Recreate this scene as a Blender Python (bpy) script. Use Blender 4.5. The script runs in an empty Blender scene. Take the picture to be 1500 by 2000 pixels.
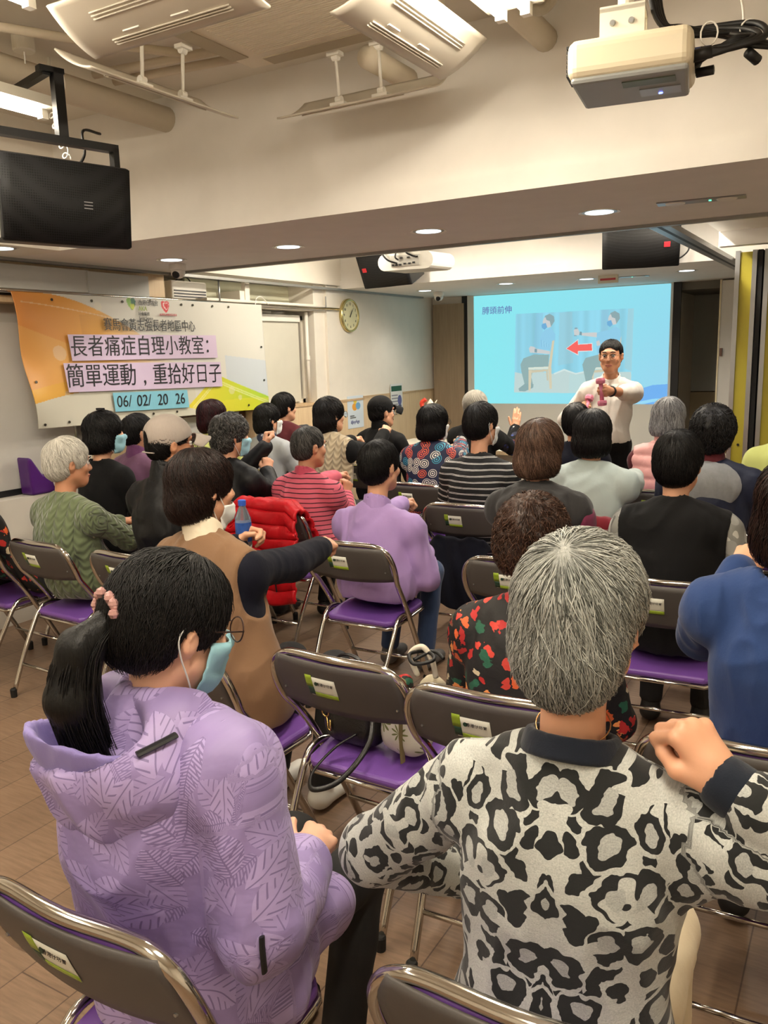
import bpy, math, random
import numpy as np
from mathutils import Vector, Matrix
S = bpy.context.scene
COL = S.collection
rng = np.random.default_rng(7)
PI = math.pi

# ------------------------------------------------------------------ camera
FPX, YAW, PIT, ROL, CAMH = 1620.0, math.radians(30.58), math.radians(10.73), math.radians(-1.65), 1.63
def cam_axes():
    cy, sy, cp, sp = math.cos(YAW), math.sin(YAW), math.cos(PIT), math.sin(PIT)
    f = np.array([-sy*cp, cy*cp, -sp]); rt = np.array([cy, sy, 0.0]); up = np.cross(rt, f)
    c, s = math.cos(ROL), math.sin(ROL)
    return c*rt + s*up, -s*rt + c*up, f
CR, CU, CF = cam_axes()
EYE = np.array([0.0, 0.0, CAMH])
cd = bpy.data.cameras.new('camera'); cam = bpy.data.objects.new('camera', cd); COL.objects.link(cam)
cd.sensor_fit = 'HORIZONTAL'; cd.sensor_width = 36.0; cd.lens = 36.0*FPX/1500.0
cd.clip_start = 0.05; cd.clip_end = 60
cam.matrix_world = Matrix(((CR[0], CU[0], -CF[0], 0), (CR[1], CU[1], -CF[1], 0), (CR[2], CU[2], -CF[2], CAMH), (0, 0, 0, 1)))
S.camera = cam
# where a point of the photograph lies in the room, on a plane of known height, depth or side
def ray(x, y): return CR*((x-750)/FPX) - CU*((y-1000)/FPX) + CF
def atz(x, y, z): d = ray(x, y); return EYE + d*((z-CAMH)/d[2])
def aty(x, y, Y): d = ray(x, y); return EYE + d*(Y/d[1])
def atx(x, y, X): d = ray(x, y); return EYE + d*(X/d[0])

# ------------------------------------------------------------------ world, exposure
S.view_settings.view_transform = 'Standard'; S.view_settings.look = 'None'
S.view_settings.gamma = 1.0; S.view_settings.use_curve_mapping = False
S.view_settings.exposure = 0.14
w = bpy.data.worlds.new('World'); S.world = w; w.use_nodes = True
w.node_tree.nodes['Background'].inputs[0].default_value = (0.9, 0.92, 1, 1)
w.node_tree.nodes['Background'].inputs[1].default_value = 0.05
def area_light(name, loc, sx, sy, power, col, rot=(0, 0, 0), spread=180):
    l = bpy.data.lights.new(name, 'AREA'); l.shape = 'RECTANGLE'; l.size = sx; l.size_y = sy
    l.energy = power; l.color = col; l.spread = math.radians(spread)
    o = bpy.data.objects.new(name, l); COL.objects.link(o); o.location = loc; o.rotation_euler = rot
    return o
WARM = (1.0, 0.90, 0.74); NEUT = (1.0, 0.93, 0.84); COOL = (0.80, 0.92, 1.0)

# ------------------------------------------------------------------ materials
def lin(c):
    c = np.array(c, float)/255.0
    return tuple(np.where(c <= 0.04045, c/12.92, ((c+0.055)/1.055)**2.4).tolist())
MATS = {}
class NT:
    """small helper round a material's node tree"""
    def __init__(s, name):
        s.m = bpy.data.materials.new(name); s.m.use_nodes = True; s.t = s.m.node_tree
        s.b = s.t.nodes['Principled BSDF']
    def n(s, typ, **kw):
        nd = s.t.nodes.new(typ)
        for k, v in kw.items():
            if k.startswith('i_'):
                nd.inputs[k[2:].replace('_', ' ')].default_value = v
            else: setattr(nd, k, v)
        return nd
    def l(s, a, b): s.t.links.new(a, b)
    def val(s, x):
        return x
    def math(s, op, a, b=None, c=None):
        nd = s.t.nodes.new('ShaderNodeMath'); nd.operation = op
        for i, v in enumerate((a, b, c)):
            if v is None: continue
            if isinstance(v, (int, float)): nd.inputs[i].default_value = v
            else: s.l(v, nd.inputs[i])
        return nd.outputs[0]
    def mix(s, f, a, b):
        nd = s.t.nodes.new('ShaderNodeMix'); nd.data_type = 'RGBA'
        for sock, v in ((nd.inputs[0], f), (nd.inputs[6], a), (nd.inputs[7], b)):
            if isinstance(v, (int, float)): sock.default_value = v
            elif isinstance(v, tuple): sock.default_value = (*v[:3], 1)
            else: s.l(v, sock)
        return nd.outputs[2]
    def ramp(s, f, stops, interp='LINEAR'):
        nd = s.t.nodes.new('ShaderNodeValToRGB'); nd.color_ramp.interpolation = interp
        e = nd.color_ramp.elements
        while len(e) < len(stops): e.new(0.5)
        for k, (p, c) in enumerate(stops): e[k].position = p; e[k].color = (*c[:3], 1)
        s.l(f, nd.inputs[0]); return nd.outputs[0]
    def coord(s, scale=(1, 1, 1), kind='Object', rot=(0, 0, 0)):
        tc = s.t.nodes.new('ShaderNodeTexCoord'); mp = s.t.nodes.new('ShaderNodeMapping')
        mp.inputs['Scale'].default_value = scale; mp.inputs['Rotation'].default_value = rot
        s.l(tc.outputs[kind], mp.inputs[0]); return mp.outputs[0]
    def noise(s, v, scale, detail=3, rough=.55):
        nd = s.n('ShaderNodeTexNoise'); nd.inputs['Scale'].default_value = scale
        nd.inputs['Detail'].default_value = detail; nd.inputs['Roughness'].default_value = rough
        s.l(v, nd.inputs['Vector']); return nd
    def bump(s, h, strength=.3, dist=.01):
        b = s.n('ShaderNodeBump'); b.inputs['Strength'].default_value = strength; b.inputs['Distance'].default_value = dist
        s.l(h, b.inputs['Height']); s.l(b.outputs[0], s.b.inputs['Normal'])
    def base(s, c):
        if isinstance(c, tuple): s.b.inputs['Base Color'].default_value = (*c[:3], 1)
        else: s.l(c, s.b.inputs['Base Color'])
def mat(name, rgb, rough=.6, metal=0.0, var=0.06, vscale=6, bump=0.0, bscale=120, bdist=.004, spec=.5, sheen=0.0, trans=0.0, emis=0.0):
    """plain procedural surface: a base colour with slight noise variation and a fine bump"""
    if name in MATS: return MATS[name]
    k = NT(name); c = lin(rgb)
    v = k.coord()
    if var > 0:
        nz = k.noise(v, vscale, 3)
        a = tuple(x*(1-var) for x in c); b = tuple(min(1, x*(1+var)) for x in c)
        k.base(k.mix(nz.outputs[0], a, b))
    else: k.base(c)
    k.b.inputs['Roughness'].default_value = rough; k.b.inputs['Metallic'].default_value = metal
    k.b.inputs['Specular IOR Level'].default_value = spec
    if sheen: k.b.inputs['Sheen Weight'].default_value = sheen
    if trans: k.b.inputs['Transmission Weight'].default_value = trans
    if emis:
        k.b.inputs['Emission Color'].default_value = (*c, 1); k.b.inputs['Emission Strength'].default_value = emis
    if bump:
        nz = k.noise(v, bscale, 2); k.bump(nz.outputs[0], bump, bdist)
    MATS[name] = k.m; return k.m
def attr_mat(name, attr, rough=.7, emis=0.0, bump=None):
    if name in MATS: return MATS[name]
    k = NT(name); a = k.n('ShaderNodeAttribute'); a.attribute_name = attr
    k.b.inputs['Roughness'].default_value = rough
    if emis:
        k.base((0.02, 0.02, 0.02)); k.l(a.outputs['Color'], k.b.inputs['Emission Color']); k.b.inputs['Emission Strength'].default_value = emis
    else: k.base(a.outputs['Color'])
    MATS[name] = k.m; return k.m

# ------------------------------------------------------------------ mesh helpers
class MB:
    """collects shapes and links them as one mesh object"""
    def __init__(s): s.v = []; s.f = []; s.mi = []; s.cur = 0
    def add(s, vs, fs):
        o = len(s.v); s.v.extend([tuple(map(float, p)) for p in vs])
        for f in fs: s.f.append(tuple(i+o for i in f)); s.mi.append(s.cur)
        return s
    def box(s, lo, hi, M=None):
        x0, y0, z0 = lo; x1, y1, z1 = hi
        vs = [(x0,y0,z0),(x1,y0,z0),(x1,y1,z0),(x0,y1,z0),(x0,y0,z1),(x1,y0,z1),(x1,y1,z1),(x0,y1,z1)]
        if M is not None: vs = [M @ Vector(p) for p in vs]
        return s.add(vs, [(0,3,2,1),(4,5,6,7),(0,1,5,4),(1,2,6,5),(2,3,7,6),(3,0,4,7)])
    def prism(s, poly, h0, h1, M=None):
        n = len(poly); vs = [(x, y, h0) for x, y in poly] + [(x, y, h1) for x, y in poly]
        if M is not None: vs = [M @ Vector(p) for p in vs]
        return s.add(vs, [tuple(range(n))[::-1], tuple(range(n, 2*n))] + [(i, (i+1) % n, n+(i+1) % n, n+i) for i in range(n)])
    def tube(s, pts, r, seg=10, closed=False, flat=1.0):
        P = np.array(pts, float); n = len(P); R_ = np.broadcast_to(np.array(r, float), (n,))
        T = np.zeros_like(P)
        if closed: T = np.roll(P, -1, 0)-np.roll(P, 1, 0)
        else: T[1:-1] = P[2:]-P[:-2]; T[0] = P[1]-P[0]; T[-1] = P[-1]-P[-2]
        T /= np.linalg.norm(T, axis=1)[:, None]+1e-12
        u = np.cross(T[0], [0, 0, 1.0]); 
        if np.linalg.norm(u) < .2: u = np.cross(T[0], [1.0, 0, 0])
        u /= np.linalg.norm(u); vs = []
        for i in range(n):
            u = u - T[i]*(u@T[i]); u /= np.linalg.norm(u)+1e-12; w_ = np.cross(T[i], u)
            for k in range(seg):
                a = 2*PI*k/seg; vs.append(P[i]+R_[i]*(math.cos(a)*u+math.sin(a)*w_*flat))
        fs = []
        for i in range(n if closed else n-1):
            j = (i+1) % n
            for k in range(seg):
                l = (k+1) % seg; fs.append((i*seg+k, i*seg+l, j*seg+l, j*seg+k))
        if not closed: fs += [tuple(range(seg))[::-1], tuple((n-1)*seg+k for k in range(seg))]
        return s.add(vs, fs)
    def lathe(s, prof, seg=24, c=(0, 0, 0), M=None):
        vs = []; n = len(prof)
        for r, z in prof:
            for k in range(seg):
                a = 2*PI*k/seg; p = (c[0]+r*math.cos(a), c[1]+r*math.sin(a), c[2]+z)
                vs.append(M @ Vector(p) if M is not None else p)
        fs = [(i*seg+k, i*seg+(k+1) % seg, (i+1)*seg+(k+1) % seg, (i+1)*seg+k) for i in range(n-1) for k in range(seg)]
        fs += [tuple(range(seg))[::-1], tuple((n-1)*seg+k for k in range(seg))]
        return s.add(vs, fs)
    def grid(s, fn, nu, nv):
        vs = [fn(i/nu, j/nv) for j in range(nv+1) for i in range(nu+1)]
        fs = [(j*(nu+1)+i, j*(nu+1)+i+1, (j+1)*(nu+1)+i+1, (j+1)*(nu+1)+i) for j in range(nv) for i in range(nu)]
        return s.add(vs, fs)
    def build(s, name, mats, parent=None, smooth=False, bevel=0.0, bseg=2, solid=0.0, subsurf=0, auto=False):
        me = bpy.data.meshes.new(name); me.from_pydata(s.v, [], s.f)
        for m in (mats if isinstance(mats, (list, tuple)) else [mats]): me.materials.append(m)
        if s.mi and max(s.mi): me.polygons.foreach_set('material_index', s.mi)
        if smooth: me.polygons.foreach_set('use_smooth', [True]*len(me.polygons))
        me.update()
        o = bpy.data.objects.new(name, me); COL.objects.link(o)
        if parent: o.parent = parent
        if solid: md = o.modifiers.new('thick', 'SOLIDIFY'); md.thickness = solid; md.offset = 0
        if bevel:
            md = o.modifiers.new('bevel', 'BEVEL'); md.width = bevel; md.segments = bseg; md.limit_method = 'ANGLE'; md.angle_limit = .6
        if subsurf: md = o.modifiers.new('sub', 'SUBSURF'); md.levels = subsurf; md.render_levels = subsurf
        return o
def tag(o, label, cat, group=None, kind=None):
    o['label'] = label; o['category'] = cat
    if group: o['group'] = group
    if kind: o['kind'] = kind
    return o
def thing(name, label, cat, loc=(0, 0, 0), rz=0.0, group=None):
    o = bpy.data.objects.new(name, None); COL.objects.link(o); o.location = loc; o.rotation_euler = (0, 0, rz)
    o.empty_display_size = .1
    return tag(o, label, cat, group)
def struct(name, mb, m, label=None, **kw):
    o = mb.build(name, m, **kw); o['kind'] = 'structure'
    if label: o['label'] = label
    return o
def dup(root, loc=None, rz=None, label=None, group=None):
    r = root.copy(); COL.objects.link(r)
    if loc is not None: r.location = loc
    if rz is not None: r.rotation_euler = (0, 0, rz)
    if label: r['label'] = label
    if group: r['group'] = group
    for ch in list(root.children):
        c = ch.copy(); COL.objects.link(c); c.parent = r
        for g in ch.children: d = g.copy(); COL.objects.link(d); d.parent = c
    return r
def arc(c, r, a0, a1, n, plane='xz'):
    out = []
    for i in range(n+1):
        a = a0+(a1-a0)*i/n; x, y = r*math.cos(a), r*math.sin(a)
        out.append((c[0]+x, c[1], c[2]+y) if plane == 'xz' else ((c[0]+x, c[1]+y, c[2]) if plane == 'xy' else (c[0], c[1]+x, c[2]+y)))
    return out
def smooth_path(pts, n=8):
    """Catmull-Rom through the points"""
    P = [np.array(p, float) for p in pts]; P = [2*P[0]-P[1]] + P + [2*P[-1]-P[-2]]; out = []
    for i in range(1, len(P)-2):
        for k in range(n):
            t = k/n; a, b, c, d = P[i-1], P[i], P[i+1], P[i+2]
            out.append(.5*(2*b+(c-a)*t+(2*a-5*b+4*c-d)*t*t+(3*b-a-3*c+d)*t**3))
    out.append(P[-2]); return out
def text(name, s, size, M, m, parent=None, align='CENTER', sx=1.0, depth=.0008):
    """lettering as a thin mesh lying in the local XY plane of M"""
    cu = bpy.data.curves.new(name, 'FONT'); cu.body = s; cu.size = size; cu.align_x = align; cu.align_y = 'CENTER'
    cu.extrude = depth; cu.resolution_u = 4
    o = bpy.data.objects.new(name, cu); COL.objects.link(o)
    dg = bpy.context.evaluated_depsgraph_get(); me = bpy.data.meshes.new_from_object(o.evaluated_get(dg))
    bpy.data.objects.remove(o); bpy.data.curves.remove(cu)
    me.transform(Matrix.Diagonal((sx, 1, 1, 1))); me.transform(M)
    me.materials.clear(); me.materials.append(m)
    t = bpy.data.objects.new(name, me); COL.objects.link(t)
    if parent: t.parent = parent
    return t
def frame(o, x, y):
    """matrix with origin o, local x and y along the given vectors"""
    x = Vector(x).normalized(); y = Vector(y); z = x.cross(y).normalized(); y = z.cross(x)
    return Matrix(((x[0], y[0], z[0], o[0]), (x[1], y[1], z[1], o[1]), (x[2], y[2], z[2], o[2]), (0, 0, 0, 1)))
def inpoly(U, V, poly):
    m = np.zeros(U.shape, bool); n = len(poly)
    for i in range(n):
        x0, y0 = poly[i]; x1, y1 = poly[(i+1) % n]
        if y0 == y1: continue
        c = ((y0 > V) != (y1 > V)) & (U < (x1-x0)*(V-y0)/(y1-y0)+x0); m ^= c
    return m
def picture(name, fn, nu, nv, pos, m, parent=None):
    """a printed or projected sheet: a fine grid whose vertices carry the printed colour"""
    U, V = np.meshgrid(np.linspace(0, 1, nu+1), np.linspace(0, 1, nv+1)); C = fn(U, V)
    P = pos(U, V); me = bpy.data.meshes.new(name)
    idx = np.arange((nu+1)*(nv+1)).reshape(nv+1, nu+1)
    F = np.stack([idx[:-1, :-1], idx[:-1, 1:], idx[1:, 1:], idx[1:, :-1]], -1).reshape(-1, 4)
    np_mesh(me, P.reshape(-1, 3), F)
    a = me.color_attributes.new('print', 'FLOAT_COLOR', 'POINT')
    c = np.ones(((nu+1)*(nv+1), 4), np.float32); c[:, :3] = C.reshape(-1, 3); a.data.foreach_set('color', c.ravel())
    me.materials.append(m); o = bpy.data.objects.new(name, me); COL.objects.link(o)
    if parent: o.parent = parent
    return o
def np_mesh(me, V, F, smooth=False):
    V = np.ascontiguousarray(V, np.float32); F = np.ascontiguousarray(F, np.int32); k = F.shape[1]
    me.vertices.add(len(V)); me.vertices.foreach_set('co', V.ravel())
    me.loops.add(F.size); me.loops.foreach_set('vertex_index', F.ravel())
    me.polygons.add(len(F)); me.polygons.foreach_set('loop_start', np.arange(0, F.size, k, dtype=np.int32))
    if smooth: me.polygons.foreach_set('use_smooth', np.ones(len(F), bool))
    me.update(calc_edges=True)
# ------------------------------------------------------------------ shared surfaces
M_wall = mat('painted wall', (232, 226, 214), .85, bump=.05, bscale=60)
M_ceil = mat('painted ceiling', (226, 219, 205), .9, bump=.05, bscale=60)
M_soff = mat('soffit paint', (234, 230, 223), .85)
M_white = mat('white plastic', (236, 232, 222), .4, var=.02)
M_wmet = mat('white enamel metal', (235, 230, 215), .35, var=.02)
M_black = mat('black plastic', (18, 18, 20), .5)
M_blackm = mat('black steel', (14, 14, 16), .4, metal=.3)
M_chrome = mat('chrome', (205, 200, 192), .13, metal=1.0, var=.03)
M_alu = mat('brushed aluminium', (170, 172, 172), .35, metal=.9)
M_rubber = mat('rubber', (14, 14, 14), .7)
M_cable = mat('cable', (12, 12, 13), .5)
def wood_mat(name, c1, c2, scale, rot=(0, 0, 0), rough=.45, planks=None, spec=.5):
    k = NT(name); v = k.coord(rot=rot)
    st = k.coord(scale=scale, rot=rot); n1 = k.noise(st, 6, 5, .6)
    col = k.mix(k.ramp(n1.outputs[0], [(.3, (0, 0, 0)), (.7, (1, 1, 1))]), lin(c1), lin(c2))
    if planks:
        br = k.n('ShaderNodeTexBrick'); br.offset = .37; br.inputs['Scale'].default_value = 1
        br.inputs['Brick Width'].default_value = planks[0]; br.inputs['Row Height'].default_value = planks[1]
        br.inputs['Mortar Size'].default_value = .0022; br.inputs['Bias'].default_value = 0
        br.inputs['Color1'].default_value = (.86, .86, .86, 1); br.inputs['Color2'].default_value = (1.06, 1.05, 1.04, 1); br.inputs['Mortar'].default_value = (.4, .37, .35, 1)
        k.l(v, br.inputs['Vector'])
        mx = k.n('ShaderNodeMix'); mx.data_type = 'RGBA'; mx.blend_type = 'MULTIPLY'; mx.inputs[0].default_value = 1
        k.l(col, mx.inputs[6]); k.l(br.outputs['Color'], mx.inputs[7]); col = mx.outputs[2]
    k.base(col); k.b.inputs['Roughness'].default_value = rough; k.b.inputs['Specular IOR Level'].default_value = spec
    MATS[name] = k.m; return k.m
M_floor = wood_mat('wood look vinyl floor', (114, 91, 71), (138, 113, 91), (1.2, 14, 1), rot=(0, 0, -PI/2), rough=.42, planks=(1.2, .19))
M_oak = wood_mat('pale oak laminate', (214, 186, 146), (228, 204, 166), (9, 9, .5), rough=.5)
M_oakd = wood_mat('grey oak laminate', (150, 132, 108), (166, 147, 122), (9, 9, .5), rough=.5)
M_brownw = wood_mat('brown wood trim', (92, 58, 40), (112, 72, 50), (6, 6, 1), rough=.4)

XL, YF, ZS, ZC = -4.66, 9.2, 2.28, 2.97
XR, YB = 1.9, -2.6
# ------------------------------------------------------------------ room shell
struct('floor', MB().box((-5.6, YB-.1, -.1), (XR+.1, YF+1.4, 0)), M_floor)
struct('wall_right', MB().box((XR, YB, 0), (XR+.1, YF, 3.1)), M_wall)
struct('wall_back', MB().box((-5.6, YB-.1, 0), (XR+.1, YB, 3.1)), M_wall)
struct('ceiling', MB().box((-5.6, YB, ZC), (XR, 3.5, ZC+.1)), M_ceil)
# left wall: window bay towards the camera, flush wall towards the screen
L = MB()
L.box((-5.3, YB, 0), (-5.2, 6.9, 3.1)); L.box((-5.3, 6.9, 0), (XL, 7.52, ZS+.6)); L.box((-5.3, 7.52, 0), (XL-.012, YF+.1, ZS+.6))
L.box((-5.3, YB, 2.28), (-4.16, 3.43, 3.1)) # dropped soffit over the windows
L.box((-5.3, 4.75, 2.31), (XL+.03, 6.9, 3.1)); L.box((XL-.1, 6.9, 2.31), (XL+.03, YF, 3.1))
struct('wall_left', L, M_wall)
# dado of pale oak under the windows and along the flush wall
D = MB(); D.box((-5.2, 5.7, 0), (XL+.004, 7.52, 1.17)); D.box((-5.2, 7.52, 0), (XL-.006, 8.55, 1.19)); D.box((-5.2, 8.553, 0), (XL-.006, YF, 1.19))
D.box((-5.2, 4.02, 0), (-4.80, 5.7, 1.24))
struct('trim_1', D, M_oak)
struct('trim_2', MB().box((-5.2, 5.7, 1.17), (XL+.012, 7.53, 1.192)).box((-5.2, 7.53, 1.19), (XL+.002, YF, 1.208)), wood_mat('oak edge', (190, 160, 120), (205, 176, 138), (1, 6, 6)))
# ceiling beam with fascia step
B = MB()
B.box((-4.16, 3.43, ZS), (XR, 4.76, 3.05)); B.box((-4.16, 3.405, ZS), (XR, 3.43, 2.356))
B.box((-5.3, 3.43, ZS), (-4.16, 4.76, 3.05))
struct('ceiling_beam', B, M_soff)
struct('ceiling_far', MB().box((-5.3, 4.76, 2.78), (XR, YF, 2.88)), M_ceil)
B = MB(); B.box((-5.2, 7.13, ZS), (XR, YF, 2.78)); B.box((-5.2, 7.105, ZS), (XR, 7.13, 2.36))
struct('ceiling_beam_far', B, M_soff)
# grey aluminium strip along the left edge of the soffit
struct('trim_3', MB().box((XL, YB, 2.262), (XL+.05, YF-.35, 2.283)).box((-4.66, 4.755, 2.262), (XR, 4.79, 2.284)), mat('grey strip', (150, 150, 146), .4, metal=.4))
# front wall with panels either side of the screen
Fw = MB(); Fw.box((-5.3, YF, 0), (-1.86, YF+.1, ZS)); Fw.box((-.62, YF, 0), (XR, YF+.1, ZS)); Fw.box((-1.86, YF+1.2, 0), (-.62, YF+1.3, ZS+.1)); Fw.box((-1.9, YF+.1, 0), (-1.86, YF+1.2, ZS)); Fw.box((-.62, YF+.1, 0), (-.58, YF+1.2, ZS)); Fw.box((-1.9, YF, ZS), (-.58, YF+1.3, ZS+.1))
struct('wall_front', Fw, M_wall)
struct('wall_front_panel', MB().box((XL+.02, YF-.06, .02), (-4.235, YF-.001, 2.2)), M_oakd)
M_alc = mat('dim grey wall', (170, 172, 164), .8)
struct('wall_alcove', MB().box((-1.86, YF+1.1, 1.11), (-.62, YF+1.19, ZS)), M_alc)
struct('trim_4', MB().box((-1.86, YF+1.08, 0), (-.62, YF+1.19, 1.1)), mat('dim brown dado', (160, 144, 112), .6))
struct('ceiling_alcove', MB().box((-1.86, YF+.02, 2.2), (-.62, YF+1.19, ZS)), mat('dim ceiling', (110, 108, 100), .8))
# white door with louvre
dr = MB().box((-1.385, YF-.10, .02), (-.7, YF-.06, 2.262))
d1 = struct('door_1', dr, mat('white door', (214, 212, 206), .5))
MB().box((-1.40, YF-.11, .0), (-1.385, YF-.05, 2.27)).build('door_edge', mat('cream trim', (226, 214, 180), .4), d1)
lv = MB(); lv.box((-1.25, YF-.105, 1.98), (-.95, YF-.1, 2.08))
MB_l = lv.build('louver', mat('louvre grey', (120, 124, 122), .5), d1)
b = MB()
for i in range(7): b.box((-1.25+i*.045, YF-.112, 1.985), (-1.242+i*.045, YF-.105, 2.075))
b.build('slat', mat('louvre slat', (90, 96, 96), .5), MB_l)
MB().box((-1.375, YF-.125, 1.52), (-1.352, YF-.10, 1.60)).build('handle', M_brownw, d1)
# bulkhead to the right of the partition track
struct('ceiling_side', MB().box((-1.0, 4.79, 2.40), (XR, 6.4, 2.78)).box((-1.0, 6.35, 2.30), (XR, 6.45, 2.78)), M_soff)
# folding partition track and stacked yellow panels
tr = thing('partition_track', 'aluminium ceiling track that the folding partition runs on', 'track', (-1.06, 4.8, 2.262))
for x0, x1, m, n in ((-.055, -.012, M_alu, 'rail'), (-.012, .012, M_black, 'slot'), (.012, .055, M_alu, 'rail')):
    MB().box((x0, 0, .0), (x1, 3.6, .03 if n == 'rail' else .02)).build(n, m, tr)
M_yel = mat('mustard laminate', (176, 164, 50), .45, var=.03)
for i, (x0, lb) in enumerate(((-.885, 'mustard folding partition panel next to the white door'), (-.70, 'mustard folding partition panel at the right edge behind the lime jacket'))):
    p = thing('partition_panel', lb, 'partition panel', (x0, 6.35, 0), 0, 'folding partition panels')
    MB().box((.016, 0, .02), (.122, 1.1, 2.25)).build('panel', M_yel, p)
    f = MB()
    f.box((0, -.012, .01), (.03, 1.1, 2.26)); f.box((.108, -.012, .01), (.138, 1.1, 2.26)); f.build('frame', M_alu, p)
    MB().box((.142, .0, .01), (.172, 1.08, 2.26)).build('gap_shade', M_rubber, p)  # black strip standing in for the shade in the gap beside each panel
    if i == 0:
        MB().lathe([(.009, 0), (.009, .004)], 14, M=frame((.075, -.001, .93), (1, 0, 0), (0, 0, 1))).build('lock', M_black, p)

# ------------------------------------------------------------------ window bay on the left
M_blind = mat('roller blind', (206, 204, 190), .8, bump=.05)
def winbay(n, y0, y1, z0, z1, x=-4.86):
    fr = MB(); t = .04
    fr.box((x-.03, y0, z0), (x+.03, y0+t, z1)); fr.box((x-.03, y1-t, z0), (x+.03, y1, z1)); fr.box((x-.03, y0, z0), (x+.03, y1, z0+t)); fr.box((x-.03, y0, z1-t), (x+.03, y1, z1))
    o = struct('window_%d' % n, fr, M_wmet)
    MB().box((x-.01, y0+t, z0+t), (x-.004, y1-t, z1-t)).build('pane', mat('night glass', (60, 66, 70), .1), o)
    return o
w1 = winbay(1, 5.70, 6.72, 1.19, 2.02)
bl = tag(MB().box((-4.80, 5.80, 1.21), (-4.794, 6.60, 2.0)).build('roller_blind', M_blind), 'pale roller blind pulled down beside the wall clock', 'blind', 'roller blinds')
MB().box((-4.82, 5.78, 1.96), (-4.77, 6.60, 2.02)).build('cassette', M_white, bl)
pp = tag(MB().tube([(-4.74, 6.66, 1.2), (-4.74, 6.66, 2.05)], .018).build('conduit_pipe', M_white, smooth=True), 'white vertical conduit at the right side of the roller blind', 'pipe')
MB().lathe([(.024, 0), (.024, .04)], 12, (-4.74, 6.66, 1.6)).build('coupling', M_white, pp)
# pier between blind and clock wall, deep header over the windows
struct('trim_5', MB().box((-5.2, 6.72, 1.19), (XL-.03, 6.9, 2.31)).box((-5.2, 5.68, 1.19), (-4.72, 5.76, 2.2)), M_wall)
struct('trim_6', MB().box((-4.92, 5.2, 2.06), (XL-.0, 6.88, 2.12)).box((-4.75, 5.74, 2.12), (XL-.05, 5.80, 2.28)), M_wall)
struct('window_2', MB().box((-5.0, 5.30, 2.13), (-4.98, 6.88, 2.30)), mat('frosted light pane', (214, 214, 190), .5))
struct('wall_left_upper', MB().box((-5.2, 3.2, 2.02), (-4.70, 4.78, 2.31)).box((-5.2, 4.30, 1.24), (-4.72, 4.80, 2.31)), M_oak)
struct('trim_7', MB().box((-4.70, 1.8, 2.10), (XL+.02, 4.02, 2.245)).box((-4.70, 4.0, 2.09), (XL+.03, 4.55, 2.24)), mat('pale grey cover board', (196, 198, 194), .6))
struct('wall_left_panel', MB().box((-5.2, 1.2, .82), (-4.86, 3.98, 2.3)), mat('grey wall cloth', (196, 192, 184), .85))
struct('trim_8', MB().box((-5.2, 3.98, .8), (-4.78, 4.02, 2.0)), M_white)
aw = thing('air_conditioner', 'small white window air conditioner above the banner rail', 'air conditioner', (-4.98, 4.94, 2.06))
MB().box((0, 0, 0), (.2, .40, .19)).build('body', M_white, aw, bevel=.015)
b = MB()
for i in range(5): b.box((.2, .02, .02+i*.022), (.206, .38, .03+i*.022))
b.build('louver', mat('dark louvre', (70, 70, 74), .5), aw)
MB().tube(smooth_path([(.1, .12, .19), (.14, .18, .225), (.1, .28, .23), (.1, .33, .19)]), .006, 6).build('cable', M_cable, aw, smooth=True)
tag(MB().tube([(-4.66, 5.35, 2.06), (-4.66, 5.35, 2.27)], .008, 8).build('rail_hanger', M_alu, smooth=True), 'thin metal rod holding the banner rail from the soffit', 'rod')
rl = tag(MB().tube([(XL+.02, 2.0, 2.085), (XL+.02, 7.08, 2.085)], .014, 10).build('banner_rail', M_chrome, smooth=True), 'long chrome rail along the window wall that the banner hangs from', 'rail')
MB().tube([(XL+.02, 6.86, 2.085), (XL+.02, 6.86, 2.2)], .006, 8).build('bracket', M_alu, rl)
MB().tube(smooth_path([(XL+.066, 5.72, 2.06), (XL+.05, 5.76, 2.13), (XL+.05, 5.83, 2.15), (XL+.05, 5.92, 2.09)]), .004, 6).build('hook', M_white, rl, smooth=True)
tag(MB().box((-4.70, 2.6, 2.06), (-4.68, 3.72, 2.085)).build('blind_headrail', M_black), 'black headrail strip above the orange end of the banner', 'rail')
# ledge with things on it, whiteboard leaning behind
struct('trim_9', MB().box((-5.2, 1.0, 0), (-4.64, 3.95, .80)), mat('ledge laminate', (206, 200, 188), .5))
wb = tag(MB().box((-4.80, 2.2, .84), (-4.78, 3.90, 1.9)).build('whiteboard', mat('board face', (205, 203, 196), .35)), 'plain pale board standing on the ledge under the banner', 'board')
MB().box((-4.81, 2.2, .80), (-4.77, 3.92, .84)).build('base_rail', M_black, wb)
MB().box((-4.805, 3.89, .84), (-4.775, 3.905, 1.9)).build('edge_strip', M_chrome, wb)
# lit notice case below the banner
nc = thing('notice_case', 'brown framed white notice case under the green end of the banner', 'notice case', (-4.795, 4.72, .86))
f = MB(); f.box((0, 0, 0), (.05, .05, .36)); f.box((0, .92, 0), (.05, .97, .36)); f.box((0, 0, 0), (.05, .97, .04)); f.box((0, 0, .32), (.05, .97, .36)); f.build('frame', M_brownw, nc)
MB().box((.0, .05, .04), (.02, .92, .32)).build('sheet', mat('white paper', (240, 240, 238), .5), nc)

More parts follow.
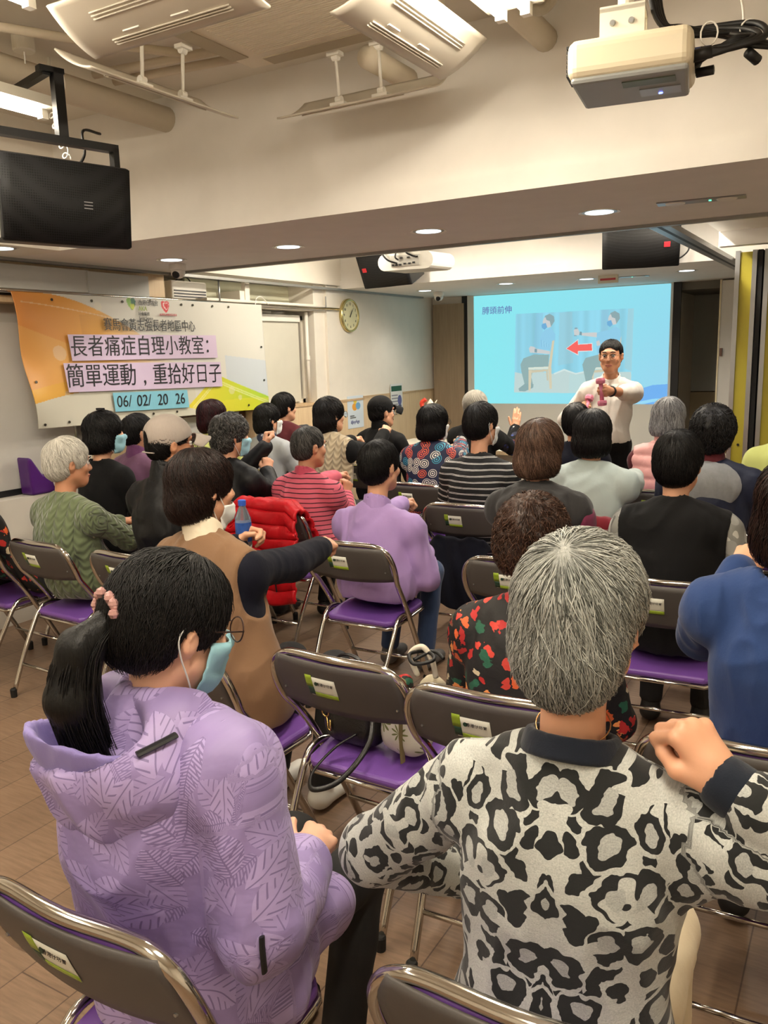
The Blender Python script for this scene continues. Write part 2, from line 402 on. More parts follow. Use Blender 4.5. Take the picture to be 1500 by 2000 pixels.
# ------------------------------------------------------------------ banner
def banner_fn(U, V):
    C = np.empty(U.shape+(3,)); base = np.array(lin((208, 207, 198))); C[:] = base
    o1, o2, o3 = (np.array(lin(c)) for c in ((214, 140, 70), (226, 172, 72), (222, 196, 120)))
    t = np.clip(U/.34, 0, 1)[..., None]
    org = o1*(1-t)+o2*t
    edge = 1-1.9*np.clip(U-.10, 0, 1)**1.6  # upper swoosh edge
    m = (V < np.where(U < .10, 1.01, edge)) & (V > .24+.05*np.sin(U*6)) & (U < .62)
    fade = np.clip((U-.26)/.30, 0, 1)[..., None]
    C = np.where(m[..., None], org*(1-fade)+base*fade, C)
    # light beam facets
    m2 = m & (V > .55+.6*(U-.22)) & (V < .80+.25*U) & (U > .2); C = np.where(m2[..., None], C*.90, C)
    m3 = m & (V < .72-.9*(U-.05)) & (U < .5); C = np.where(m3[..., None], C*.8+.2*o3*1.2, C)
    # lower left yellow band then pale curve
    lo = .19+.08*np.sin(np.clip(U/.3, 0, 1)*PI*.6)
    m4 = (V < lo+.10) & (V > lo) & (U < .5); C = np.where(m4[..., None], o2*(1-.5*U[..., None]), C)
    m5 = (V <= lo) & (U < .62); C = np.where(m5[..., None], np.array(lin((205, 202, 186))), C)
    # green and yellow swoosh lower right
    g1, g2 = np.array(lin((226, 212, 60))), np.array(lin((150, 190, 50)))
    tt = np.clip((U-.6)/.4, 0, 1)[..., None]
    hi = np.where(U < .73, .36*np.clip((U-.50)/.23, 0, 1)**1.3, .36-.24*np.clip((U-.73)/.27, 0, 1)**.9)
    m6 = (V < hi) & (V > -.01+.10*np.clip((.74-U)/.2, 0, 1)) & (U > .52); C = np.where(m6[..., None], g1*(1-tt)+g2*tt, C)
    m7 = (V < .10+.02*np.sin(U*9)) & (U > .66); C = np.where(m7[..., None], g1*(1-tt*.6)+g2*tt*.6, C)
    for a, s in ((hi-.05, 1), (hi-.07, 1)):
        m8 = (np.abs(V-a) < .006) & (U > .6); C = np.where(m8[..., None], C*.6+.4*np.array((.8, .85, .6)), C)
    m9 = (V < .52-.25*(U-.8)) & (V > hi) & (U > .78); C = np.where(m9[..., None], np.array(lin((192, 200, 206))), C)
    for (cx, cy, r) in ((.115, .56, .045), (.175, .40, .035), (.115, .25, .018), (.27, .92, .028), (.8, .2, .03), (.84, .13, .02), (.71, .1, .016)):
        e = ((U-cx)*2.6)**2+(V-cy)**2 < r*r*1.6; C = np.where(e[..., None], C*.65+.35*np.array((.75, .7, .55)), C)
    e = (np.abs(V-(.93-.55*(U-.02)**1.4)) < .004) & (U < .55); C = np.where(e[..., None], C*.6+.4*np.array((.85, .8, .6)), C)
    # heart logos
    def heart(cx, cy, s, U=U, V=V):
        x = (U-cx)*2.6/s; y = (V-cy)/s
        return (x*x+(y-.6*np.abs(x)**.8)**2) < 1
    h = heart(.395, .945, .045); C = np.where((h & (U < .395))[..., None], np.array(lin((120, 170, 60))), C)
    C = np.where((h & (U >= .395))[..., None], np.array(lin((20, 96, 60))), C)
    h2 = heart(.398, .925, .022); C = np.where(h2[..., None], np.array(lin((190, 205, 70))), C)
    h = heart(.532, .935, .045); C = np.where(h[..., None], np.array(lin((196, 40, 52))), C)
    h = heart(.534, .94, .03) & ~heart(.536, .943, .022); C = np.where(h[..., None], np.array(lin((225, 200, 196))), C)
    return C
M_ban = attr_mat('vinyl banner', 'print', .38)
BY0, BY1, BX = 3.36, 5.80, XL+.072
def ban_pos(U, V):
    y = BY0+.10*(1-V)*(1-U)+ (BY1-BY0+.03*(1-V))*U
    z = (1.225-.03*U)+(2.075-1.225+.035*U)*V
    x = BX + .006*np.sin(U*15+V*3)*(1-V*.6)+.02*np.exp(-((U-.0)/.05)**2)*np.sin(V*9)
    return np.stack([x+0*U, y, z], -1)
ban = picture('banner', banner_fn, 420, 180, ban_pos, M_ban)
tag(ban, 'wide printed vinyl banner with orange and green swooshes hung on the chrome rail', 'banner')
ban.modifiers.new('thick', 'SOLIDIFY').thickness = .002
def bpt(u, v, off=.012):
    p = ban_pos(np.array(u), np.array(v)); return Vector((p[0]+off, p[1], p[2]))
M_ink = mat('black ink', (20, 18, 24), .5, var=0); M_inkg = mat('grey ink', (84, 84, 82), .5, var=0); M_ing = mat('green ink', (150, 170, 70), .5, var=0); M_inr = mat('red ink', (190, 70, 80), .5, var=0)
def bfr(u, v, off=.014, du=.02): return frame(bpt(u, v, off), bpt(u+du, v)-bpt(u-du, v), bpt(u, v+du)-bpt(u, v-du))
text('lettering', '賽馬會黃志強長者地區中心', .092, bfr(.461, .775), M_ink, ban, sx=.83)
text('lettering', '香港仔坊會', .044, bfr(.457, .962), M_inkg, ban, sx=.9)
text('lettering', 'AKA', .046, bfr(.432, .915), M_ing, ban, sx=.9)
text('lettering', '社會服務', .028, bfr(.434, .872), M_inkg, ban)
text('lettering', 'Social Service', .031, bfr(.440, .838), M_inkg, ban, sx=.8)
text('lettering', '香港賽馬會慈善信託基金', .018, bfr(.535, .872), M_inr, ban, sx=.9)
for u, v in [(.12, .955), (.25, .96), (.36, .965), (.47, .985), (.60, .965), (.65, .965), (.74, .965), (.82, .965), (.02, .03), (.1, .035), (.22, .04), (.32, .04), (.42, .045), (.52, .045), (.62, .045), (.88, .05), (.02, .35), (.98, .6), (.98, .28)]:
    MB().lathe([(.009, 0), (.009, .004)], 10, M=bfr(u, v, .004)).build('eyelet', mat('brass eyelet', (70, 66, 58), .4, metal=.6), ban)
M_pap = mat('lilac paper', (206, 188, 214), .35, var=.03); M_papb = mat('sky blue paper', (128, 190, 210), .4, var=.03)
def paper(chars, u0, u1, v0, v1, m, cat, lab, grp, size, lift=0):
    n = len(chars)
    for i, ch in enumerate(chars):
        ua, ub = u0[0]+(u0[1]-u0[0])*i/n, u0[0]+(u0[1]-u0[0])*(i+1)/n
        va, vb = v0+(v1-v0)*0, u1
        pts = [bpt(ua, v0+lift*i/n, .014), bpt(ub, v0+lift*(i+1)/n, .014), bpt(ub, v1+lift*(i+1)/n, .014), bpt(ua, v1+lift*i/n, .014)]
        s = MB().add(pts+[p+Vector((.0015, 0, 0)) for p in pts], [(0, 3, 2, 1), (4, 5, 6, 7), (0, 1, 5, 4), (1, 2, 6, 5), (2, 3, 7, 6), (3, 0, 4, 7)]).build('paper_sheet', m)
        tag(s, lab % ch, 'paper sheet', grp)
        c = (ua+ub)/2
        text('lettering', ch, size, bfr(c, (v0+v1)/2+lift*(i+.5)/n, .0175, (ub-ua)/2), M_ink, s, sx=.93)
paper(list('長者痛症自理小教室：'), (.147, .737), 0, .50, .70, M_pap, 'paper', 'lilac paper sheet lettered %s in the upper line on the banner', 'lilac heading sheets', .150, .005)
paper(list('簡單運動,重拾好日子'), (.115, .748), 0, .262, .485, M_pap, 'paper', 'lilac paper sheet lettered %s in the lower line on the banner', 'lilac heading sheets', .165, -.02)
paper(['06/', '02/', '20', '26'], (.270, .575), 0, .085, .24, M_papb, 'paper', 'sky blue paper sheet lettered %s in the date row on the banner', 'blue date sheets', .115, -.01)

# ------------------------------------------------------------------ clock, posters
ck = thing('wall_clock', 'round wall clock with cream dial and gold rim', 'clock', (XL+.0, 7.28, 2.03))
Mx = Matrix.Rotation(PI/2, 4, 'Y')
def disc(r0, r1, z0, z1, n, m, name, par): return MB().lathe([(r0, z0), (r1, z1)], n, M=Mx).build(name, m, par, smooth=False)
MB().lathe([(.165, 0), (.168, .02), (.16, .038), (.148, .038), (.144, .026)], 48, M=Mx).build('rim', mat('pale gold', (206, 190, 130), .25, metal=.8), ck, smooth=True)
disc(.146, .146, .022, .027, 48, mat('cream dial', (222, 218, 176), .5, var=.02), 'dial', ck)
for i in range(12):
    a = PI/2-2*PI*(i+1)/12
    text('numeral', str(i+1), .036, frame((.029, .112*math.cos(a), .112*math.sin(a)), (0, 1, 0), (0, 0, 1)), M_ink, ck)
for ln, an, wd in ((.065, PI/2-2*PI*(1.05/12), .007), (.1, PI/2-2*PI*(1.3/12), .005)):
    q = MB(); c, s_ = math.cos(an), math.sin(an)
    q.add([(.031, -.02*c-wd*s_, -.02*s_+wd*c), (.031, -.02*c+wd*s_, -.02*s_-wd*c), (.031, ln*c, ln*s_), (.033, -.02*c-wd*s_, -.02*s_+wd*c), (.033, -.02*c+wd*s_, -.02*s_-wd*c), (.033, ln*c, ln*s_)], [(0, 1, 2), (3, 5, 4), (0, 3, 4, 1), (1, 4, 5, 2), (2, 5, 3, 0)]).build('hand', M_ink, ck)
def poster_fn(U, V):
    C = np.empty(U.shape+(3,)); C[:] = lin((214, 226, 236))
    for cx, cy, r, c in ((.45, .66, .16, (235, 165, 50)), (.66, .68, .15, (110, 170, 215)), (.48, .82, .10, (235, 205, 70))):
        e = ((U-cx))**2+((V-cy)*1.35)**2 < r*r; C[e] = lin(c)
    return C
A4 = attr_mat('printed paper', 'print', .5)
ps = picture('poster', poster_fn, 60, 80, lambda U, V: np.stack([XL+.0065+0*U, 7.20+.31*U, .885+.335*V], -1), A4)
tag(ps, 'white poster with orange and blue speech bubble figures on the oak dado', 'poster')
ps.modifiers.new('thick', 'SOLIDIFY').thickness = .002
pf = lambda u, v: frame((XL+.008, 7.20+.31*u, .885+.335*v), (0, 1, 0), (0, 0, 1))
MB().box((-.05, .004, 0), (.03, .014, .001), pf(.3, .36)).build('print_line', M_inkg, ps); MB().box((-.05, -.014, 0), (.06, -.004, .001), pf(.3, .36)).build('print_line', M_inkg, ps); text('lettering', '#JoyAge', .05, pf(.45, .2), mat('navy ink', (50, 60, 130), .5), ps)
def notice_fn(U, V):
    C = np.empty(U.shape+(3,)); C[:] = lin((226, 226, 222)); C[(V > .76) & (V < .93) & (U > .06) & (U < .94)] = lin((30, 84, 60))
    for k in range(5): C[(np.abs(V-(.62-.1*k)) < .018) & (U > .08) & (U < .6)] = lin((130, 130, 140))
    e = (U-.75)**2+(V-.45)**2 < .03; C[e] = lin((90, 96, 150)); C[(V > .1) & (V < .3) & (U > .6) & (U < .9)] = lin((70, 76, 100))
    return C
nt = picture('notice', notice_fn, 60, 80, lambda U, V: np.stack([XL+.0045+0*U, 8.10+.27*U, .965+.34*V], -1), A4)
tag(nt, 'small white notice with a green header on the oak dado', 'notice'); nt.modifiers.new('thick', 'SOLIDIFY').thickness = .002
# ------------------------------------------------------------------ projection screen and slide
SY = YF-.05
sc = thing('projection_screen', 'large white projection screen showing a slide of a seated man lifting dumbbells', 'projection screen', (-3.03, SY, .43))
M_scr = mat('matt screen cloth', (222, 222, 214), .85, var=.02)
MB().box((-1.16, -.002, 0.02), (1.17, .004, 1.85)).build('screen_cloth', M_scr, sc)
MB().box((-1.235, .006, 0), (1.245, .04, 1.85)).build('backing_border', M_black, sc)
MB().tube([(-1.17, -.004, .012), (1.18, -.004, .012)], .016, 10).build('bottom_bar', mat('bar white', (226, 220, 200), .5), sc, smooth=True)
SX0, SX1, SZ0, SZ1 = -4.105, -1.885, 1.03, 2.27
def suv(x, y):
    p = aty(x, y, SY); return ((p[0]-SX0)/(SX1-SX0), (p[2]-SZ0)/(SZ1-SZ0))
def zp(pts, dx=0, dy=0): return [suv(1000+(x+dx)/5.77, 570+(y+dy)/5.77) for x, y in pts]
def slide_fn(U, V):
    C = np.empty(U.shape+(3,)); a, b = np.array(lin((138, 232, 240))), np.array(lin((150, 214, 238)))
    t = np.clip(U*1.1-.1, 0, 1)[..., None]*np.clip(1.1-V*.5, 0, 1)[..., None]; C[:] = a*(1-t)+b*t
    def put(poly, c, k=1.0): m = inpoly(U, V, poly); C[m] = C[m]*(1-k)+np.array(lin(c))*k
    photo = zp([(45, 250), (1375, 185), (1345, 1150), (25, 1132)]); put(photo, (128, 200, 226))
    m = inpoly(U, V, photo)
    for f, ph, amp in ((70, 0, .10), (31, 1.2, .10), (143, .4, .05)):
        C[m] *= (1+amp*np.sin(U[m]*f+ph))[:, None]
    put(zp([(540, 235), (680, 225), (690, 800), (520, 830)]), (150, 186, 200), .5); put(zp([(1010, 205), (1090, 200), (1080, 520), (1000, 520)]), (130, 180, 215), .6)
    put(zp([(1310, 190), (1375, 186), (1350, 900), (1270, 860)]), (160, 190, 196), .6); put(zp([(275, 245), (350, 240), (345, 700), (240, 700)]), (120, 176, 215), .5)
    put(zp([(35, 905), (150, 930), (300, 895), (470, 925), (600, 880), (720, 925), (830, 900), (1000, 905), (1345, 900), (1340, 1150), (25, 1132)]), (196, 204, 198))
    put(zp([(470, 918), (590, 868), (720, 915), (830, 890), (830, 905), (720, 932), (590, 888), (480, 932)]), (220, 226, 220))
    put(zp([(650, 930), (1000, 930), (1000, 1140), (640, 1140)]), (180, 214, 214), .4)
    G, SK, SH, TR, WD = (122, 130, 134), (214, 194, 190), (128, 190, 228), (128, 142, 138), (224, 190, 140)
    for dx, dy, full in ((0, 0, True), (737, -32, False)):
        put(zp([(355, 330), (375, 270), (425, 247), (475, 275), (482, 330), (440, 395), (425, 330), (390, 318), (375, 285), (362, 320)], dx, dy), G)
        put(zp([(360, 300), (378, 283), (392, 320), (428, 330), (442, 395), (400, 405), (355, 372), (348, 335)], dx, dy), SK)
        put(zp([(350, 360), (382, 350), (400, 400), (368, 428), (338, 405), (335, 372)], dx, dy), (62, 140, 205))
    put(zp([(370, 430), (440, 402), (492, 480), (484, 560), (450, 655), (300, 655), (325, 560), (318, 520), (345, 460)]), SH)
    for k in range(9): put(zp([(325+k*14, 540+k*8), (338+k*14, 540+k*8), (345+k*14, 620), (330+k*14, 620)]), (150, 205, 236) if k % 2 else (104, 168, 212), .6)
    put(zp([(192, 640), (210, 612), (250, 620), (275, 640), (430, 668), (430, 702), (285, 690), (205, 685)]), SK); put(zp([(258, 640), (285, 645), (282, 685), (255, 680)]), (92, 104, 120))
    put(zp([(98, 820), (130, 750), (250, 705), (420, 708), (412, 842), (245, 852), (220, 960), (242, 1060), (150, 1065), (108, 900)]), TR)
    put(zp([(75, 1090), (150, 1032), (245, 1040), (240, 1080), (150, 1120), (85, 1120)]), (120, 132, 130))
    def chair_(dx, dy):
        put(zp([(455, 552), (480, 545), (445, 840), (452, 1090), (425, 1092), (408, 870)], dx, dy), WD); put(zp([(190, 880), (225, 880), (212, 1112), (188, 1112)], dx, dy), WD); put(zp([(225, 880), (410, 870), (408, 895), (225, 912)], dx, dy), (214, 180, 128)); put(zp([(385, 890), (405, 885), (412, 1000), (395, 1000)], dx, dy), (210, 178, 130))
        put(zp([(185, 852), (410, 842), (412, 868), (188, 878)], dx, dy), (228, 222, 200))
    chair_(0, 0); chair_(702, 0)
    put(zp([(950, 462), (1110, 425), (1170, 388), (1222, 430), (1228, 520), (1100, 525), (960, 522)]), SH); put(zp([(755, 462), (960, 458), (955, 512), (790, 492)]), SK); put(zp([(697, 430), (740, 408), (760, 450), (755, 490), (705, 490)]), SK); put(zp([(765, 448), (790, 450), (788, 490), (762, 486)]), (92, 104, 120))
    put(zp([(706, 402), (738, 402), (738, 420), (706, 420)]), (120, 130, 150)); put(zp([(700, 488), (730, 488), (730, 500), (700, 500)]), (120, 130, 150))
    put(zp([(1225, 520), (1235, 500), (1220, 850), (1195, 850)]), WD); put(zp([(950, 520), (1228, 520), (1160, 700), (960, 700)]), SH); put(zp([(950, 560), (985, 545), (1000, 600), (960, 612)]), SK)
    put(zp([(795, 820), (830, 745), (980, 705), (1160, 705), (1120, 840), (945, 852), (905, 960), (900, 1100), (845, 1065), (810, 900)]), TR); put(zp([(770, 1090), (840, 1040), (880, 1060), (870, 1115), (775, 1120)]), (120, 132, 130))
    put(zp([(608, 640), (748, 532), (750, 588), (908, 577), (913, 668), (752, 674), (748, 718)]), (240, 226, 224)); put(zp([(616, 640), (743, 545), (746, 596), (900, 586), (904, 661), (746, 666), (743, 705)]), (248, 104, 98))
    pm = inpoly(U, V, photo); C[pm] = C[pm]*.72+np.array(lin((176, 236, 244)))*.28
    put(zp([(616, 640), (743, 545), (746, 596), (900, 586), (904, 661), (746, 666), (743, 705)]), (248, 104, 98))
    wv = [suv(1215, 800), suv(1226, 772), suv(1245, 761), suv(1275, 752), suv(1305, 750), suv(1305, 800)]; put(wv, (110, 176, 240))
    put([suv(1215, 796), suv(1240, 786), suv(1275, 779), suv(1305, 777), suv(1305, 782), suv(1275, 785), suv(1240, 793)], (150, 216, 244))
    return C
M_slide = attr_mat('projected slide', 'print', .8, emis=.9)
sl = picture('projected_image', slide_fn, 760, 430, lambda U, V: np.stack([SX0+3.03+(SX1-SX0)*U, -.006+0*U, SZ0-.43+(SZ1-SZ0)*V], -1), M_slide, sc)
k = NT('slide ink'); k.base((.02, .02, .02)); k.b.inputs['Emission Color'].default_value = (*lin((92, 84, 170)), 1); k.b.inputs['Emission Strength'].default_value = .85
tx = aty(971, 607, SY)
text('lettering', '膊頭前伸', .093, frame((tx[0]+3.03, -.008, tx[2]-.43), (1, 0, 0), (0, 0, 1)), k.m, sl)

# ------------------------------------------------------------------ speakers
k = NT('speaker grille'); v = k.coord(); vo = k.n('ShaderNodeTexVoronoi'); vo.inputs['Scale'].default_value = 110; vo.inputs['Randomness'].default_value = .1; k.l(v, vo.inputs['Vector'])
k.base(k.ramp(vo.outputs['Distance'], [(.25, (.002, .002, .002)), (.45, (.012, .012, .013))])); k.b.inputs['Roughness'].default_value = .6; k.b.inputs['Specular IOR Level'].default_value = .25; M_gr = k.m
def speaker(label, loc, rz, tilt, w, h, d, badge, grp, roll=0):
    """cabinet with its grille on local -Y, hung from behind"""
    t = thing('loudspeaker', label, 'loudspeaker', loc, rz, grp)
    R_ = Matrix.Rotation(tilt, 4, 'X') @ Matrix.Rotation(roll, 4, 'Y')
    b = MB(); b.prism([(-w/2, 0), (w/2, 0), (w*.36, d), (-w*.36, d)], -h/2, h/2, R_); b.build('cabinet', M_black, t, bevel=.012)
    MB().grid(lambda u, v_: R_ @ Vector((-w*.485+w*.97*u, -.004-.016*math.sin(PI*u), -h*.475+h*.95*v_)), 14, 2).build('grille', M_gr, t, smooth=True, solid=.006)
    if badge == 'red':
        MB().box((-.022, -.03, -.018), (.022, -.022, .018), R_ @ Matrix.Translation((-w*.36 if roll >= 0 else w*.33, 0.004, 0))).build('badge', mat('red badge', (200, 40, 50), .4), t)
    return t, R_
sp, R_ = speaker('big black loudspeaker hung near the ceiling over the banner', (-2.80, 2.36, 2.255), math.radians(75.5), math.radians(6), .54, .32, .30, '', 'hung loudspeakers')
text('lettering', '▂▂▂\n▂▂▂\n▂▂▂', .012, R_ @ frame((.07, -.024, 0), (1, 0, 0), (0, 0, 1)), mat('badge silver', (150, 150, 150), .4), sp)
M_lab = mat('paper label', (214, 214, 200), .5)
MB().box((-.295, .03, -.15), (-.262, .06, -.05), R_).build('rating_label', M_lab, sp)
br = thing('speaker_bracket', 'black steel yoke bracket holding the big loudspeaker', 'bracket', (-2.80, 2.36, 2.255), math.radians(75.5))
b = MB(); b.box((-.46, .10, .245), (.29, .14, .275)); b.box((.265, .10, .0), (.29, .14, .26)); b.box((-.46, .10, .0), (-.435, .14, .26)); b.build('yoke', M_blackm, br)
b = MB(); b.box((.035, .10, .27), (.075, .14, .53)); b.box((-.02, .10, .51), (.08, .14, .53)); b.box((.0, .12, .50), (.03, 1.25, .525)); b.build('hanger', M_blackm, br)
tag(MB().tube(smooth_path([(-3.02, 2.75, 2.62), (-2.98, 2.62, 2.60), (-2.96, 2.6, 2.50), (-3.05, 2.62, 2.45)]), .006, 6).build('speaker_cable', M_cable, smooth=True), 'thin black cable curling behind the big loudspeaker', 'cable')
speaker('black loudspeaker behind the far projector with a red badge at its left', (-3.90, 6.70, 2.40), math.radians(-12), math.radians(22), .58, .36, .30, 'red', 'hung loudspeakers')
speaker('black loudspeaker high on the right above the screen with a red badge', (-1.62, 6.72, 2.40), math.radians(14), math.radians(22), .58, .36, .30, 'red', 'hung loudspeakers', roll=-1e-6)
for x, s in ((-3.90, 'left'), (-1.62, 'right')):
    tag(MB().box((x-.03, 7.04, 2.44), (x+.03, 7.09, 2.78)).build('speaker_mount', M_blackm), 'black post fixing the %s loudspeaker above the screen to the ceiling' % s, 'mount', 'speaker mounts')
tag(MB().tube(smooth_path([(-1.42, 6.9, 2.42), (-1.33, 6.9, 2.44), (-1.30, 6.9, 2.36), (-1.36, 6.9, 2.30), (-1.42, 6.9, 2.30)]), .006, 6).build('speaker_cable', M_cable, smooth=True), 'loose black cable behind the right loudspeaker above the screen', 'cable')

# ------------------------------------------------------------------ projectors
M_proj = mat('cream projector shell', (226, 214, 186), .4, var=.02); M_grey = mat('mid grey plastic', (120, 122, 124), .5)
pj = thing('projector', 'cream ceiling projector hung from a white pole with a coil of black cables', 'projector', (-.655, 2.565, 2.35), math.radians(9))
b = MB(); b.box((-.165, -.135, .012), (.165, .15, .115)); b.build('shell', M_proj, pj, bevel=.028, bseg=4)
MB().prism([(-.155, -.125), (.155, -.125), (.15, .14), (-.15, .14)], 0, .02).build('underside', mat('grey underside', (150, 152, 150), .4), pj, bevel=.01)
b = MB()
for i in range(7): b.box((-.170, -.10, .03+i*.012), (-.163, .0, .037+i*.012))
b.build('vent', M_black, pj)
MB().box((-.155, -.1, .105), (.12, .12, .122)).build('lid', M_proj, pj, bevel=.008)
MB().box((-.02, -.09, -.003), (.12, -.04, .002)).build('label_plate', mat('label green grey', (96, 110, 92), .4), pj)
MB().box((.02, .0, -.003), (.13, .07, .002)).build('control_panel', M_alu, pj)
k = NT('blue led'); k.b.inputs['Emission Color'].default_value = (.1, .15, 1, 1); k.b.inputs['Emission Strength'].default_value = 6
MB().lathe([(.006, -.004), (.006, 0)], 10, (.075, .05, -.001)).build('indicator_light', k.m, pj)
MB().lathe([(.03, 0), (.034, .03)], 20, M=frame((-.10, .15, .06), (1, 0, 0), (0, 0, 1)) @ Matrix.Rotation(PI, 4, 'X')).build('lens', M_black, pj)
b = MB(); b.box((-.085, -.07, .12), (.035, -.06, .20)); b.box((-.085, .02, .12), (.035, .03, .20)); b.box((-.085, -.07, .19), (.035, .03, .205)); b.tube([(-.02, -.02, .2), (-.02, -.02, .62)], .022, 14); b.build('ceiling_mount', M_wmet, pj)
b = MB()
for x in (-.05, .0): b.lathe([(.009, 0), (.007, .006)], 10, M=frame((x, -.071, .16), (1, 0, 0), (0, 0, 1)))
b.build('bolt', M_alu, pj)
b = MB()
for i in range(4): b.tube(smooth_path([(.01+.01*i, .0+.012*i, .62), (.03+.008*i, .0+.012*i, .35), (.06+.006*i, .0+.01*i, .18), (.14, .02, .13+.006*i), (.27+.012*i, .06+.02*i, .13-.004*i), (.325+.012*i, .03, .10-.01*i), (.27, -.02, .09-.006*i), (.20, -.01, .06+.004*i), (.165, .02+.02*i, .05)], 7), .0075, 8)
for i in range(3): b.tube(smooth_path([(.06, .03, .15), (.16, .08, .16), (.27+.02*i, .05, .12+.012*i), (.31+.015*i, -.02, .085), (.25, -.04, .06), (.18, -.05, .045+.01*i)], 7), .0085, 8)
b.tube([(.16, -.05, .05), (.21, -.055, .055)], .016, 12); b.tube([(.30, -.02, .05), (.325, .01, .035)], .014, 12); b.tube([(.17, .03, .03), (.215, .02, .03)], .013, 8)
b.build('cable_bundle', M_cable, pj, smooth=True)
MB().box((.16, -.02, .062), (.205, .01, .082)).build('video_plug', mat('blue plug', (30, 40, 96), .5), pj)
b = MB()
for c in ((.30, .05, .125), (.20, -.01, .115)): b.tube([(c[0]+.022*math.cos(a), c[1], c[2]+.03*math.sin(a)) for a in np.linspace(0, 2*PI, 14)[:-1]], .0025, 5, closed=True)
b.build('cable_tie', M_white, pj)
tag(MB().tube(smooth_path([(-.42, 2.85, 2.97), (-.43, 2.84, 2.72), (-.405, 2.82, 2.58), (-.40, 2.80, 2.49)]), .004, 6).build('white_wire', M_white, smooth=True), 'thin white wire dropping to the projector coil from the ceiling', 'wire')
p2 = thing('projector', 'white wide projector in front of the far left loudspeaker', 'projector', (-3.20, 5.95, 2.27), math.radians(4))
prof = arc((-.17, 0, .065), .065, PI/2, PI*1.42, 8, 'xz') + arc((.17, 0, .065), .065, -PI/2, PI/2, 8, 'xz')
b = MB(); n = len(prof); b.add([(x, -.12, z) for x, y, z in prof]+[(x*1.02+.06, .16, z) for x, y, z in prof], [tuple(range(n)), tuple(range(2*n-1, n-1, -1))]+[(i, n+i, n+(i+1) % n, (i+1) % n) for i in range(n)]); b.build('shell', mat('white projector shell', (226, 224, 214), .4), p2, smooth=False)
MB().box((-.12, -.126, .03), (.12, -.119, .11)).build('socket_panel', mat('panel grey', (190, 188, 180), .5), p2)
b = MB()
for i, (x, z) in enumerate([(-.1, .04), (-.07, .04), (-.04, .04), (0, .045), (.04, .045), (.075, .05), (-.03, .09), (.03, .09), (.1, .09)]): b.box((x-.01, -.132, z-.006), (x+.01, -.125, z+.006))
b.build('socket', M_black, p2)
b = MB()
for pts in ([(-.18, -.08, .18), (-.19, -.15, .15), (-.13, -.17, .08), (-.06, -.135, .05)], [(-.05, -.05, .26), (-.06, -.12, .17), (-.07, -.15, .1), (-.05, -.135, .075)], [(-.02, -.05, .2), (.02, -.15, .13), (.07, -.15, .1), (.1, -.135, .09)]): b.tube(smooth_path(pts), .007, 6)
b.build('cable', M_cable, p2, smooth=True)
b = MB(); b.box((-.03, -.03, .13), (.08, .05, .22)); b.tube([(.02, .01, .2), (.02, .01, .51)], .025, 12); b.build('ceiling_mount', M_wmet, p2)

# ------------------------------------------------------------------ ceiling fittings of the near half
k = NT('ac grille'); v = k.coord(); sx = k.n('ShaderNodeSeparateXYZ'); k.l(v, sx.inputs[0])
k.base(lin((226, 214, 190))); k.b.inputs['Roughness'].default_value = .5; M_acg = k.m
ac = thing('ceiling_air_conditioner', 'large square cassette air conditioner in the ceiling between four hung deflector boards', 'air conditioner', (-1.93, 2.58, 2.84))
MB().box((-.46, -.47, 0), (.46, .47, .13)).build('panel', mat('ac cream', (230, 220, 198), .45), ac, bevel=.02, bseg=3)
b = MB()
for i in range(40): b.box((-.30, -.30+i*.0152, -.012), (.30, -.292+i*.0152, .002))
b.build('intake_grille', M_acg, ac)
MB().box((-.31, -.31, -.002), (.31, .31, .0)).build('intake_plate', mat('ac inner', (206, 194, 170), .7), ac)
b = MB()
for (x0, y0, x1, y1) in ((-.45, -.33, -.37, .33), (.37, -.33, .45, .33), (-.33, -.45, .33, -.37), (-.33, .37, .33, .45)): b.box((x0, y0, -.004), (x1, y1, .001))
b.build('air_outlet', mat('outlet shade', (176, 164, 140), .6), ac)
M_defl = mat('deflector plastic', (214, 206, 190), .4, var=.02)
def deflector(label, c, ang, ln=.92):
    """curved board running along local x, its outer edge (+y) raised, hung on two jointed rods"""
    t = thing('air_deflector', label, 'air deflector', c, ang, 'air deflectors')
    tl = math.radians(27)
    def P(u, v):
        x = (u-.5)*ln; yy = (v-.5)*.215
        q = .016*((v-.5)*2)**2
        return (x*(1-.02*(2*v-1)), yy*math.cos(tl)-q*math.sin(tl)*.3, yy*math.sin(tl)+q)
    MB().grid(P, 20, 14).build('board', M_defl, t, smooth=True, solid=.007)
    b = MB()
    for v0 in (.20, .25, .30, .68, .73, .78):
        q = [P(u, v0) for u in np.linspace(.14, .80, 14)]
        b.tube([(x, y, z-.0062) for x, y, z in q], .003, 5)
    b.build('groove_rib', M_defl, t, smooth=True)
    for u in (.38, .66):
        x, y, z = P(u, .30); top = (x, y-.015, .165)
        r = MB(); r.tube([(x, y, z+.02), top], .007, 8); r.build('rod', M_white, t, smooth=True)
        j = MB(); j.box((x-.035, y-.02, z-.0), (x+.035, y+.02, z+.012)); j.lathe([(.014, -.014), (.014, .014)], 10, M=frame((x, y, z+.025), (0, 1, 0), (0, 0, 1))); j.build('joint', M_white, t); j = MB(); j.lathe([(.014, -.014), (.014, .014)], 10, M=frame(top, (0, 1, 0), (0, 0, 1))); j.box((x-.03, y-.04, .168), (x+.03, y-.0, .183)); j.build('joint', M_white, t)
deflector('air deflector board beside the top left lamp, underside facing the camera', (-1.95, 2.02, 2.66), PI, .72)
deflector('air deflector board nearest the projector, slotted underside facing the camera', (-1.37, 2.62, 2.66), -PI/2, .72)
deflector('air deflector board seen edge on above the grey pipe, brightly lit on top', (-2.49, 2.55, 2.66), PI/2, .76)
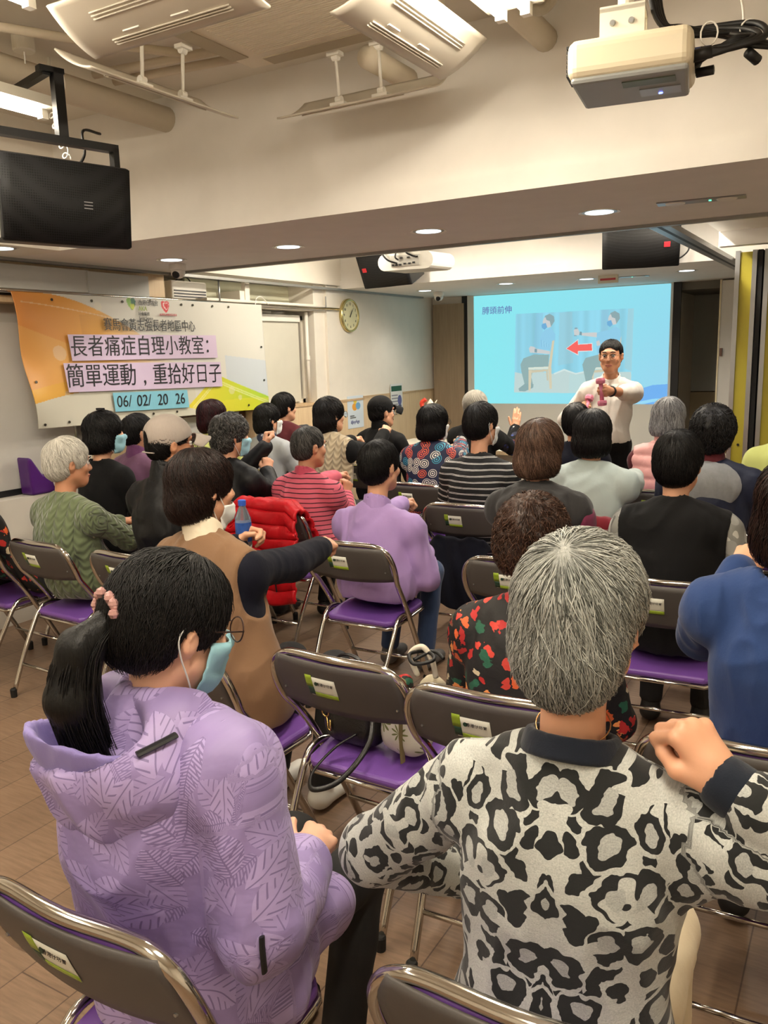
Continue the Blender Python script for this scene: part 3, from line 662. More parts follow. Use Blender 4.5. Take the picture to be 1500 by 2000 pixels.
deflector('air deflector board hung edge on in front of the beam', (-1.91, 3.15, 2.665), 0.0, .72)
M_pipe = mat('painted pipe', (214, 202, 180), .6, bump=.1, bscale=30)
pp = tag(MB().tube([(-3.27, YB, 2.86), (-3.27, 1.9, 2.86), (-3.27, 3.44, 2.86)], .062, 18).build('ceiling_pipe', M_pipe, smooth=True), 'fat cream pipe under the ceiling above the big loudspeaker', 'pipe', 'ceiling pipes')
b = MB(); b.lathe([(.07, -.02), (.07, .02)], 18, M=frame((-3.27, 2.72, 2.86), (1, 0, 0), (0, 0, 1))); b.tube([(-3.27, 2.72, 2.92), (-3.27, 2.72, 2.97)], .008, 6); b.build('clamp', M_wmet, pp)
tag(MB().tube([(-1.84, 3.08, 2.80), (-1.84, 3.25, 2.80), (-1.84, 3.44, 2.80)], .045, 14).build('ceiling_pipe', M_pipe, smooth=True), 'cream pipe behind the deflector board in front of the beam', 'pipe', 'ceiling pipes')
tag(MB().tube([(-1.22, 1.0, 2.86), (-1.22, 3.44, 2.84)], .048, 14).build('ceiling_pipe', M_pipe, smooth=True), 'cream pipe at the top between lamp and projector', 'pipe', 'ceiling pipes')
tag(MB().tube(smooth_path([(-3.0, 2.12, 2.73), (-3.0, 2.13, 2.84), (-2.99, 2.2, 2.89), (-2.85, 2.5, 2.90), (-2.62, 2.86, 2.90)]), .018, 10).build('conduit', M_pipe, smooth=True), 'thin bent conduit dropping to the lit tube lamp', 'pipe')
for i, x in enumerate((-2.95, -2.86)):
    tag(MB().tube([(-3.19, 2.9+i*.12, 2.93), (-2.45, 3.0+i*.12, 2.93)], .02, 8).build('conduit', M_pipe, smooth=True), ('front' if i == 0 else 'rear') + ' one of two thin conduits crossing over the fat pipe', 'pipe')
sd = tag(MB().lathe([(.04, -.065), (.045, -.06), (.045, 0)], 24, (-3.14, 2.49, 2.97)).build('detector', M_wmet), 'small round ceiling detector near the fat pipe', 'detector')
MB().tube([(-3.14, 2.49, 2.906), (-3.14, 2.49, 2.86)], .003, 6).build('wire', M_white, sd)
def tube_em(name, c, s):
    k = NT(name); k.base((.9, .9, .9)); k.b.inputs['Emission Color'].default_value = (*c, 1); k.b.inputs['Emission Strength'].default_value = s; return k.m
M_tube = tube_em('lit tube', (1.0, .88, .70), 48.0)
def batten(label, x, y1, z, ln=1.2, twin=False, power=14, col=WARM, ZF=None):
    t = thing('tube_lamp', label, 'ceiling lamp', (x, y1-ln/2, z), 0, 'ceiling tube lamps')
    wd = .10 if twin else .07
    MB().box((-wd, -ln/2-.02, .022), (wd, ln/2+.02, .062)).build('body', M_wmet, t)
    for dx in ((-.045, .045) if twin else (0,)):
        MB().tube([(dx, -ln/2, 0), (dx, ln/2, 0)], .013, 12).build('tube', M_tube, t, smooth=True)
        for e in (-1, 1): MB().box((dx-.016, e*ln/2-.015, -.016), (dx+.016, e*ln/2+.015, .024)).build('lamp_holder', M_white, t)
    b = MB()
    for e in (-.25, .25): b.tube([(0, e*ln, .06), (0, e*ln, (ZF or ZC)-z)], .007, 6)
    b.build('hanger_rod', M_white, t)
    area_light('tube light', (x, y1-ln/2, z-.03), .06, ln, power, col)
    return t
b1 = batten('lit tube lamp at the left edge above the big loudspeaker', -3.10, 2.52, 2.66, twin=False)
MB().tube([(.03+.022*math.cos(a), .62+.012*a/6, .02-.02*math.sin(a)-.006*a) for a in np.linspace(0, 2*PI*5, 60)], .003, 5).build('coiled_flex', M_white, b1, smooth=True)
batten('lit twin tube lamp at the top edge left of the projector', -1.13, 2.86, 2.74, twin=True)
batten('lit tube lamp at the top left corner behind the nearest deflector', -2.45, 1.98, 2.78)
batten('ceiling tube lamp overhead above the front rows', -.2, 1.3, 2.74, twin=True, power=20)
for i, (x, y) in enumerate(((-3.6, 6.6), (-2.3, 6.6), (-1.25, 6.6))):
    batten(('left', 'middle', 'right')[i]+' of the tube lamps in the far ceiling bay between the two beams', x, y, 2.66, 1.2, True, 18, NEUT, ZF=2.78)
batten('ceiling tube lamp overhead behind the camera on the left', -2.6, .2, 2.74, twin=True)
batten('ceiling tube lamp overhead behind the camera on the right', -.6, -.6, 2.74, twin=True)
tag(MB().tube(smooth_path([(-1.12, 2.92, 2.78), (-1.09, 3.04, 2.80), (-1.02, 3.02, 2.86), (-.9, 2.9, 2.95)]), .018, 10).build('flexible_conduit', mat('grey flex', (176, 168, 150), .6, bump=.5, bscale=200), smooth=True), 'ribbed grey flexible conduit at the end of the twin tube lamp', 'pipe')

# ------------------------------------------------------------------ soffit fittings
M_lens_on = tube_em('cool lamp', (.78, .92, 1.0), 2.2)
def downlight(label, x, y, pw, z=ZS, r=.085):
    t = thing('downlight', label, 'downlight', (x, y, z), 0, 'recessed downlights')
    MB().lathe([(r, .0), (r+.014, -.004), (r+.014, .0)], 32).build('trim_ring', M_wmet, t)
    MB().lathe([(r, -.002), (r, .0012)], 32).build('reflector', M_alu, t)
    MB().lathe([(r*.8, -.004), (r*.8, -.001)], 28).build('lamp', M_lens_on, t)
    if pw:
        l = bpy.data.lights.new('downlight beam', 'SPOT'); l.energy = pw; l.color = NEUT; l.spot_size = math.radians(125); l.spot_blend = .8; l.shadow_soft_size = .07
        o = bpy.data.objects.new('downlight beam', l); COL.objects.link(o); o.location = (x, y, z-.02)
for i, x in enumerate((-4.03, -3.08, -2.14, -1.21, -.25, .7)):
    downlight(('downlight in the big beam above the dome camera', 'downlight in the big beam, second from the dome camera', 'downlight in the big beam above the far projector', 'downlight in the big beam beside the indicator plate', 'downlight in the big beam beyond the partition track', 'downlight in the big beam far to the right')[i], x, 4.18, 30)
downlight('added fill downlight in the lowered ceiling right of the partition track', -.45, 5.5, 11, z=2.40)  # fill lamp added to brighten the mustard partition panels
downlight('downlight in the left soffit under the loudspeaker', -4.30, 3.12, 10)
for i, (x, y) in enumerate(((-4.15, 8.0), (-3.18, 7.85), (-2.42, 7.98), (-1.49, 7.85))):
    downlight(('downlight above the wall panel by the small dome camera', 'downlight above the left of the screen', 'downlight above the middle of the screen', 'downlight above the right edge of the screen')[i], x, y, 16, r=.08)
for i, (x, y, s, lb) in enumerate(((-4.19, 4.40, 1, 'white dome camera on the big beam above the banner'), (-4.14, 8.30, 1, 'white dome camera beside the screen above the wall panel'))):
    c = thing('dome_camera', lb, 'security camera', (x, y, ZS-.001), 0, 'dome cameras')
    MB().lathe([(.058, 0), (.058, -.03), (.052, -.04)][::-1], 24).build('base', M_white, c)
    b = MB(); b.lathe([(.002, -.095), (.03, -.088), (.045, -.07), (.05, -.05), (.046, -.035)], 24); b.build('dome', M_white, c, smooth=True)
    d = Vector((.35 if i == 0 else .3, -1, -.35)).normalized(); o_ = Vector((0, 0, -.058))+d*.036
    MB().lathe([(.026, 0), (.024, .012), (.01, .016)], 18, M=frame(o_, d.cross((0, 0, 1)), (0, 0, 1)) @ Matrix.Identity(4) if False else Matrix.Translation(o_) @ d.to_track_quat('Z', 'Y').to_matrix().to_4x4()).build('lens', M_black, c)
def plate(label, x, y):
    t = thing('indicator_plate', label, 'ceiling plate', (x, y, ZS), math.radians(6), 'ceiling indicator plates')
    MB().box((-.19, -.045, -.006), (.19, .045, 0)).build('plate', M_alu, t, bevel=.003)
    for dx in (-.11, .11): MB().lathe([(.04, -.010), (.045, -.006)], 20, (dx, 0, 0)).build('lens_cover', M_white, t)
    MB().lathe([(.006, -.010), (.006, -.006)], 10, (.04, -.01, 0)).build('indicator_light', tube_em('green led', (.05, .9, .5), 1.5), t)
plate('metal indicator plate with two round covers on the big beam', -.74, 4.16)
plate('metal indicator plate above the projection screen beside the small red sign', -2.05, 8.05)
sg = tag(MB().box((-.09, -.012, -.07), (.09, .012, 0)).build('ceiling_sign', M_lab), 'small hanging sign with red lettering above the screen', 'sign'); sg.location = (-2.15, 7.75, ZS)
MB().box((-.07, -.014, -.045), (.07, -.012, -.027)).build('red_line', M_inr, sg)

# ------------------------------------------------------------------ furniture at the front
def desk(label, x0, x1, y0, y1, z):
    t = thing('table', label, 'table', ((x0+x1)/2, (y0+y1)/2, 0), 0, 'front tables'); w_, d_ = (x1-x0)/2, (y1-y0)/2
    MB().box((-w_, -d_, z-.03), (w_, d_, z)).build('tabletop', mat('table white', (226, 218, 200), .4), t, bevel=.004)
    MB().box((-w_-.002, -d_-.004, z-.032), (w_+.002, -d_, z+.0)).build('front_edge', M_oak, t)
    MB().box((-w_+.03, -d_+.05, z-.16), (w_-.03, -d_+.07, z-.05)).build('apron', M_white, t)
    for sx_ in (-1, 1):
        for sy_ in (-1, 1): MB().tube([(sx_*(w_-.05), sy_*(d_-.05), 0), (sx_*(w_-.05), sy_*(d_-.05), z-.03)], .018, 10).build('leg', M_alu, t, smooth=True)
desk('pale table in front of the screen behind the man in the black cap', -4.05, -3.32, 6.95, 7.5, .78)
desk('pale table with oak edge in front of the screen behind the striped top', -3.25, -2.45, 6.7, 7.25, .78)
M_bone = mat('bone plastic', (236, 230, 214), .45); M_red = mat('red muscle plastic', (206, 64, 44), .45)
sm = thing('spine_model', 'small anatomical spine model with pelvis on the pale table', 'anatomical model', (-3.70, 7.10, .78))
MB().lathe([(.09, 0), (.09, .015), (.02, .025)], 20).build('stand', M_white, sm)
for i in range(9): MB().lathe([(.02, 0), (.028, .008), (.028, .016), (.02, .024)], 12, (.006*math.sin(i*.7), .0, .025+i*.027)).build('vertebra', M_bone, sm)
MB().grid(lambda u, v: (.04+.14*(u-.5)*1.2+.05*v*v, .07*math.cos(u*PI)*(.4+v), .28+.14*v*(1-.35*math.sin(u*PI))), 12, 8).build('pelvis', M_bone, sm, smooth=True, solid=.012)
MB().tube(smooth_path([(-.02, .03, .30), (-.05, .02, .38), (-.01, .03, .42)]), .022, 10).build('muscle', M_red, sm, smooth=True)
cb = thing('side_cabinet', 'low pale cabinet with a black box and a bottle beside the mustard partition', 'cabinet', (-1.0, 8.45, 0))
MB().box((-.45, -.3, 0), (.35, .25, .60)).build('body', mat('cabinet grey', (186, 184, 176), .6), cb); MB().box((-.47, -.32, .60), (.37, .26, .64)).build('top', mat('cream top', (222, 214, 184), .5), cb)
MB().tube(smooth_path([(-.30, -.34, .52), (-.10, -.34, .50), (.10, -.34, .55), (.16, -.34, .63)]), .008, 6).build('flex', M_cable, cb, smooth=True)
tag(MB().box((-1.38, 8.2, .64), (-.85, 8.6, .84)).build('equipment_box', M_black, bevel=.03), 'black equipment case on the low pale cabinet', 'case')
tag(MB().box((-1.36, 8.22, .84), (-.90, 8.55, .865)).build('folded_cloth', mat('pale cyan cloth', (176, 206, 206), .8), bevel=.01), 'pale blue folded cloth on the black case', 'cloth')
bt = thing('drink_bottle', 'clear bottle with a purple cap and label beside the mustard partition', 'bottle', (-1.06, 8.34, .866))
MB().lathe([(.045, 0), (.05, .02), (.05, .15), (.03, .2), (.018, .225), (.018, .235)], 20).build('body', mat('clear pet', (220, 224, 230), .1, trans=.8, var=0), bt, smooth=True)
MB().lathe([(.0515, .05), (.0515, .13)], 20).build('bottle_label', mat('purple label', (96, 50, 120), .4), bt); MB().lathe([(.02, .232), (.02, .262)], 16).build('cap', mat('purple cap', (66, 36, 96), .4), bt)
pb = thing('purple_bag', 'glossy purple bag with a round white ring propped on the ledge', 'bag', (-4.69, 3.55, .80), 0.0)
MB().prism([(-.15, 0), (.15, 0), (.12, .10), (-.06, .13), (-.13, .24), (-.16, .25)], -.06, .06, frame((0, 0, 0), (0, 1, 0), (0, 0, 1))).build('body', mat('glossy purple', (78, 34, 110), .25), pb, bevel=.02, bseg=3)
MB().tube([(.07, .07+.05*math.cos(a), .07+.05*math.sin(a)) for a in np.linspace(0, 2*PI, 24)[:-1]], .014, 10, closed=True).build('ring', M_white, pb, smooth=True)
# ------------------------------------------------------------------ folding chairs
M_vinyl = mat('purple vinyl', (112, 72, 156), .42, var=.03, bump=.12, bscale=260, bdist=.001)
M_back = mat('dark grey back shell', (78, 74, 72), .5, bump=.08, bscale=300, bdist=.001)
M_stk = mat('sticker white', (226, 226, 214), .4, var=.02); M_stg = mat('sticker green', (150, 176, 50), .4); M_std = mat('sticker dark green', (30, 62, 46), .4)
CHAIRS = {}
def make_chair():
    t = thing('folding_chair', '', 'chair')
    half = [(-.200, .41, .028), (-.204, .31, .22), (-.210, .185, .445), (-.218, .105, .56), (-.228, .06, .615), (-.235, .035, .665)]
    top = [(-.231, .016, .715), (-.213, .004, .757), (-.175, -.002, .783), (-.128, -.006, .791), (0, -.018, .794)]
    path = half+top; path = path+[(-x, y, z) for x, y, z in path[:-1]][::-1]
    MB().tube(smooth_path(path, 5), .0128, 12).build('back_frame', M_chrome, t, smooth=True)
    def bp(u, v, off):  # curved back panel between the tubes
        w_ = .219-.03*max(0, v-.65)**1.3*6*.5
        x = (u*2-1)*w_; z = .622+.160*v - (.014*(1-v))*(1-(2*u-1)**2)
        y = .052*(1-v)**1.4-.012*v -.020*(1-(2*u-1)**2) + off
        return (x, y, z)
    pn = MB().grid(lambda u, v: bp(u, v, .0), 22, 8).build('back_panel', M_back, t, smooth=True, solid=.006)
    MB().grid(lambda u, v: bp(.02+.96*u, .0+.99*v, .012+.010*math.sin(PI*min(1, max(0, u)))**.3*math.sin(PI*v)**.3), 22, 10).build('back_cushion', M_vinyl, t, smooth=True, solid=.010)
    # sticker on the back shell
    def sq(u0, u1, v0, v1, off, m, n):
        return MB().grid(lambda u, v: bp(u0+(u1-u0)*u, v0+(v1-v0)*v, off), 6, 3).build(n, m, pn, smooth=True, solid=.0006)
    sq(.31, .53, .34, .72, -.0045, M_stk, 'sticker'); sq(.29, .345, .52, .75, -.0052, M_stg, 'sticker_tab'); sq(.295, .345, .36, .52, -.0052, M_std, 'sticker_tab'); sq(.345, .53, .34, .42, -.0054, M_stg, 'sticker_band')
    c = Vector(bp(.445, .60, -.0060)); fr = frame(c, (1, 0, 0), (0, -.05, 1))
    text('lettering', '香港仔坊會', .0115, fr, M_ink, pn, depth=.0002)
    c = Vector(bp(.375, .60, -.0062)); MB().lathe([(.006, -.0003), (.006, .0003)], 14, M=frame(c, (1, 0, 0), (0, -.05, 1))).build('logo', M_std, pn)
    b = MB()
    for u in (.06, .94):
        b.lathe([(.004, -.002), (.003, .002)], 8, M=frame(bp(u, .3, -.005), (1, 0, 0), (0, 0, 1)))
    b.build('rivet', M_alu, pn)
    for s in (-1, 1):
        lg = MB().tube(smooth_path([(s*.190, .25, .405), (s*.195, .18, .425), (s*.196, .115, .41), (s*.194, .05, .31), (s*.186, -.02, .18), (s*.184, -.085, .03)], 4), .0115, 10).build('rear_leg', M_chrome, t, smooth=True)
        MB().lathe([(.015, 0), (.0165, .04), (.013, .045)], 12, (s*.184, -.092, 0)).build('rubber_foot', M_rubber, lg)
        MB().lathe([(.016, 0), (.0175, .04), (.014, .048)], 12, (s*.195, .405, 0)).build('rubber_foot', M_rubber, t)
    MB().tube([(-.186, -.03, .155), (.186, -.03, .155)], .008, 8).build('rear_stretcher', M_chrome, t, smooth=True)
    MB().tube([(-.197, .335, .15), (.197, .335, .15)], .008, 8).build('front_stretcher', M_chrome, t, smooth=True)
    # D shaped seat
    out = [(-.155, .075), (.155, .075), (.18, .10), (.188, .2), (.19, .36)]+[(.19*math.cos(a), .38+.07*math.sin(a)) for a in np.linspace(.15, PI-.15, 9)]+[(-.19, .36), (-.188, .2), (-.18, .10)]
    TS = Matrix.Translation((0, .26, .425)) @ Matrix.Rotation(math.radians(4.0), 4, 'X') @ Matrix.Translation((0, -.26, -.425))
    MB().prism(out, .398, .426, TS).build('seat', M_vinyl, t, bevel=.012, bseg=3, smooth=False)
    MB().tube([tuple(TS @ Vector((x*.99, (y-.25)*.99+.25, .390))) for x, y in out], .009, 8, closed=True).build('seat_frame', M_chrome, t, smooth=True)
    return t
CH0 = make_chair(); CH_USED = [False]
def chair(label, x, y, rz=0.0):
    """x, y is the point on the floor below the middle of the back's top rail"""
    if not CH_USED[0]:
        CH_USED[0] = True; o = CH0; o.location = (x, y, 0); o.rotation_euler = (0, 0, rz); o['label'] = label; o['group'] = 'folding chairs'
    else: o = dup(CH0, (x, y, 0), rz, label, 'folding chairs')
    return o
# ------------------------------------------------------------------ sculpting helpers: smooth unions of shapes turned into one skin
A_ = lambda *p: np.array(p, float)
def rotz(a): c, s = math.cos(a), math.sin(a); return np.array([[c, -s, 0], [s, c, 0], [0, 0, 1.0]])
def rotx(a): c, s = math.cos(a), math.sin(a); return np.array([[1.0, 0, 0], [0, c, -s], [0, s, c]])
def roty(a): c, s = math.cos(a), math.sin(a); return np.array([[c, 0, s], [0, 1.0, 0], [-s, 0, c]])
def cone(a, b, ra, rb, k=.03, op='+', flat=None, fs=1.0):
    """tapering limb from a to b; flat squeezes it along a direction"""
    a, b = np.array(a, float), np.array(b, float); r = max(ra, rb)
    return dict(t='c', a=a, b=b, ra=ra, rb=rb, k=k, op=op, flat=None if flat is None else np.array(flat, float)/np.linalg.norm(flat), fs=fs, lo=np.minimum(a, b)-r, hi=np.maximum(a, b)+r)
def ell(c, r, k=.03, op='+', R=None):
    c, r = np.array(c, float), np.array(r, float); m = r.max() if R is not None else r
    return dict(t='e', c=c, r=r, k=k, op=op, R=R, lo=c-m, hi=c+m)
def half(p, n, k=.01):
    """cut away everything on the side of p that n points to"""
    return dict(t='h', p=np.array(p, float), n=np.array(n, float)/np.linalg.norm(n), k=k, op='&')
def dist(pr, P):
    if pr['t'] == 'c':
        ab = pr['b']-pr['a']; q = P-pr['a']; L2 = ab@ab+1e-12
        t = np.clip(q@ab/L2, 0, 1)[..., None]; d = q-t*ab
        if pr['flat'] is not None: f = pr['flat']; d = d+((pr['fs']-1)*(d@f))[..., None]*f
        return np.sqrt((d*d).sum(-1))-(pr['ra']+(pr['rb']-pr['ra'])*t[..., 0])
    if pr['t'] == 'e':
        q = P-pr['c']
        if pr['R'] is not None: q = q@pr['R']
        k0 = np.sqrt(((q/pr['r'])**2).sum(-1)); k1 = np.sqrt(((q/pr['r']**2)**2).sum(-1))+1e-9
        return k0*(k0-1)/k1
    return (P-pr['p'])@pr['n']
def smin(a, b, k):
    if k <= 0: return np.minimum(a, b)
    h = np.clip(.5+.5*(b-a)/k, 0, 1); return b*(1-h)+a*h-k*h*(1-h)
class Field:
    def __init__(s, prims, h, pad=.04):
        adds = [p for p in prims if p['op'] == '+']
        lo = np.min([p['lo'] for p in adds], 0)-pad; hi = np.max([p['hi'] for p in adds], 0)+pad
        s.o, s.h = lo, h; n = np.ceil((hi-lo)/h).astype(int)+1; s.n = n
        ax = [lo[i]+h*np.arange(n[i]) for i in range(3)]
        F = np.full(n, .08, np.float32); s.F = F
        for p in prims:
            if p['t'] == 'h': i0, i1 = np.zeros(3, int), n
            else:
                m = max(.045, 1.5*p['k'])
                i0 = np.clip(np.floor((p['lo']-m-lo)/h).astype(int), 0, n); i1 = np.clip(np.ceil((p['hi']+m-lo)/h).astype(int)+1, 0, n)
                if (i1 <= i0).any(): continue
            P = np.stack(np.meshgrid(*[ax[i][i0[i]:i1[i]] for i in range(3)], indexing='ij'), -1)
            d = dist(p, P).astype(np.float32); sl = tuple(slice(i0[i], i1[i]) for i in range(3))
            if p['op'] == '+': F[sl] = smin(F[sl], d, p['k'])
            elif p['op'] == '-': F[sl] = -smin(-F[sl], d, p['k'])
            else: F[sl] = -smin(-F[sl], -d, p['k'])
        # close the field at its border
        for a in range(3):
            for e in (0, -1):
                ix = [slice(None)]*3; ix[a] = e; F[tuple(ix)] = np.maximum(F[tuple(ix)], .01)
    def at(s, P):
        q = (P-s.o)/s.h; i = np.floor(q).astype(int); out = np.full(P.shape[:-1], .08)
        ok = ((i >= 0) & (i < s.n-1)).all(-1); i = i[ok]; f = q[ok]-i; F = s.F; r = 0
        for dx in (0, 1):
            for dy in (0, 1):
                for dz in (0, 1):
                    w_ = (f[:, 0] if dx else 1-f[:, 0])*(f[:, 1] if dy else 1-f[:, 1])*(f[:, 2] if dz else 1-f[:, 2])
                    r = r+w_*F[i[:, 0]+dx, i[:, 1]+dy, i[:, 2]+dz]
        out[ok] = r; return out
    def grad(s, P, e=.004):
        g = np.stack([s.at(P+np.eye(3)[i]*e)-s.at(P-np.eye(3)[i]*e) for i in range(3)], -1)
        return g/(np.linalg.norm(g, axis=-1, keepdims=True)+1e-9)
    def mesh(s):
        F = s.F; n = s.n; S_ = F < 0
        c = [(dx, dy, dz) for dx in (0, 1) for dy in (0, 1) for dz in (0, 1)]
        sl = lambda d: tuple(slice(d[i], n[i]-1+d[i]) for i in range(3))
        cnt = np.zeros(n-1, np.int8)
        for d in c: cnt += S_[sl(d)]
        act = (cnt > 0) & (cnt < 8); I = np.argwhere(act); vals = np.stack([F[I[:, 0]+d[0], I[:, 1]+d[1], I[:, 2]+d[2]] for d in c], 1)
        acc = np.zeros((len(I), 3)); num = np.zeros(len(I))
        for a in range(8):
            for ax in range(3):
                if c[a][ax]: continue
                d2 = list(c[a]); d2[ax] = 1; b = c.index(tuple(d2))
                m = (vals[:, a] < 0) != (vals[:, b] < 0); t = vals[m, a]/(vals[m, a]-vals[m, b])
                p = np.tile(np.array(c[a], float), (m.sum(), 1)); p[:, ax] += t; acc[m] += p; num[m] += 1
        V = (I+acc/num[:, None])*s.h+s.o
        ids = np.full(n-1, -1, np.int64); ids[act] = np.arange(len(I)); Q = []
        for ax in range(3):
            o1, o2 = (ax+1) % 3, (ax+2) % 3
            a = [slice(1, n[i]-1) for i in range(3)]; a[ax] = slice(0, n[ax]-1); b = list(a); b[ax] = slice(1, n[ax])
            s0, s1 = S_[tuple(a)], S_[tuple(b)]
            E = np.argwhere(s0 != s1)
            if not len(E): continue
            base = E.copy(); base[:, o1] += 1; base[:, o2] += 1
            flip = s0[E[:, 0], E[:, 1], E[:, 2]]
            def cell(u, v):
                k = base.copy(); k[:, o1] -= u; k[:, o2] -= v; return ids[k[:, 0], k[:, 1], k[:, 2]]
            q = np.stack([cell(1, 1), cell(0, 1), cell(0, 0), cell(1, 0)], 1)
            q[~flip] = q[~flip][:, ::-1]; Q.append(q)
        Q = np.concatenate(Q); Q = Q[(Q >= 0).all(1)]
        return V, Q
def relax(V, F, it=1, lam=.5):
    e = np.concatenate([F[:, [i, (i+1) % F.shape[1]]] for i in range(F.shape[1])]); n = len(V)
    for _ in range(it):
        acc = np.zeros_like(V); c = np.zeros(n)
        for i in range(3): acc[:, i] = np.bincount(e[:, 0], V[e[:, 1], i], n)+np.bincount(e[:, 1], V[e[:, 0], i], n)
        c = np.bincount(e[:, 0], minlength=n)+np.bincount(e[:, 1], minlength=n)
        V = V*(1-lam)+lam*acc/np.maximum(c, 1)[:, None]
    return V
_perm = np.random.default_rng(3).random((64, 64, 64)).astype(np.float32)
def vnoise(P, f=1.0):
    """smooth value noise, -1..1"""
    q = P*f+100; i = np.floor(q).astype(int); t = q-i; t = t*t*(3-2*t); r = 0
    for dx in (0, 1):
        for dy in (0, 1):
            for dz in (0, 1):
                w_ = (t[..., 0] if dx else 1-t[..., 0])*(t[..., 1] if dy else 1-t[..., 1])*(t[..., 2] if dz else 1-t[..., 2])
                r = r+w_*_perm[(i[..., 0]+dx) % 64, (i[..., 1]+dy) % 64, (i[..., 2]+dz) % 64]
    return r*2-1
def skin_obj(name, fld, m, parent=None, displace=None, attr=None, rx=1, extra=None):
    V, F = fld.mesh(); V = relax(V, F, rx)
    N = None
    if displace is not None:
        N = fld.grad(V); V = V+N*displace(V, N)[:, None]
    if extra:
        for V2, F2 in extra: F = np.concatenate([F, F2+len(V)]); V = np.concatenate([V, V2])
    me = bpy.data.meshes.new(name); np_mesh(me, V, F, True)
    if attr is not None:
        for an, fn in attr.items():
            a = me.attributes.new(an, 'FLOAT', 'POINT'); a.data.foreach_set('value', np.ascontiguousarray(fn(V), np.float32))
    me.materials.append(m); o = bpy.data.objects.new(name, me); COL.objects.link(o)
    if parent: o.parent = parent
    return o
def folds(amp=.004, f=9.0, seed=0.0, stretch=(1, 1, .45)):
    """cloth folds: ridged noise in stretched space"""
    st = np.array(stretch)
    def fn(V, N):
        P = V*st*f+seed; w_ = vnoise(P*.6+7)*.9
        r = 1-np.abs(vnoise(P+w_[:, None]))*2.2; r2 = 1-np.abs(vnoise(P*2.1+3+w_[:, None]*1.5))*2.2
        r = np.sign(r)*np.abs(r)**1.4; return amp*(r*1.2+r2*.6)
    return fn
# ------------------------------------------------------------------ people: materials
def skin_mat(name, rgb):
    if name in MATS: return MATS[name]
    k = NT(name); c = lin(rgb); v = k.coord(); n1 = k.noise(v, 14, 3)
    k.base(k.mix(n1.outputs[0], tuple(x*.9 for x in c), (min(1, c[0]*1.1), c[1]*1.02, c[2])))
    k.b.inputs['Roughness'].default_value = .5; k.b.inputs['Subsurface Weight'].default_value = .08
    k.b.inputs['Subsurface Radius'].default_value = (.012, .005, .003); k.b.inputs['Subsurface Scale'].default_value = 1
    n2 = k.noise(v, 260, 2); k.bump(n2.outputs[0], .12, .001); MATS[name] = k.m; return k.m
SK1 = skin_mat('skin light', (214, 164, 132)); SK2 = skin_mat('skin tan', (190, 138, 106)); SK3 = skin_mat('skin pale', (224, 178, 150))
M_eye = mat('eye white', (236, 232, 226), .2, var=0); M_iris = mat('iris', (34, 22, 18), .2, var=0); M_lip = mat('lips', (176, 104, 92), .5); M_brow = mat('eyebrow', (30, 24, 22), .8)
M_mask = mat('mask blue', (150, 200, 214), .7, bump=.1, bscale=400); M_maskw = mat('mask white', (226, 228, 226), .7, bump=.1, bscale=400)
def hair_mat(name, dark, lite, mixp=.5, rough=.42):
    """strand colour runs between two tones by a per-strand value"""
    if name in MATS: return MATS[name]
    k = NT(name); a = k.n('ShaderNodeAttribute'); a.attribute_name = 'tone'
    v = k.coord((60, 60, 6)); n1 = k.noise(v, 3, 3)
    f = k.math('ADD', k.math('MULTIPLY', a.outputs['Fac'], 1.0), k.math('MULTIPLY', k.math('SUBTRACT', n1.outputs[0], .5), .5))
    k.base(k.ramp(f, [(max(0, mixp-.4), lin(dark)), (min(1, mixp+.4), lin(lite))]))
    k.b.inputs['Roughness'].default_value = rough; k.b.inputs['Specular IOR Level'].default_value = .35
    k.b.inputs['Anisotropic'].default_value = .5
    k.bump(n1.outputs[0], .5, .004); MATS[name] = k.m; return k.m
H_black = hair_mat('black hair', (4, 4, 5), (26, 22, 22), .62, .5); H_brown = hair_mat('brown hair', (24, 14, 11), (70, 46, 36), .6); H_dbrown = hair_mat('dark brown hair', (16, 9, 8), (52, 32, 27), .6)
H_grey = hair_mat('grey hair', (84, 86, 82), (196, 198, 192), .5); H_white = hair_mat('white hair', (150, 144, 132), (236, 232, 222), .35); H_salt = hair_mat('salt and pepper hair', (14, 14, 14), (120, 118, 114), .62)
H_wine = hair_mat('wine dark hair', (18, 8, 10), (74, 22, 30), .6); H_auburn = hair_mat('chestnut hair', (48, 34, 28), (124, 96, 80), .55); H_silver = hair_mat('silver grey hair', (92, 92, 94), (182, 182, 184), .5)
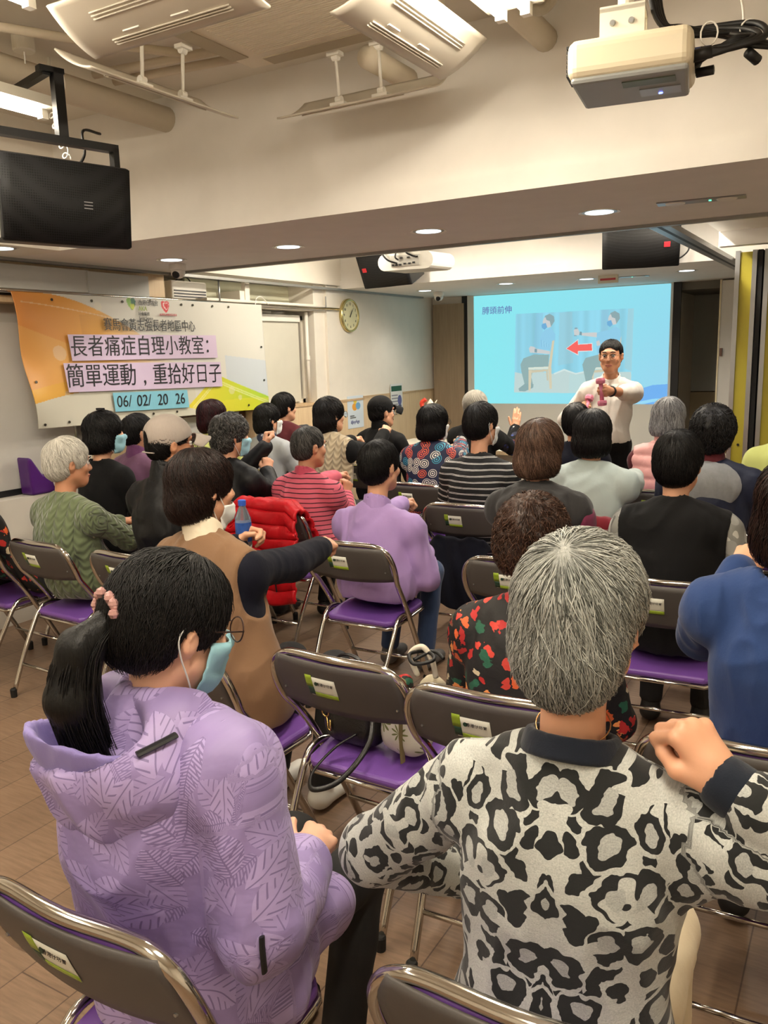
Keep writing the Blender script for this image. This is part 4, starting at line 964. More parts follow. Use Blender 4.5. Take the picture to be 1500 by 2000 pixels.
# ------------------------------------------------------------------ people: bodies
def head_prims(T, face=False, fem=True):
    """T maps head space (x right, y forward, z up, origin between the ears) to the figure"""
    c = lambda x, y, z: T(A_(x, y, z))
    R = T.R; P = [
        ell(c(0, -.012, .034), (.073, .093, .083), .02, R=R), ell(c(0, .022, -.03), (.061, .072, .082), .03, R=R),
        cone(c(0, .058, -.088), c(0, .07, -.082), .026, .022, .03), cone(c(-.05, .01, -.055), c(-.02, .062, -.09), .02, .018, .03), cone(c(.05, .01, -.055), c(.02, .062, -.09), .02, .018, .03),
        cone(c(0, .088, .012), c(0, .106, -.024), .009, .0125, .012), ell(c(-.011, .098, -.03), (.009, .009, .008), .008, R=R), ell(c(.011, .098, -.03), (.009, .009, .008), .008, R=R),
        ell(c(0, .083, .034), (.05, .014, .012), .02, R=R)]
    for s in (-1, 1):
        P += [ell(c(s*.031, .093, .008), (.017, .013, .011), .012, '-', R=R), ell(c(s*.042, .064, -.022), (.022, .022, .02), .02, R=R),
              ell(c(s*.075, -.008, -.006), (.008, .020, .032), .010, R=R@rotz(s*-.35)), ell(c(s*.085, -.012, -.002), (.006, .016, .026), .006, R=R@rotz(s*-.45)), ell(c(s*.0895, -.004, -.004), (.005, .008, .014), .004, '-', R=R@rotz(s*-.45))]
    P += [ell(c(0, .091, -.056), (.022, .010, .006), .006, R=R), ell(c(0, .089, -.066), (.019, .010, .007), .006, R=R)]
    return P
class Frame3:
    def __init__(s, o, R, k=1.0): s.o, s.R, s.k = np.array(o, float), R, k
    def __call__(s, p): return s.o+s.R@(np.array(p, float)*s.k)
def scale_prims(P, o, k):
    for p in P:
        if p['t'] == 'e': p['r'] = p['r']*k; p['lo'] = p['c']-p['r'].max(); p['hi'] = p['c']+p['r'].max()
        else: p['ra'] *= k; p['rb'] *= k; r = max(p['ra'], p['rb']); p['lo'] = np.minimum(p['a'], p['b'])-r; p['hi'] = np.maximum(p['a'], p['b'])+r
        p['k'] *= k
    return P
def hand_prims(W, d, up, side, curl=1.0, k=1.0, spread=0.0, thumb=None):
    """a hand at wrist W pointing along d, back of the hand towards up; side -1 left, 1 right"""
    d = np.array(d, float)/np.linalg.norm(d); up = np.array(up, float); up = up-d*(up@d); up /= np.linalg.norm(up)
    x = np.cross(d, up)*(-side)   # towards the thumb
    def c(a, b, e): return W+k*(x*a+d*b+up*e)
    fl = up; P = [cone(c(0, -.01, 0), c(.0, .025, 0), .024*k, .027*k, .015), cone(c(.016, .025, 0), c(.026, .078, .002), .017*k, .0135*k, .02, flat=fl, fs=1.15), cone(c(-.016, .025, 0), c(-.026, .072, 0), .017*k, .0125*k, .02, flat=fl, fs=1.15), cone(c(0, .03, 0), c(0, .078, .003), .018*k, .014*k, .02, flat=fl, fs=1.15)]
    L = [(.044, .026, .021), (.048, .029, .022), (.044, .027, .021), (.035, .021, .018)]
    for i, (fx, fy) in enumerate(((.029, .086), (.0095, .091), (-.010, .087), (-.028, .078))):
        p = np.array((fx, fy, 0.0)); a = 0.0; r = (.0098, .0100, .0095, .0085)[i]
        q0 = (fx*.8, fy-.02, .0); pts = [q0, p]
        for j, (ang, ln) in enumerate(zip((1.35*curl+.06, 1.5*curl+.05, .95*curl+.03), L[i])):
            a += ang; p = p+np.array((spread*(1.5-i)*.012*(1-curl), ln*math.cos(a), -ln*math.sin(a))); pts.append(p)
        for j in range(4): P.append(cone(c(*pts[j]), c(*pts[j+1]), r*k*(1.08, 1.1, 1.0, .92)[j], r*k*(1.08, 1.0, .92, .84)[j], .005))
    if thumb is None: thumb = curl
    t0, t1 = (.022, .015, -.006), (.044, .045, -.018)
    if thumb > .5: t2, t3 = (.036, .072, -.036), (.010, .082, -.046)
    elif thumb > -.5: t2, t3 = (.060, .072, -.020), (.068, .096, -.016)
    else: t2, t3 = (.050, .062, .012), (.052, .085, .03)
    P += [cone(c(*t0), c(*t1), .017*k, .0135*k, .012), cone(c(*t1), c(*t2), .0125*k, .011*k, .006), cone(c(*t2), c(*t3), .011*k, .0095*k, .004)]
    return P
def ik(Sh, W, l1, l2, pole):
    Sh, W = np.array(Sh, float), np.array(W, float); d = W-Sh; D = np.linalg.norm(d)
    if D > (l1+l2)*.995: W = Sh+d/D*(l1+l2)*.995; d = W-Sh; D = np.linalg.norm(d)
    a = (l1*l1-l2*l2+D*D)/(2*D); h = math.sqrt(max(0, l1*l1-a*a)); u = d/D
    p = np.array(pole, float); p = p-u*(p@u); p /= np.linalg.norm(p)+1e-9
    return Sh+u*a+p*h, W
def mesh_pts(fld, rx=1):
    V, F = fld.mesh(); return relax(V, F, rx), F
# ------------------------------------------------------------------ people: hair, masks, glasses
HST = {  # extra shapes and cuts of each hair cut, in head space
 'short': dict(add=[((0, -.014, .036), (.080, .101, .090)), ((0, -.045, -.012), (.071, .066, .066))], cut=[((0, .118, -.022), (.094, .072, .105)), ((.094, .012, -.035), (.036, .034, .046)), ((-.094, .012, -.035), (.036, .034, .046))], hem=-.062),
 'crop': dict(add=[((0, -.014, .036), (.086, .106, .099)), ((0, -.05, -.012), (.075, .068, .072))], cut=[((0, .122, -.026), (.090, .072, .105)), ((.100, .012, -.035), (.034, .032, .042)), ((-.100, .012, -.035), (.034, .032, .042))], hem=-.078),
 'pixie': dict(add=[((0, -.016, .038), (.091, .112, .100)), ((0, -.050, -.026), (.082, .072, .086))], cut=[((0, .126, -.040), (.084, .070, .110)), ((.108, .030, -.055), (.036, .034, .046)), ((-.108, .030, -.055), (.036, .034, .046))], hem=-.098),
 'bob': dict(add=[((0, -.014, .034), (.094, .114, .102)), ((0, -.032, -.050), (.099, .094, .105))], cut=[((0, .130, -.060), (.074, .085, .118))], hem=-.108),
 'tuck': dict(add=[((0, -.016, .036), (.090, .110, .099)), ((0, -.046, -.040), (.088, .078, .090))], cut=[((0, .128, -.050), (.080, .080, .115)), ((.105, .045, -.05), (.038, .040, .055)), ((-.105, .045, -.05), (.038, .040, .055))], hem=-.10),
 'pony': dict(add=[((0, -.014, .036), (.083, .105, .093)), ((0, -.055, -.002), (.072, .066, .076))], cut=[((0, .122, -.030), (.086, .074, .104)), ((.102, .014, -.045), (.036, .034, .048)), ((-.102, .014, -.045), (.036, .034, .048))], hem=-.088),
}
def strand_mesh(name, P, N, width, tone, m, parent):
    """P (n, k, 3) strand points with outward normals N: thin three-sided locks in one mesh"""
    n, k_, _ = P.shape; Tn = np.gradient(P, axis=1); Tn /= np.linalg.norm(Tn, axis=-1, keepdims=True)+1e-9
    B = np.cross(Tn, N); B /= np.linalg.norm(B, axis=-1, keepdims=True)+1e-9
    s = np.linspace(0, 1, k_); w_ = (width*np.sin(PI*(.12+.86*s))**.7)[None, :, None]
    V = np.stack([P+B*w_, P-B*w_, P+N*w_*.9], 2).reshape(-1, 3)
    i = np.arange(n)[:, None, None]*k_*3+np.arange(k_-1)[None, :, None]*3; j = np.arange(3)[None, None, :]; j2 = (j+1) % 3
    F = np.stack([i+j, i+j2, i+3+j2, i+3+j], -1).reshape(-1, 4)
    me = bpy.data.meshes.new(name); np_mesh(me, V, F, True)
    a = me.attributes.new('tone', 'FLOAT', 'POINT'); a.data.foreach_set('value', np.repeat(tone, k_*3).astype(np.float32))
    me.materials.append(m); o = bpy.data.objects.new(name, me); COL.objects.link(o); o.parent = parent
    return o
def add_hair(root, T, hF, spec, fine):
    st = HST[spec['style']]; k = T.k*spec.get('k', 1.0); R = T.R; sz = spec.get('size', 1.0)
    P = [ell(T(A_(*c)), A_(*r)*k*sz, .02, R=R) for c, r in st['add']] + [ell(T(A_(*c)), A_(*r)*k, .01, '-', R=R) for c, r in st['cut']]
    for c, r in spec.get('add', []): P.append(ell(T(A_(*c)), A_(*r)*k, .02, R=R))
    for c, r in spec.get('cut', []): P.append(ell(T(A_(*c)), A_(*r)*k, .01, '-', R=R))
    hem = spec.get('hem', st['hem']); P.append(half(T(A_(0, 0, hem)), R@A_(0, spec.get('slope', .12), -1), .012))
    h = .0055 if fine else .008
    fl = Field(P, h); curl = spec.get('curl', 0.0)
    loc = lambda V: (V-T.o)@R
    def disp(V, N):
        q = loc(V); a = np.arctan2(q[:, 0], -q[:, 1]); g = vnoise(np.stack([a*9, q[:, 2]*3, q[:, 1]*6], -1)+spec.get('seed', 1))*.0035
        if curl: g = g+curl*(1-2*np.abs(vnoise(V*30+5)))+curl*.5*vnoise(V*75)
        return g*k
    o = skin_obj('hair', fl, spec['mat'], root, disp, {'tone': lambda V: np.full(len(V), spec.get('tone', .35))})
    # combed locks lying over the hair
    n = spec.get('n', 1800 if fine else 700); rg = np.random.default_rng(int(spec.get('seed', 1)*13)+5); m = 9 if fine else 7
    w0 = A_(*spec.get('whorl', (.0, -.45, 1.0))); w0 /= np.linalg.norm(w0); e1 = np.cross(w0, A_(0, 1, .2)); e1 /= np.linalg.norm(e1); e2 = np.cross(w0, e1)
    al = rg.random(n)*2*PI; t0 = .03+1.75*np.sqrt(rg.random(n)); ln = .45+.75*rg.random(n)
    if curl: ln *= .45
    s = np.linspace(0, 1, m); t = t0[:, None]+ln[:, None]*s; al = al[:, None]+(rg.normal(0, .22, n)[:, None])*s+spec.get('sweep', .0)*s
    D = np.cos(t)[..., None]*w0+np.sin(t)[..., None]*(np.cos(al)[..., None]*e1+np.sin(al)[..., None]*e2); D = D@R.T
    O = T(A_(0, -.012, .015)); r = np.full(t.shape, .21*k)
    for _ in range(26): f = fl.at(O+D*r[..., None]); r -= np.clip(f*.8, -.01, .03)
    Q = O+D*r[..., None]; ok = (np.abs(fl.at(Q)) < .006) & (hF.at(Q) > .001) & (loc(Q)[..., 2] > hem*T.k-.012)
    ok = np.logical_and.accumulate(ok, 1); good = ok.sum(1) >= 3
    Q, ok, ln_ = Q[good], ok[good], ok[good].sum(1)-1
    N = fl.grad(Q); lift = spec.get('lift', .007)*k
    Q = Q+N*((.0012+lift*rg.random(len(Q))[:, None]*(.25+.75*s**1.5))[..., None])+rg.normal(0, .0012*k, Q.shape)*s[None, :, None]
    if curl: Q = Q+N*(curl*.9*np.sin(s*8+rg.random(len(Q))[:, None]*6))[..., None]
    for i in range(1, m):  # past the hairline a lock hangs on, tapering
        bad = ~ok[:, i]; 
        if bad.any(): Q[bad, i] = Q[bad, i-1]+(Q[bad, i-1]-Q[bad, max(0, i-2)])*.35; N[bad, i] = N[bad, i-1]
    if len(Q):
        strand_mesh('hair_lock', Q, N, spec.get('w', .0011 if fine else .0019)*k, np.clip(rg.normal(.5, .28, len(Q)), 0, 1), spec['mat'], o)['kind'] = 'stuff'
    return o, fl
def march(F, O, D, lvl=.004, r0=.2):
    r = np.full(D.shape[:-1], r0)
    for _ in range(30): r -= np.clip((F.at(O+D*r[..., None])-lvl)*.85, -.01, .03); r = np.maximum(r, r0*.33)
    return O+D*r[..., None]
def add_mask(root, T, hF, m, low=False):
    us = np.linspace(-1, 1, 25); vs = np.linspace(0, 1, 11); U, V_ = np.meshgrid(us, vs); a = U*1.22*(1-.10*np.abs(V_-.5))
    z = (-.118+.108*V_) if not low else (-.135+.085*V_)
    O = np.stack([0*a, .01+0*a, z], -1); D = np.stack([np.sin(a), np.cos(a), 0*a], -1)
    Wd = T.o+(O@T.R.T)*T.k; P = march(hF, Wd, D@T.R.T, .005*T.k, .19*T.k)
    P = P+(D@T.R.T)*((.0022*np.abs(np.sin(V_*PI*4))+.010*np.exp(-(U*2.2)**2)*np.sin(PI*V_))*T.k)[..., None]
    idx = np.arange(U.size).reshape(U.shape); F = np.stack([idx[:-1, :-1], idx[:-1, 1:], idx[1:, 1:], idx[1:, :-1]], -1).reshape(-1, 4)
    me = bpy.data.meshes.new('face_mask'); np_mesh(me, P.reshape(-1, 3), F, True); me.materials.append(m); o = bpy.data.objects.new('face_mask', me); COL.objects.link(o); o.parent = root
    o.modifiers.new('thick', 'SOLIDIFY').thickness = .002
    for sgn, c in ((-1, 0), (1, -1)):
        b = MB()
        e = [T(A_(sgn*.086, -.012, .03)), T(A_(sgn*.090, -.034, .008)), T(A_(sgn*.084, -.022, -.028))]
        b.tube(smooth_path([P[-1, c], (P[-1, c]+e[0])/2+T.R@A_(sgn*.004, 0, 0), *e, (P[0, c]+e[2])/2+T.R@A_(sgn*.004, 0, 0), P[0, c]], 5), .0016*T.k, 5)
        b.build('ear_loop', M_maskw, o, smooth=True)
    return o
def add_glasses(root, T, m, rx=.027, rz=.022):
    k = NT('lens glass') if 'lens glass' not in MATS else None
    if k: k.b.inputs['Transmission Weight'].default_value = 1; k.b.inputs['Roughness'].default_value = .02; k.b.inputs['IOR'].default_value = 1.02; MATS['lens glass'] = k.m
    b = MB(); g = MB()
    for s in (-1, 1):
        c = A_(s*.034, .113, .004); q = [T(c+A_(rx*math.cos(a), -.006*abs(math.cos(a))*(1 if math.cos(a)*s > 0 else -.2), rz*math.sin(a))) for a in np.linspace(0, 2*PI, 25)[:-1]]
        b.tube(q, .0014*T.k, 6, closed=True); b.tube([T(A_(s*.061, .108, .008)), T(A_(s*.078, .06, .012)), T(A_(s*.083, -.01, .014)), T(A_(s*.082, -.03, -.004))], .0014*T.k, 6)
        n0 = len(q); g.add([T(c)]+q, [(0, i+1, (i+1) % n0+1) for i in range(n0)])
    b.tube([T(A_(-.008, .115, .008)), T(A_(0, .118, .011)), T(A_(.008, .115, .008))], .0014*T.k, 6)
    o = b.build('glasses', m, root, smooth=True); g.build('lens', MATS['lens glass'], o); return o
def add_face(root, T):
    for s in (-1, 1):
        e = MB(); c = T(A_(s*.031, .0815, .007)); e.lathe([(.0125*math.sin(a)*T.k, -.0125*math.cos(a)*T.k) for a in np.linspace(.05, PI-.05, 10)], 14, M=Matrix.Translation(c)); eo = e.build('eye', M_eye, root, smooth=True)
        q = MB(); f = T.R@A_(0, 1, -.08); q.lathe([(.0058*T.k, 0), (.005*T.k, .0012*T.k)], 12, M=Matrix.Translation(c+f*.0120*T.k) @ Vector(f).to_track_quat('Z', 'Y').to_matrix().to_4x4()); q.build('iris', M_iris, eo)
        l = MB(); l.tube(smooth_path([T(A_(s*.016, .0915, .010)), T(A_(s*.024, .0965, .0155)), T(A_(s*.034, .095, .0165)), T(A_(s*.045, .086, .011))], 4), .0022*T.k, 6); l.build('eyelid', M_brow, root, smooth=True)
        l = MB(); l.tube(smooth_path([T(A_(s*.014, .100, .031)), T(A_(s*.028, .1, .0365)), T(A_(s*.046, .088, .033))], 4), .0032*T.k, 6, flat=1.0); l.build('eyebrow', M_brow, root, smooth=True)
    l = MB(); l.tube(smooth_path([T(A_(-.023, .0905, -.059)), T(A_(-.01, .1005, -.0565)), T(A_(0, .1015, -.058)), T(A_(.01, .1005, -.0565)), T(A_(.023, .0905, -.059))], 4), .0030*T.k, 6); l.tube(smooth_path([T(A_(-.021, .090, -.062)), T(A_(0, .0995, -.0675)), T(A_(.021, .090, -.062))], 4), .0036*T.k, 6); l.build('lip', M_lip, root, smooth=True)
# ------------------------------------------------------------------ people: the figure
POSE = {  # wrist relative to the shoulder (outward, forward, up), elbow direction, back of the hand, finger curl
 'lap': ((-.05, .25, -.36), (.7, -.5, -.4), (.2, .3, 1), .35), 'fwd': ((-.03, .52, .0), (.4, 0, -1), (.5, 0, 1), 1.0), 'fwdlow': ((-.04, .44, -.14), (.4, 0, -1), (.5, 0, 1), 1.0),
 'chest': ((-.10, .24, -.10), (.7, -.2, -1), (.9, .3, .4), 1.0), 'bent': ((-.04, .24, -.18), (.5, -.6, -.8), (.9, 0, .4), 1.0), 'raise': ((.02, .22, .04), (.8, -.2, -1), (.8, -.4, .3), 1.0), 'side': ((.05, .06, -.48), (.6, -1, 0), (1, 0, 0), .4),
}
def person(label, px, Yh, top, hair, yaw=0, look=0, nod=0, tilt=0, lean=.06, lat=0.0, k=1.0, sw=.165, arms=('lap', 'lap'), skin=None, legs=None, shoes=None, vest=None, collar=None, face=False, mask=None, glasses=None, stand=False, fine=False, hips=0.0, group=None, al=(.265, .235), hem=.50, face_shape=None, name='person', zh=None, nl=.012):
    """px: where the middle of the head shows in the photograph; Yh: how far into the room the head is. yaw, look in degrees (left positive)"""
    skin = skin or SK1; legs = legs or mat('black trousers', (20, 20, 22), .8); shoes = shoes or mat('dark shoe', (24, 23, 24), .6)
    W = aty(px[0], px[1], Yh); ya = math.radians(yaw); Rb = rotz(ya); HZ = W[2]
    base = np.array([W[0], W[1], 0.0])-Rb@A_(lat, lean, 0)
    HC = A_(lat, lean, HZ); hr = rotz(math.radians(look-yaw))@rotx(math.radians(nod))@roty(math.radians(tilt)); T = Frame3(HC, hr, k)
    hip = A_(0, 0, .94 if stand else .548); hz = hip[2]
    NB = HC+A_(-lat*.25, -.028, -.138*k-nl) + (hr@A_(0, -.01, -.02) if nod else 0); up = (NB-hip)/np.linalg.norm(NB-hip)
    SH = {s: NB+A_(s*sw, .005, -.080) for s in (-1, 1)}; CH = NB+A_(0, -.012, -.21)-A_(lat*.3, 0, 0)
    def torso(g, b=0.0, sk=0.0):
        P = [ell(hip+A_(0, .01, .0), (.160+g+b, .118+g+b, .11+g), .05), cone(hip+A_(0, .0, .06), CH, .146+g+b, .145+g+b*.6, .06, flat=(0, 1, 0), fs=1.30), cone(CH, NB+A_(0, -.01, -.105), .142+g+b*.4, .108+g, .05, flat=(0, 1, 0), fs=1.35),
             ell(NB+A_(0, -.045, -.15), (.125+g, .07+g, .13), .05)]
        for s in (-1, 1): P.append(cone(NB+A_(s*.025, -.010, -.012), SH[s]+A_(s*-.01, 0, .004), .044+g, .052+g, .035))
        P.append(cone(SH[-1]+A_(0, 0, -.03), SH[1]+A_(0, 0, -.03), .058+g, .058+g, .03)); return P
    J = {}
    for s, pz in ((-1, arms[0]), (1, arms[1])):
        d_ = dict(zip(('w', 'pole', 'up', 'curl'), POSE[pz])) if isinstance(pz, str) else dict(pz)
        if 'base' in d_: d_ = {**dict(zip(('w', 'pole', 'up', 'curl'), POSE[d_['base']])), **d_}
        if 'px' in d_:
            Wt = Rb.T@(aty(d_['px'][0], d_['px'][1], d_['Y'])-base)
        else: Wt = SH[s]+A_(s*d_['w'][0], d_['w'][1], d_['w'][2])
        pole = A_(*d_['pole'])*A_(s, 1, 1); E, Wt = ik(SH[s], Wt, al[0]*k, al[1]*k, pole)
        hd = A_(*d_['hd'])*A_(s, 1, 1) if 'hd' in d_ else Wt-E
        J[s] = dict(S=SH[s], E=E, W=Wt, hd=hd, up=A_(*d_['up'])*A_(s, 1, 1), curl=d_['curl'], hands=d_.get('hand', True), sl=d_.get('sl', .97), thumb=d_.get('thumb'))
    def arms_(g, full=True, frac=None):
        P = []
        for s in (-1, 1):
            j = J[s]; f = frac if frac is not None else j['sl']
            P += [cone(j['S'], j['E'], .050+g, .044+g, .02), cone(j['E'], j['E']+(j['W']-j['E'])*f, .044+g, .034+g*.9, .012)]
        return P
    # body: one continuous skin with hands
    hp = scale_prims(head_prims(T, face), HC, k)
    hF = Field(hp, .0042 if (face or fine) else .006)
    LE = []
    for s in (-1, 1):
        if stand: kn, an = A_(s*.10, .02, .49), A_(s*.11, -.01, .09); LE.append((A_(s*.085, 0, hz-.04), kn, an))
        else: kn, an = A_(s*.10, .415, .505), A_(s*.105, .30, .09); LE.append((A_(s*.085, .03, .522), kn, an))
    B = torso(-.030)+[cone(NB+A_(0, -.004, -.05), T(A_(0, -.018, -.05)), .052, .047, .03)]+arms_(-.014, frac=1.0)
    B += [cone(a, b, .062, .048, .02) for a, b, c in LE]+[cone(b, c, .045, .032, .02) for a, b, c in LE]
    bF = Field([dict(p) for p in hp]+B, .007 if fine or face else .009)
    ex = []
    for s in (-1, 1):
        j = J[s]
        if j['hands']:
            hpz = hand_prims(j['W'], j['hd'], j['up'], s, j['curl'], k=.95*k, thumb=j['thumb'])
            fa = cone(j['E']+(j['W']-j['E'])*.45, j['W'], .035, .026, .015); ex.append(mesh_pts(Field([fa]+hpz, .0042 if fine else .005, .02), 1))
    body = skin_obj(name, bF, skin, None, extra=ex)
    body.location = base; body.rotation_euler = (0, 0, ya); tag(body, label, 'person', group)
    # garments
    def garment(nm, sp, sleeves=True):
        g, b = sp.get('g', .008), sp.get('b', 0.0)+hips
        P = torso(g, b)
        if sleeves: P += arms_(sp.get('sg', g)+.002)
        for p in sp.get('prims', lambda q: [])(dict(NB=NB, HC=HC, SH=SH, CH=CH, hip=hip, J=J, T=T)): P.append(p)
        hz_ = sp.get('hem', hem if not stand else .9)
        if not stand: hz_ = max(hz_-.04, .452)
        P.append(half((0, 0, hz_), (0, -.1, -1), .01))
        nh = sp.get('neck', .052); P.append(cone(NB+A_(0, .01, -.03+sp.get('drop', 0)), NB+(T(A_(0, -.018, -.05))-NB)*1.6+A_(0, .0, .03), nh, nh*1.05, .006, '-'))
        for p in sp.get('cuts', lambda q: [])(dict(NB=NB, HC=HC, SH=SH, CH=CH, hip=hip, J=J, T=T)): P.append(p)
        if not sleeves:
            for s in (-1, 1): P.append(ell(SH[s]+A_(s*.055, 0, -.03), (.055, .10, .12), .008, '-'))
        fl = Field(P, sp.get('h', .0075 if fine else .0105))
        def uv_(V):
            # cloth coordinates: round the body and up it, or round a sleeve and along it
            tp = torso(g, b); dT = np.min([dist(p, V) for p in tp], 0); q = V-A_(NB[0]*.6, NB[1]*.6, 0)
            U = np.where(q[:, 1] < .03, np.arcsin(np.clip(q[:, 0]/.24, -1, 1))*.21, 1.0+q[:, 0]); W_ = V[:, 2].copy()
            for s in (-1, 1):
                j = J[s]; c1, c2 = cone(j['S'], j['E'], .05+g, .044+g), cone(j['E'], j['W'], .044+g, .036+g); d1, d2 = dist(c1, V), dist(c2, V); up_ = d1 < d2
                l1 = np.linalg.norm(j['E']-j['S']); l2 = np.linalg.norm(j['W']-j['E'])
                for m_, o_, ax, L0, rr in ((up_, j['S'], (j['E']-j['S'])/l1, 0, .062), (~up_, j['E'], (j['W']-j['E'])/l2, l1, .052)):
                    e1 = np.cross(ax, A_(0, 1, .3)); e1 /= np.linalg.norm(e1); e2 = np.cross(ax, e1); w_ = V-o_
                    m = m_ & (np.minimum(d1, d2) < dT-.004)
                    U = np.where(m, s*2.0+np.arctan2(w_@e1, w_@e2)*rr, U); W_ = np.where(m, 3.0-(w_@ax+L0), W_)
            return U, W_
        at = {'cu': lambda V: uv_(V)[0], 'cv': lambda V: uv_(V)[1]} if sp.get('uv') else {}
        if sp.get('stripe'):
            def u_(V):
                tp = torso(g, b); dT = np.min([dist(p, V) for p in tp], 0); out = V[:, 2].copy()
                for s in (-1, 1):
                    j = J[s]; c1, c2 = cone(j['S'], j['E'], .05+g, .044+g), cone(j['E'], j['W'], .044+g, .036+g); d1, d2 = dist(c1, V), dist(c2, V)
                    l1 = np.linalg.norm(j['E']-j['S']); l2 = np.linalg.norm(j['W']-j['E'])
                    a1 = np.clip((V-j['S'])@(j['E']-j['S'])/l1, -.05, l1); a2 = l1+np.clip((V-j['E'])@(j['W']-j['E'])/l2, 0, l2)
                    ua = np.where(d1 < d2, a1, a2); m = np.minimum(d1, d2) < dT-.004; out = np.where(m, -ua+SH[s][2], out)
                return out
            at['stripe'] = u_
        return skin_obj(nm, fl, sp['mat'], body, sp.get('disp', folds(sp.get('fold', .003), sp.get('ff', 9), len(label)*1.7)), at or None)
    go = garment(top.get('name', 'sweater'), top, True); out = dict(body=body, T=T, NB=NB, SH=SH, J=J, hip=hip, hF=hF, base=base, Rb=Rb, top=go, CH=CH, bF=bF)
    if vest: out['vest'] = garment(vest.get('name', 'vest'), vest, False)
    if collar:
        nd = T(A_(0, -.018, -.05))-NB; nd /= np.linalg.norm(nd); q = dict(ht=.05, r=.062, tilt=.012); q.update(collar); q['ht'] += .028
        b0 = NB+nd*(-.035)+A_(0, -.004, 0); b1 = NB+nd*q['ht']+A_(0, -.004, 0)
        P = [cone(b0, b1, q['r']+.012, q['r'], .01), cone(b0-nd*.02, b1+nd*.1, q['r']-.008, q['r']-.006, .004, '-'), half(b1-nd*.0, nd+A_(0, .45, 0), .006)]
        out['collar'] = skin_obj('collar', Field(P, .0055), q['mat'], body, folds(.0012, 20), rx=4)
    # trousers and shoes
    P = [ell(hip+A_(0, 0.0, .002), (.163+hips, .125, .098), .03)]+[cone(a, b, .078+hips*.3, .060, .03) for a, b, c in LE]+[cone(b, c+A_(0, 0, .01), .056, .046, .02) for a, b, c in LE]
    P.append(half((0, 0, hz+.07), (0, 0, 1), .01)); P.append(half((0, 0, .09), (0, 0, -1), .005))
    if not stand: P.append(half((0, 0, .478), (0, -.0, -1), .006) if False else ell((0, -.3, .3), (.01, .01, .01), .0, '-'))
    skin_obj('trousers', Field(P, .012), legs, body, folds(.003, 10, 3))
    for s, (a, b, c) in zip((-1, 1), LE):
        P = [cone(c+A_(0, -.02, -.045), c+A_(s*.01, .15, -.055), .040, .034, .02, flat=(0, 0, 1), fs=1.1), cone(c+A_(0, -.01, -.04), c+A_(0, 0, .01), .042, .040, .02), half((0, 0, .004), (0, 0, -1), .002)]
        so = skin_obj('shoe', Field(P, .008), shoes, body)
    ho = None
    if hair: ho, out['hairF'] = add_hair(body, T, hF, hair, fine); out['hair'] = ho
    if face: add_face(body, T)
    if mask: add_mask(body, T, hF, mask if not isinstance(mask, tuple) else mask[0], isinstance(mask, tuple))
    if glasses: add_glasses(body, T, glasses)
    return out
def add_part(fig, name, prims, m, h=.006, disp=None, parent=None, label=None, rx=3):
    o = skin_obj(name, Field(prims, h), m, parent or fig['body'], disp, {'cu': lambda V: V[:, 0]+V[:, 1]*.5, 'cv': lambda V: V[:, 2]}, rx=rx)
    if label: o['label'] = label
    return o
def bracelet(fig, s, m, name='wrist_watch', r=.031, f=.93, w_=.007):
    j = fig['J'][s]; c = j['E']+(j['W']-j['E'])*f; d = Vector(j['W']-j['E']).normalized(); u = d.orthogonal().normalized(); v = d.cross(u)
    o = MB().tube([tuple(Vector(c)+u*r*math.cos(a)+v*r*math.sin(a)) for a in np.linspace(0, 2*PI, 20)[:-1]], w_, 8, closed=True).build(name, m, fig['body'], smooth=True); return o
def hood_prims(q, r=(.12, .075, .13), dy=-.075, dz=-.06, hollow=True):
    NB = q['NB']; c = NB+A_(0, dy, dz); P = [ell(c, r, .03)]
    return P
# ------------------------------------------------------------------ garment cloths
def cuv(k, sx=1.0, sy=1.0, mirror=False):
    a = k.n('ShaderNodeAttribute'); a.attribute_name = 'cu'; b = k.n('ShaderNodeAttribute'); b.attribute_name = 'cv'; c = k.n('ShaderNodeCombineXYZ')
    u = a.outputs['Fac']
    if mirror: u = k.math('ABSOLUTE', u)
    k.l(k.math('MULTIPLY', u, sx), c.inputs[0]); vv = k.math('MULTIPLY', b.outputs['Fac'], sy); k.l(vv, c.inputs[1]); k.l(vv, c.inputs[2]); return c.outputs[0]
def cloth(name, rgb, rough=.85, sheen=.15, bump=.25, bs=500, var=.08, vs=5):
    if name in MATS: return MATS[name]
    k = NT(name); c = lin(rgb); v = k.coord(); n1 = k.noise(v, vs, 4)
    k.base(k.mix(n1.outputs[0], tuple(x*(1-var) for x in c), tuple(min(1, x*(1+var)) for x in c)))
    k.b.inputs['Roughness'].default_value = rough; k.b.inputs['Sheen Weight'].default_value = sheen; k.b.inputs['Specular IOR Level'].default_value = .3
    n2 = k.noise(v, bs, 2); n3 = k.noise(k.coord((1, 1, .5)), 22, 3)
    h = k.math('ADD', k.math('MULTIPLY', n2.outputs[0], .12), n3.outputs[0]); k.bump(h, bump, .012); MATS[name] = k.m; return k.m
def stripe_cloth(name, bg, bands, period, base=None):
    """bands: (start, end, colour) in parts of the period, along the stripe value kept on the mesh"""
    k = NT(name); a = k.n('ShaderNodeAttribute'); a.attribute_name = 'stripe'
    v = k.coord(); nz = k.noise(v, 7, 2); u = k.math('ADD', a.outputs['Fac'], k.math('MULTIPLY', nz.outputs[0], .010))
    f = k.math('FRACT', k.math('MULTIPLY', u, 1.0/period)); st = [(0, lin(bg))]
    for s, e, c in bands: st += [(s, lin(c)), (e, lin(bg))]
    k.base(k.ramp(f, st, 'CONSTANT')); k.b.inputs['Roughness'].default_value = .85
    n3 = k.noise(v, 20, 3); k.bump(n3.outputs[0], .2, .012); MATS[name] = k.m; return k.m
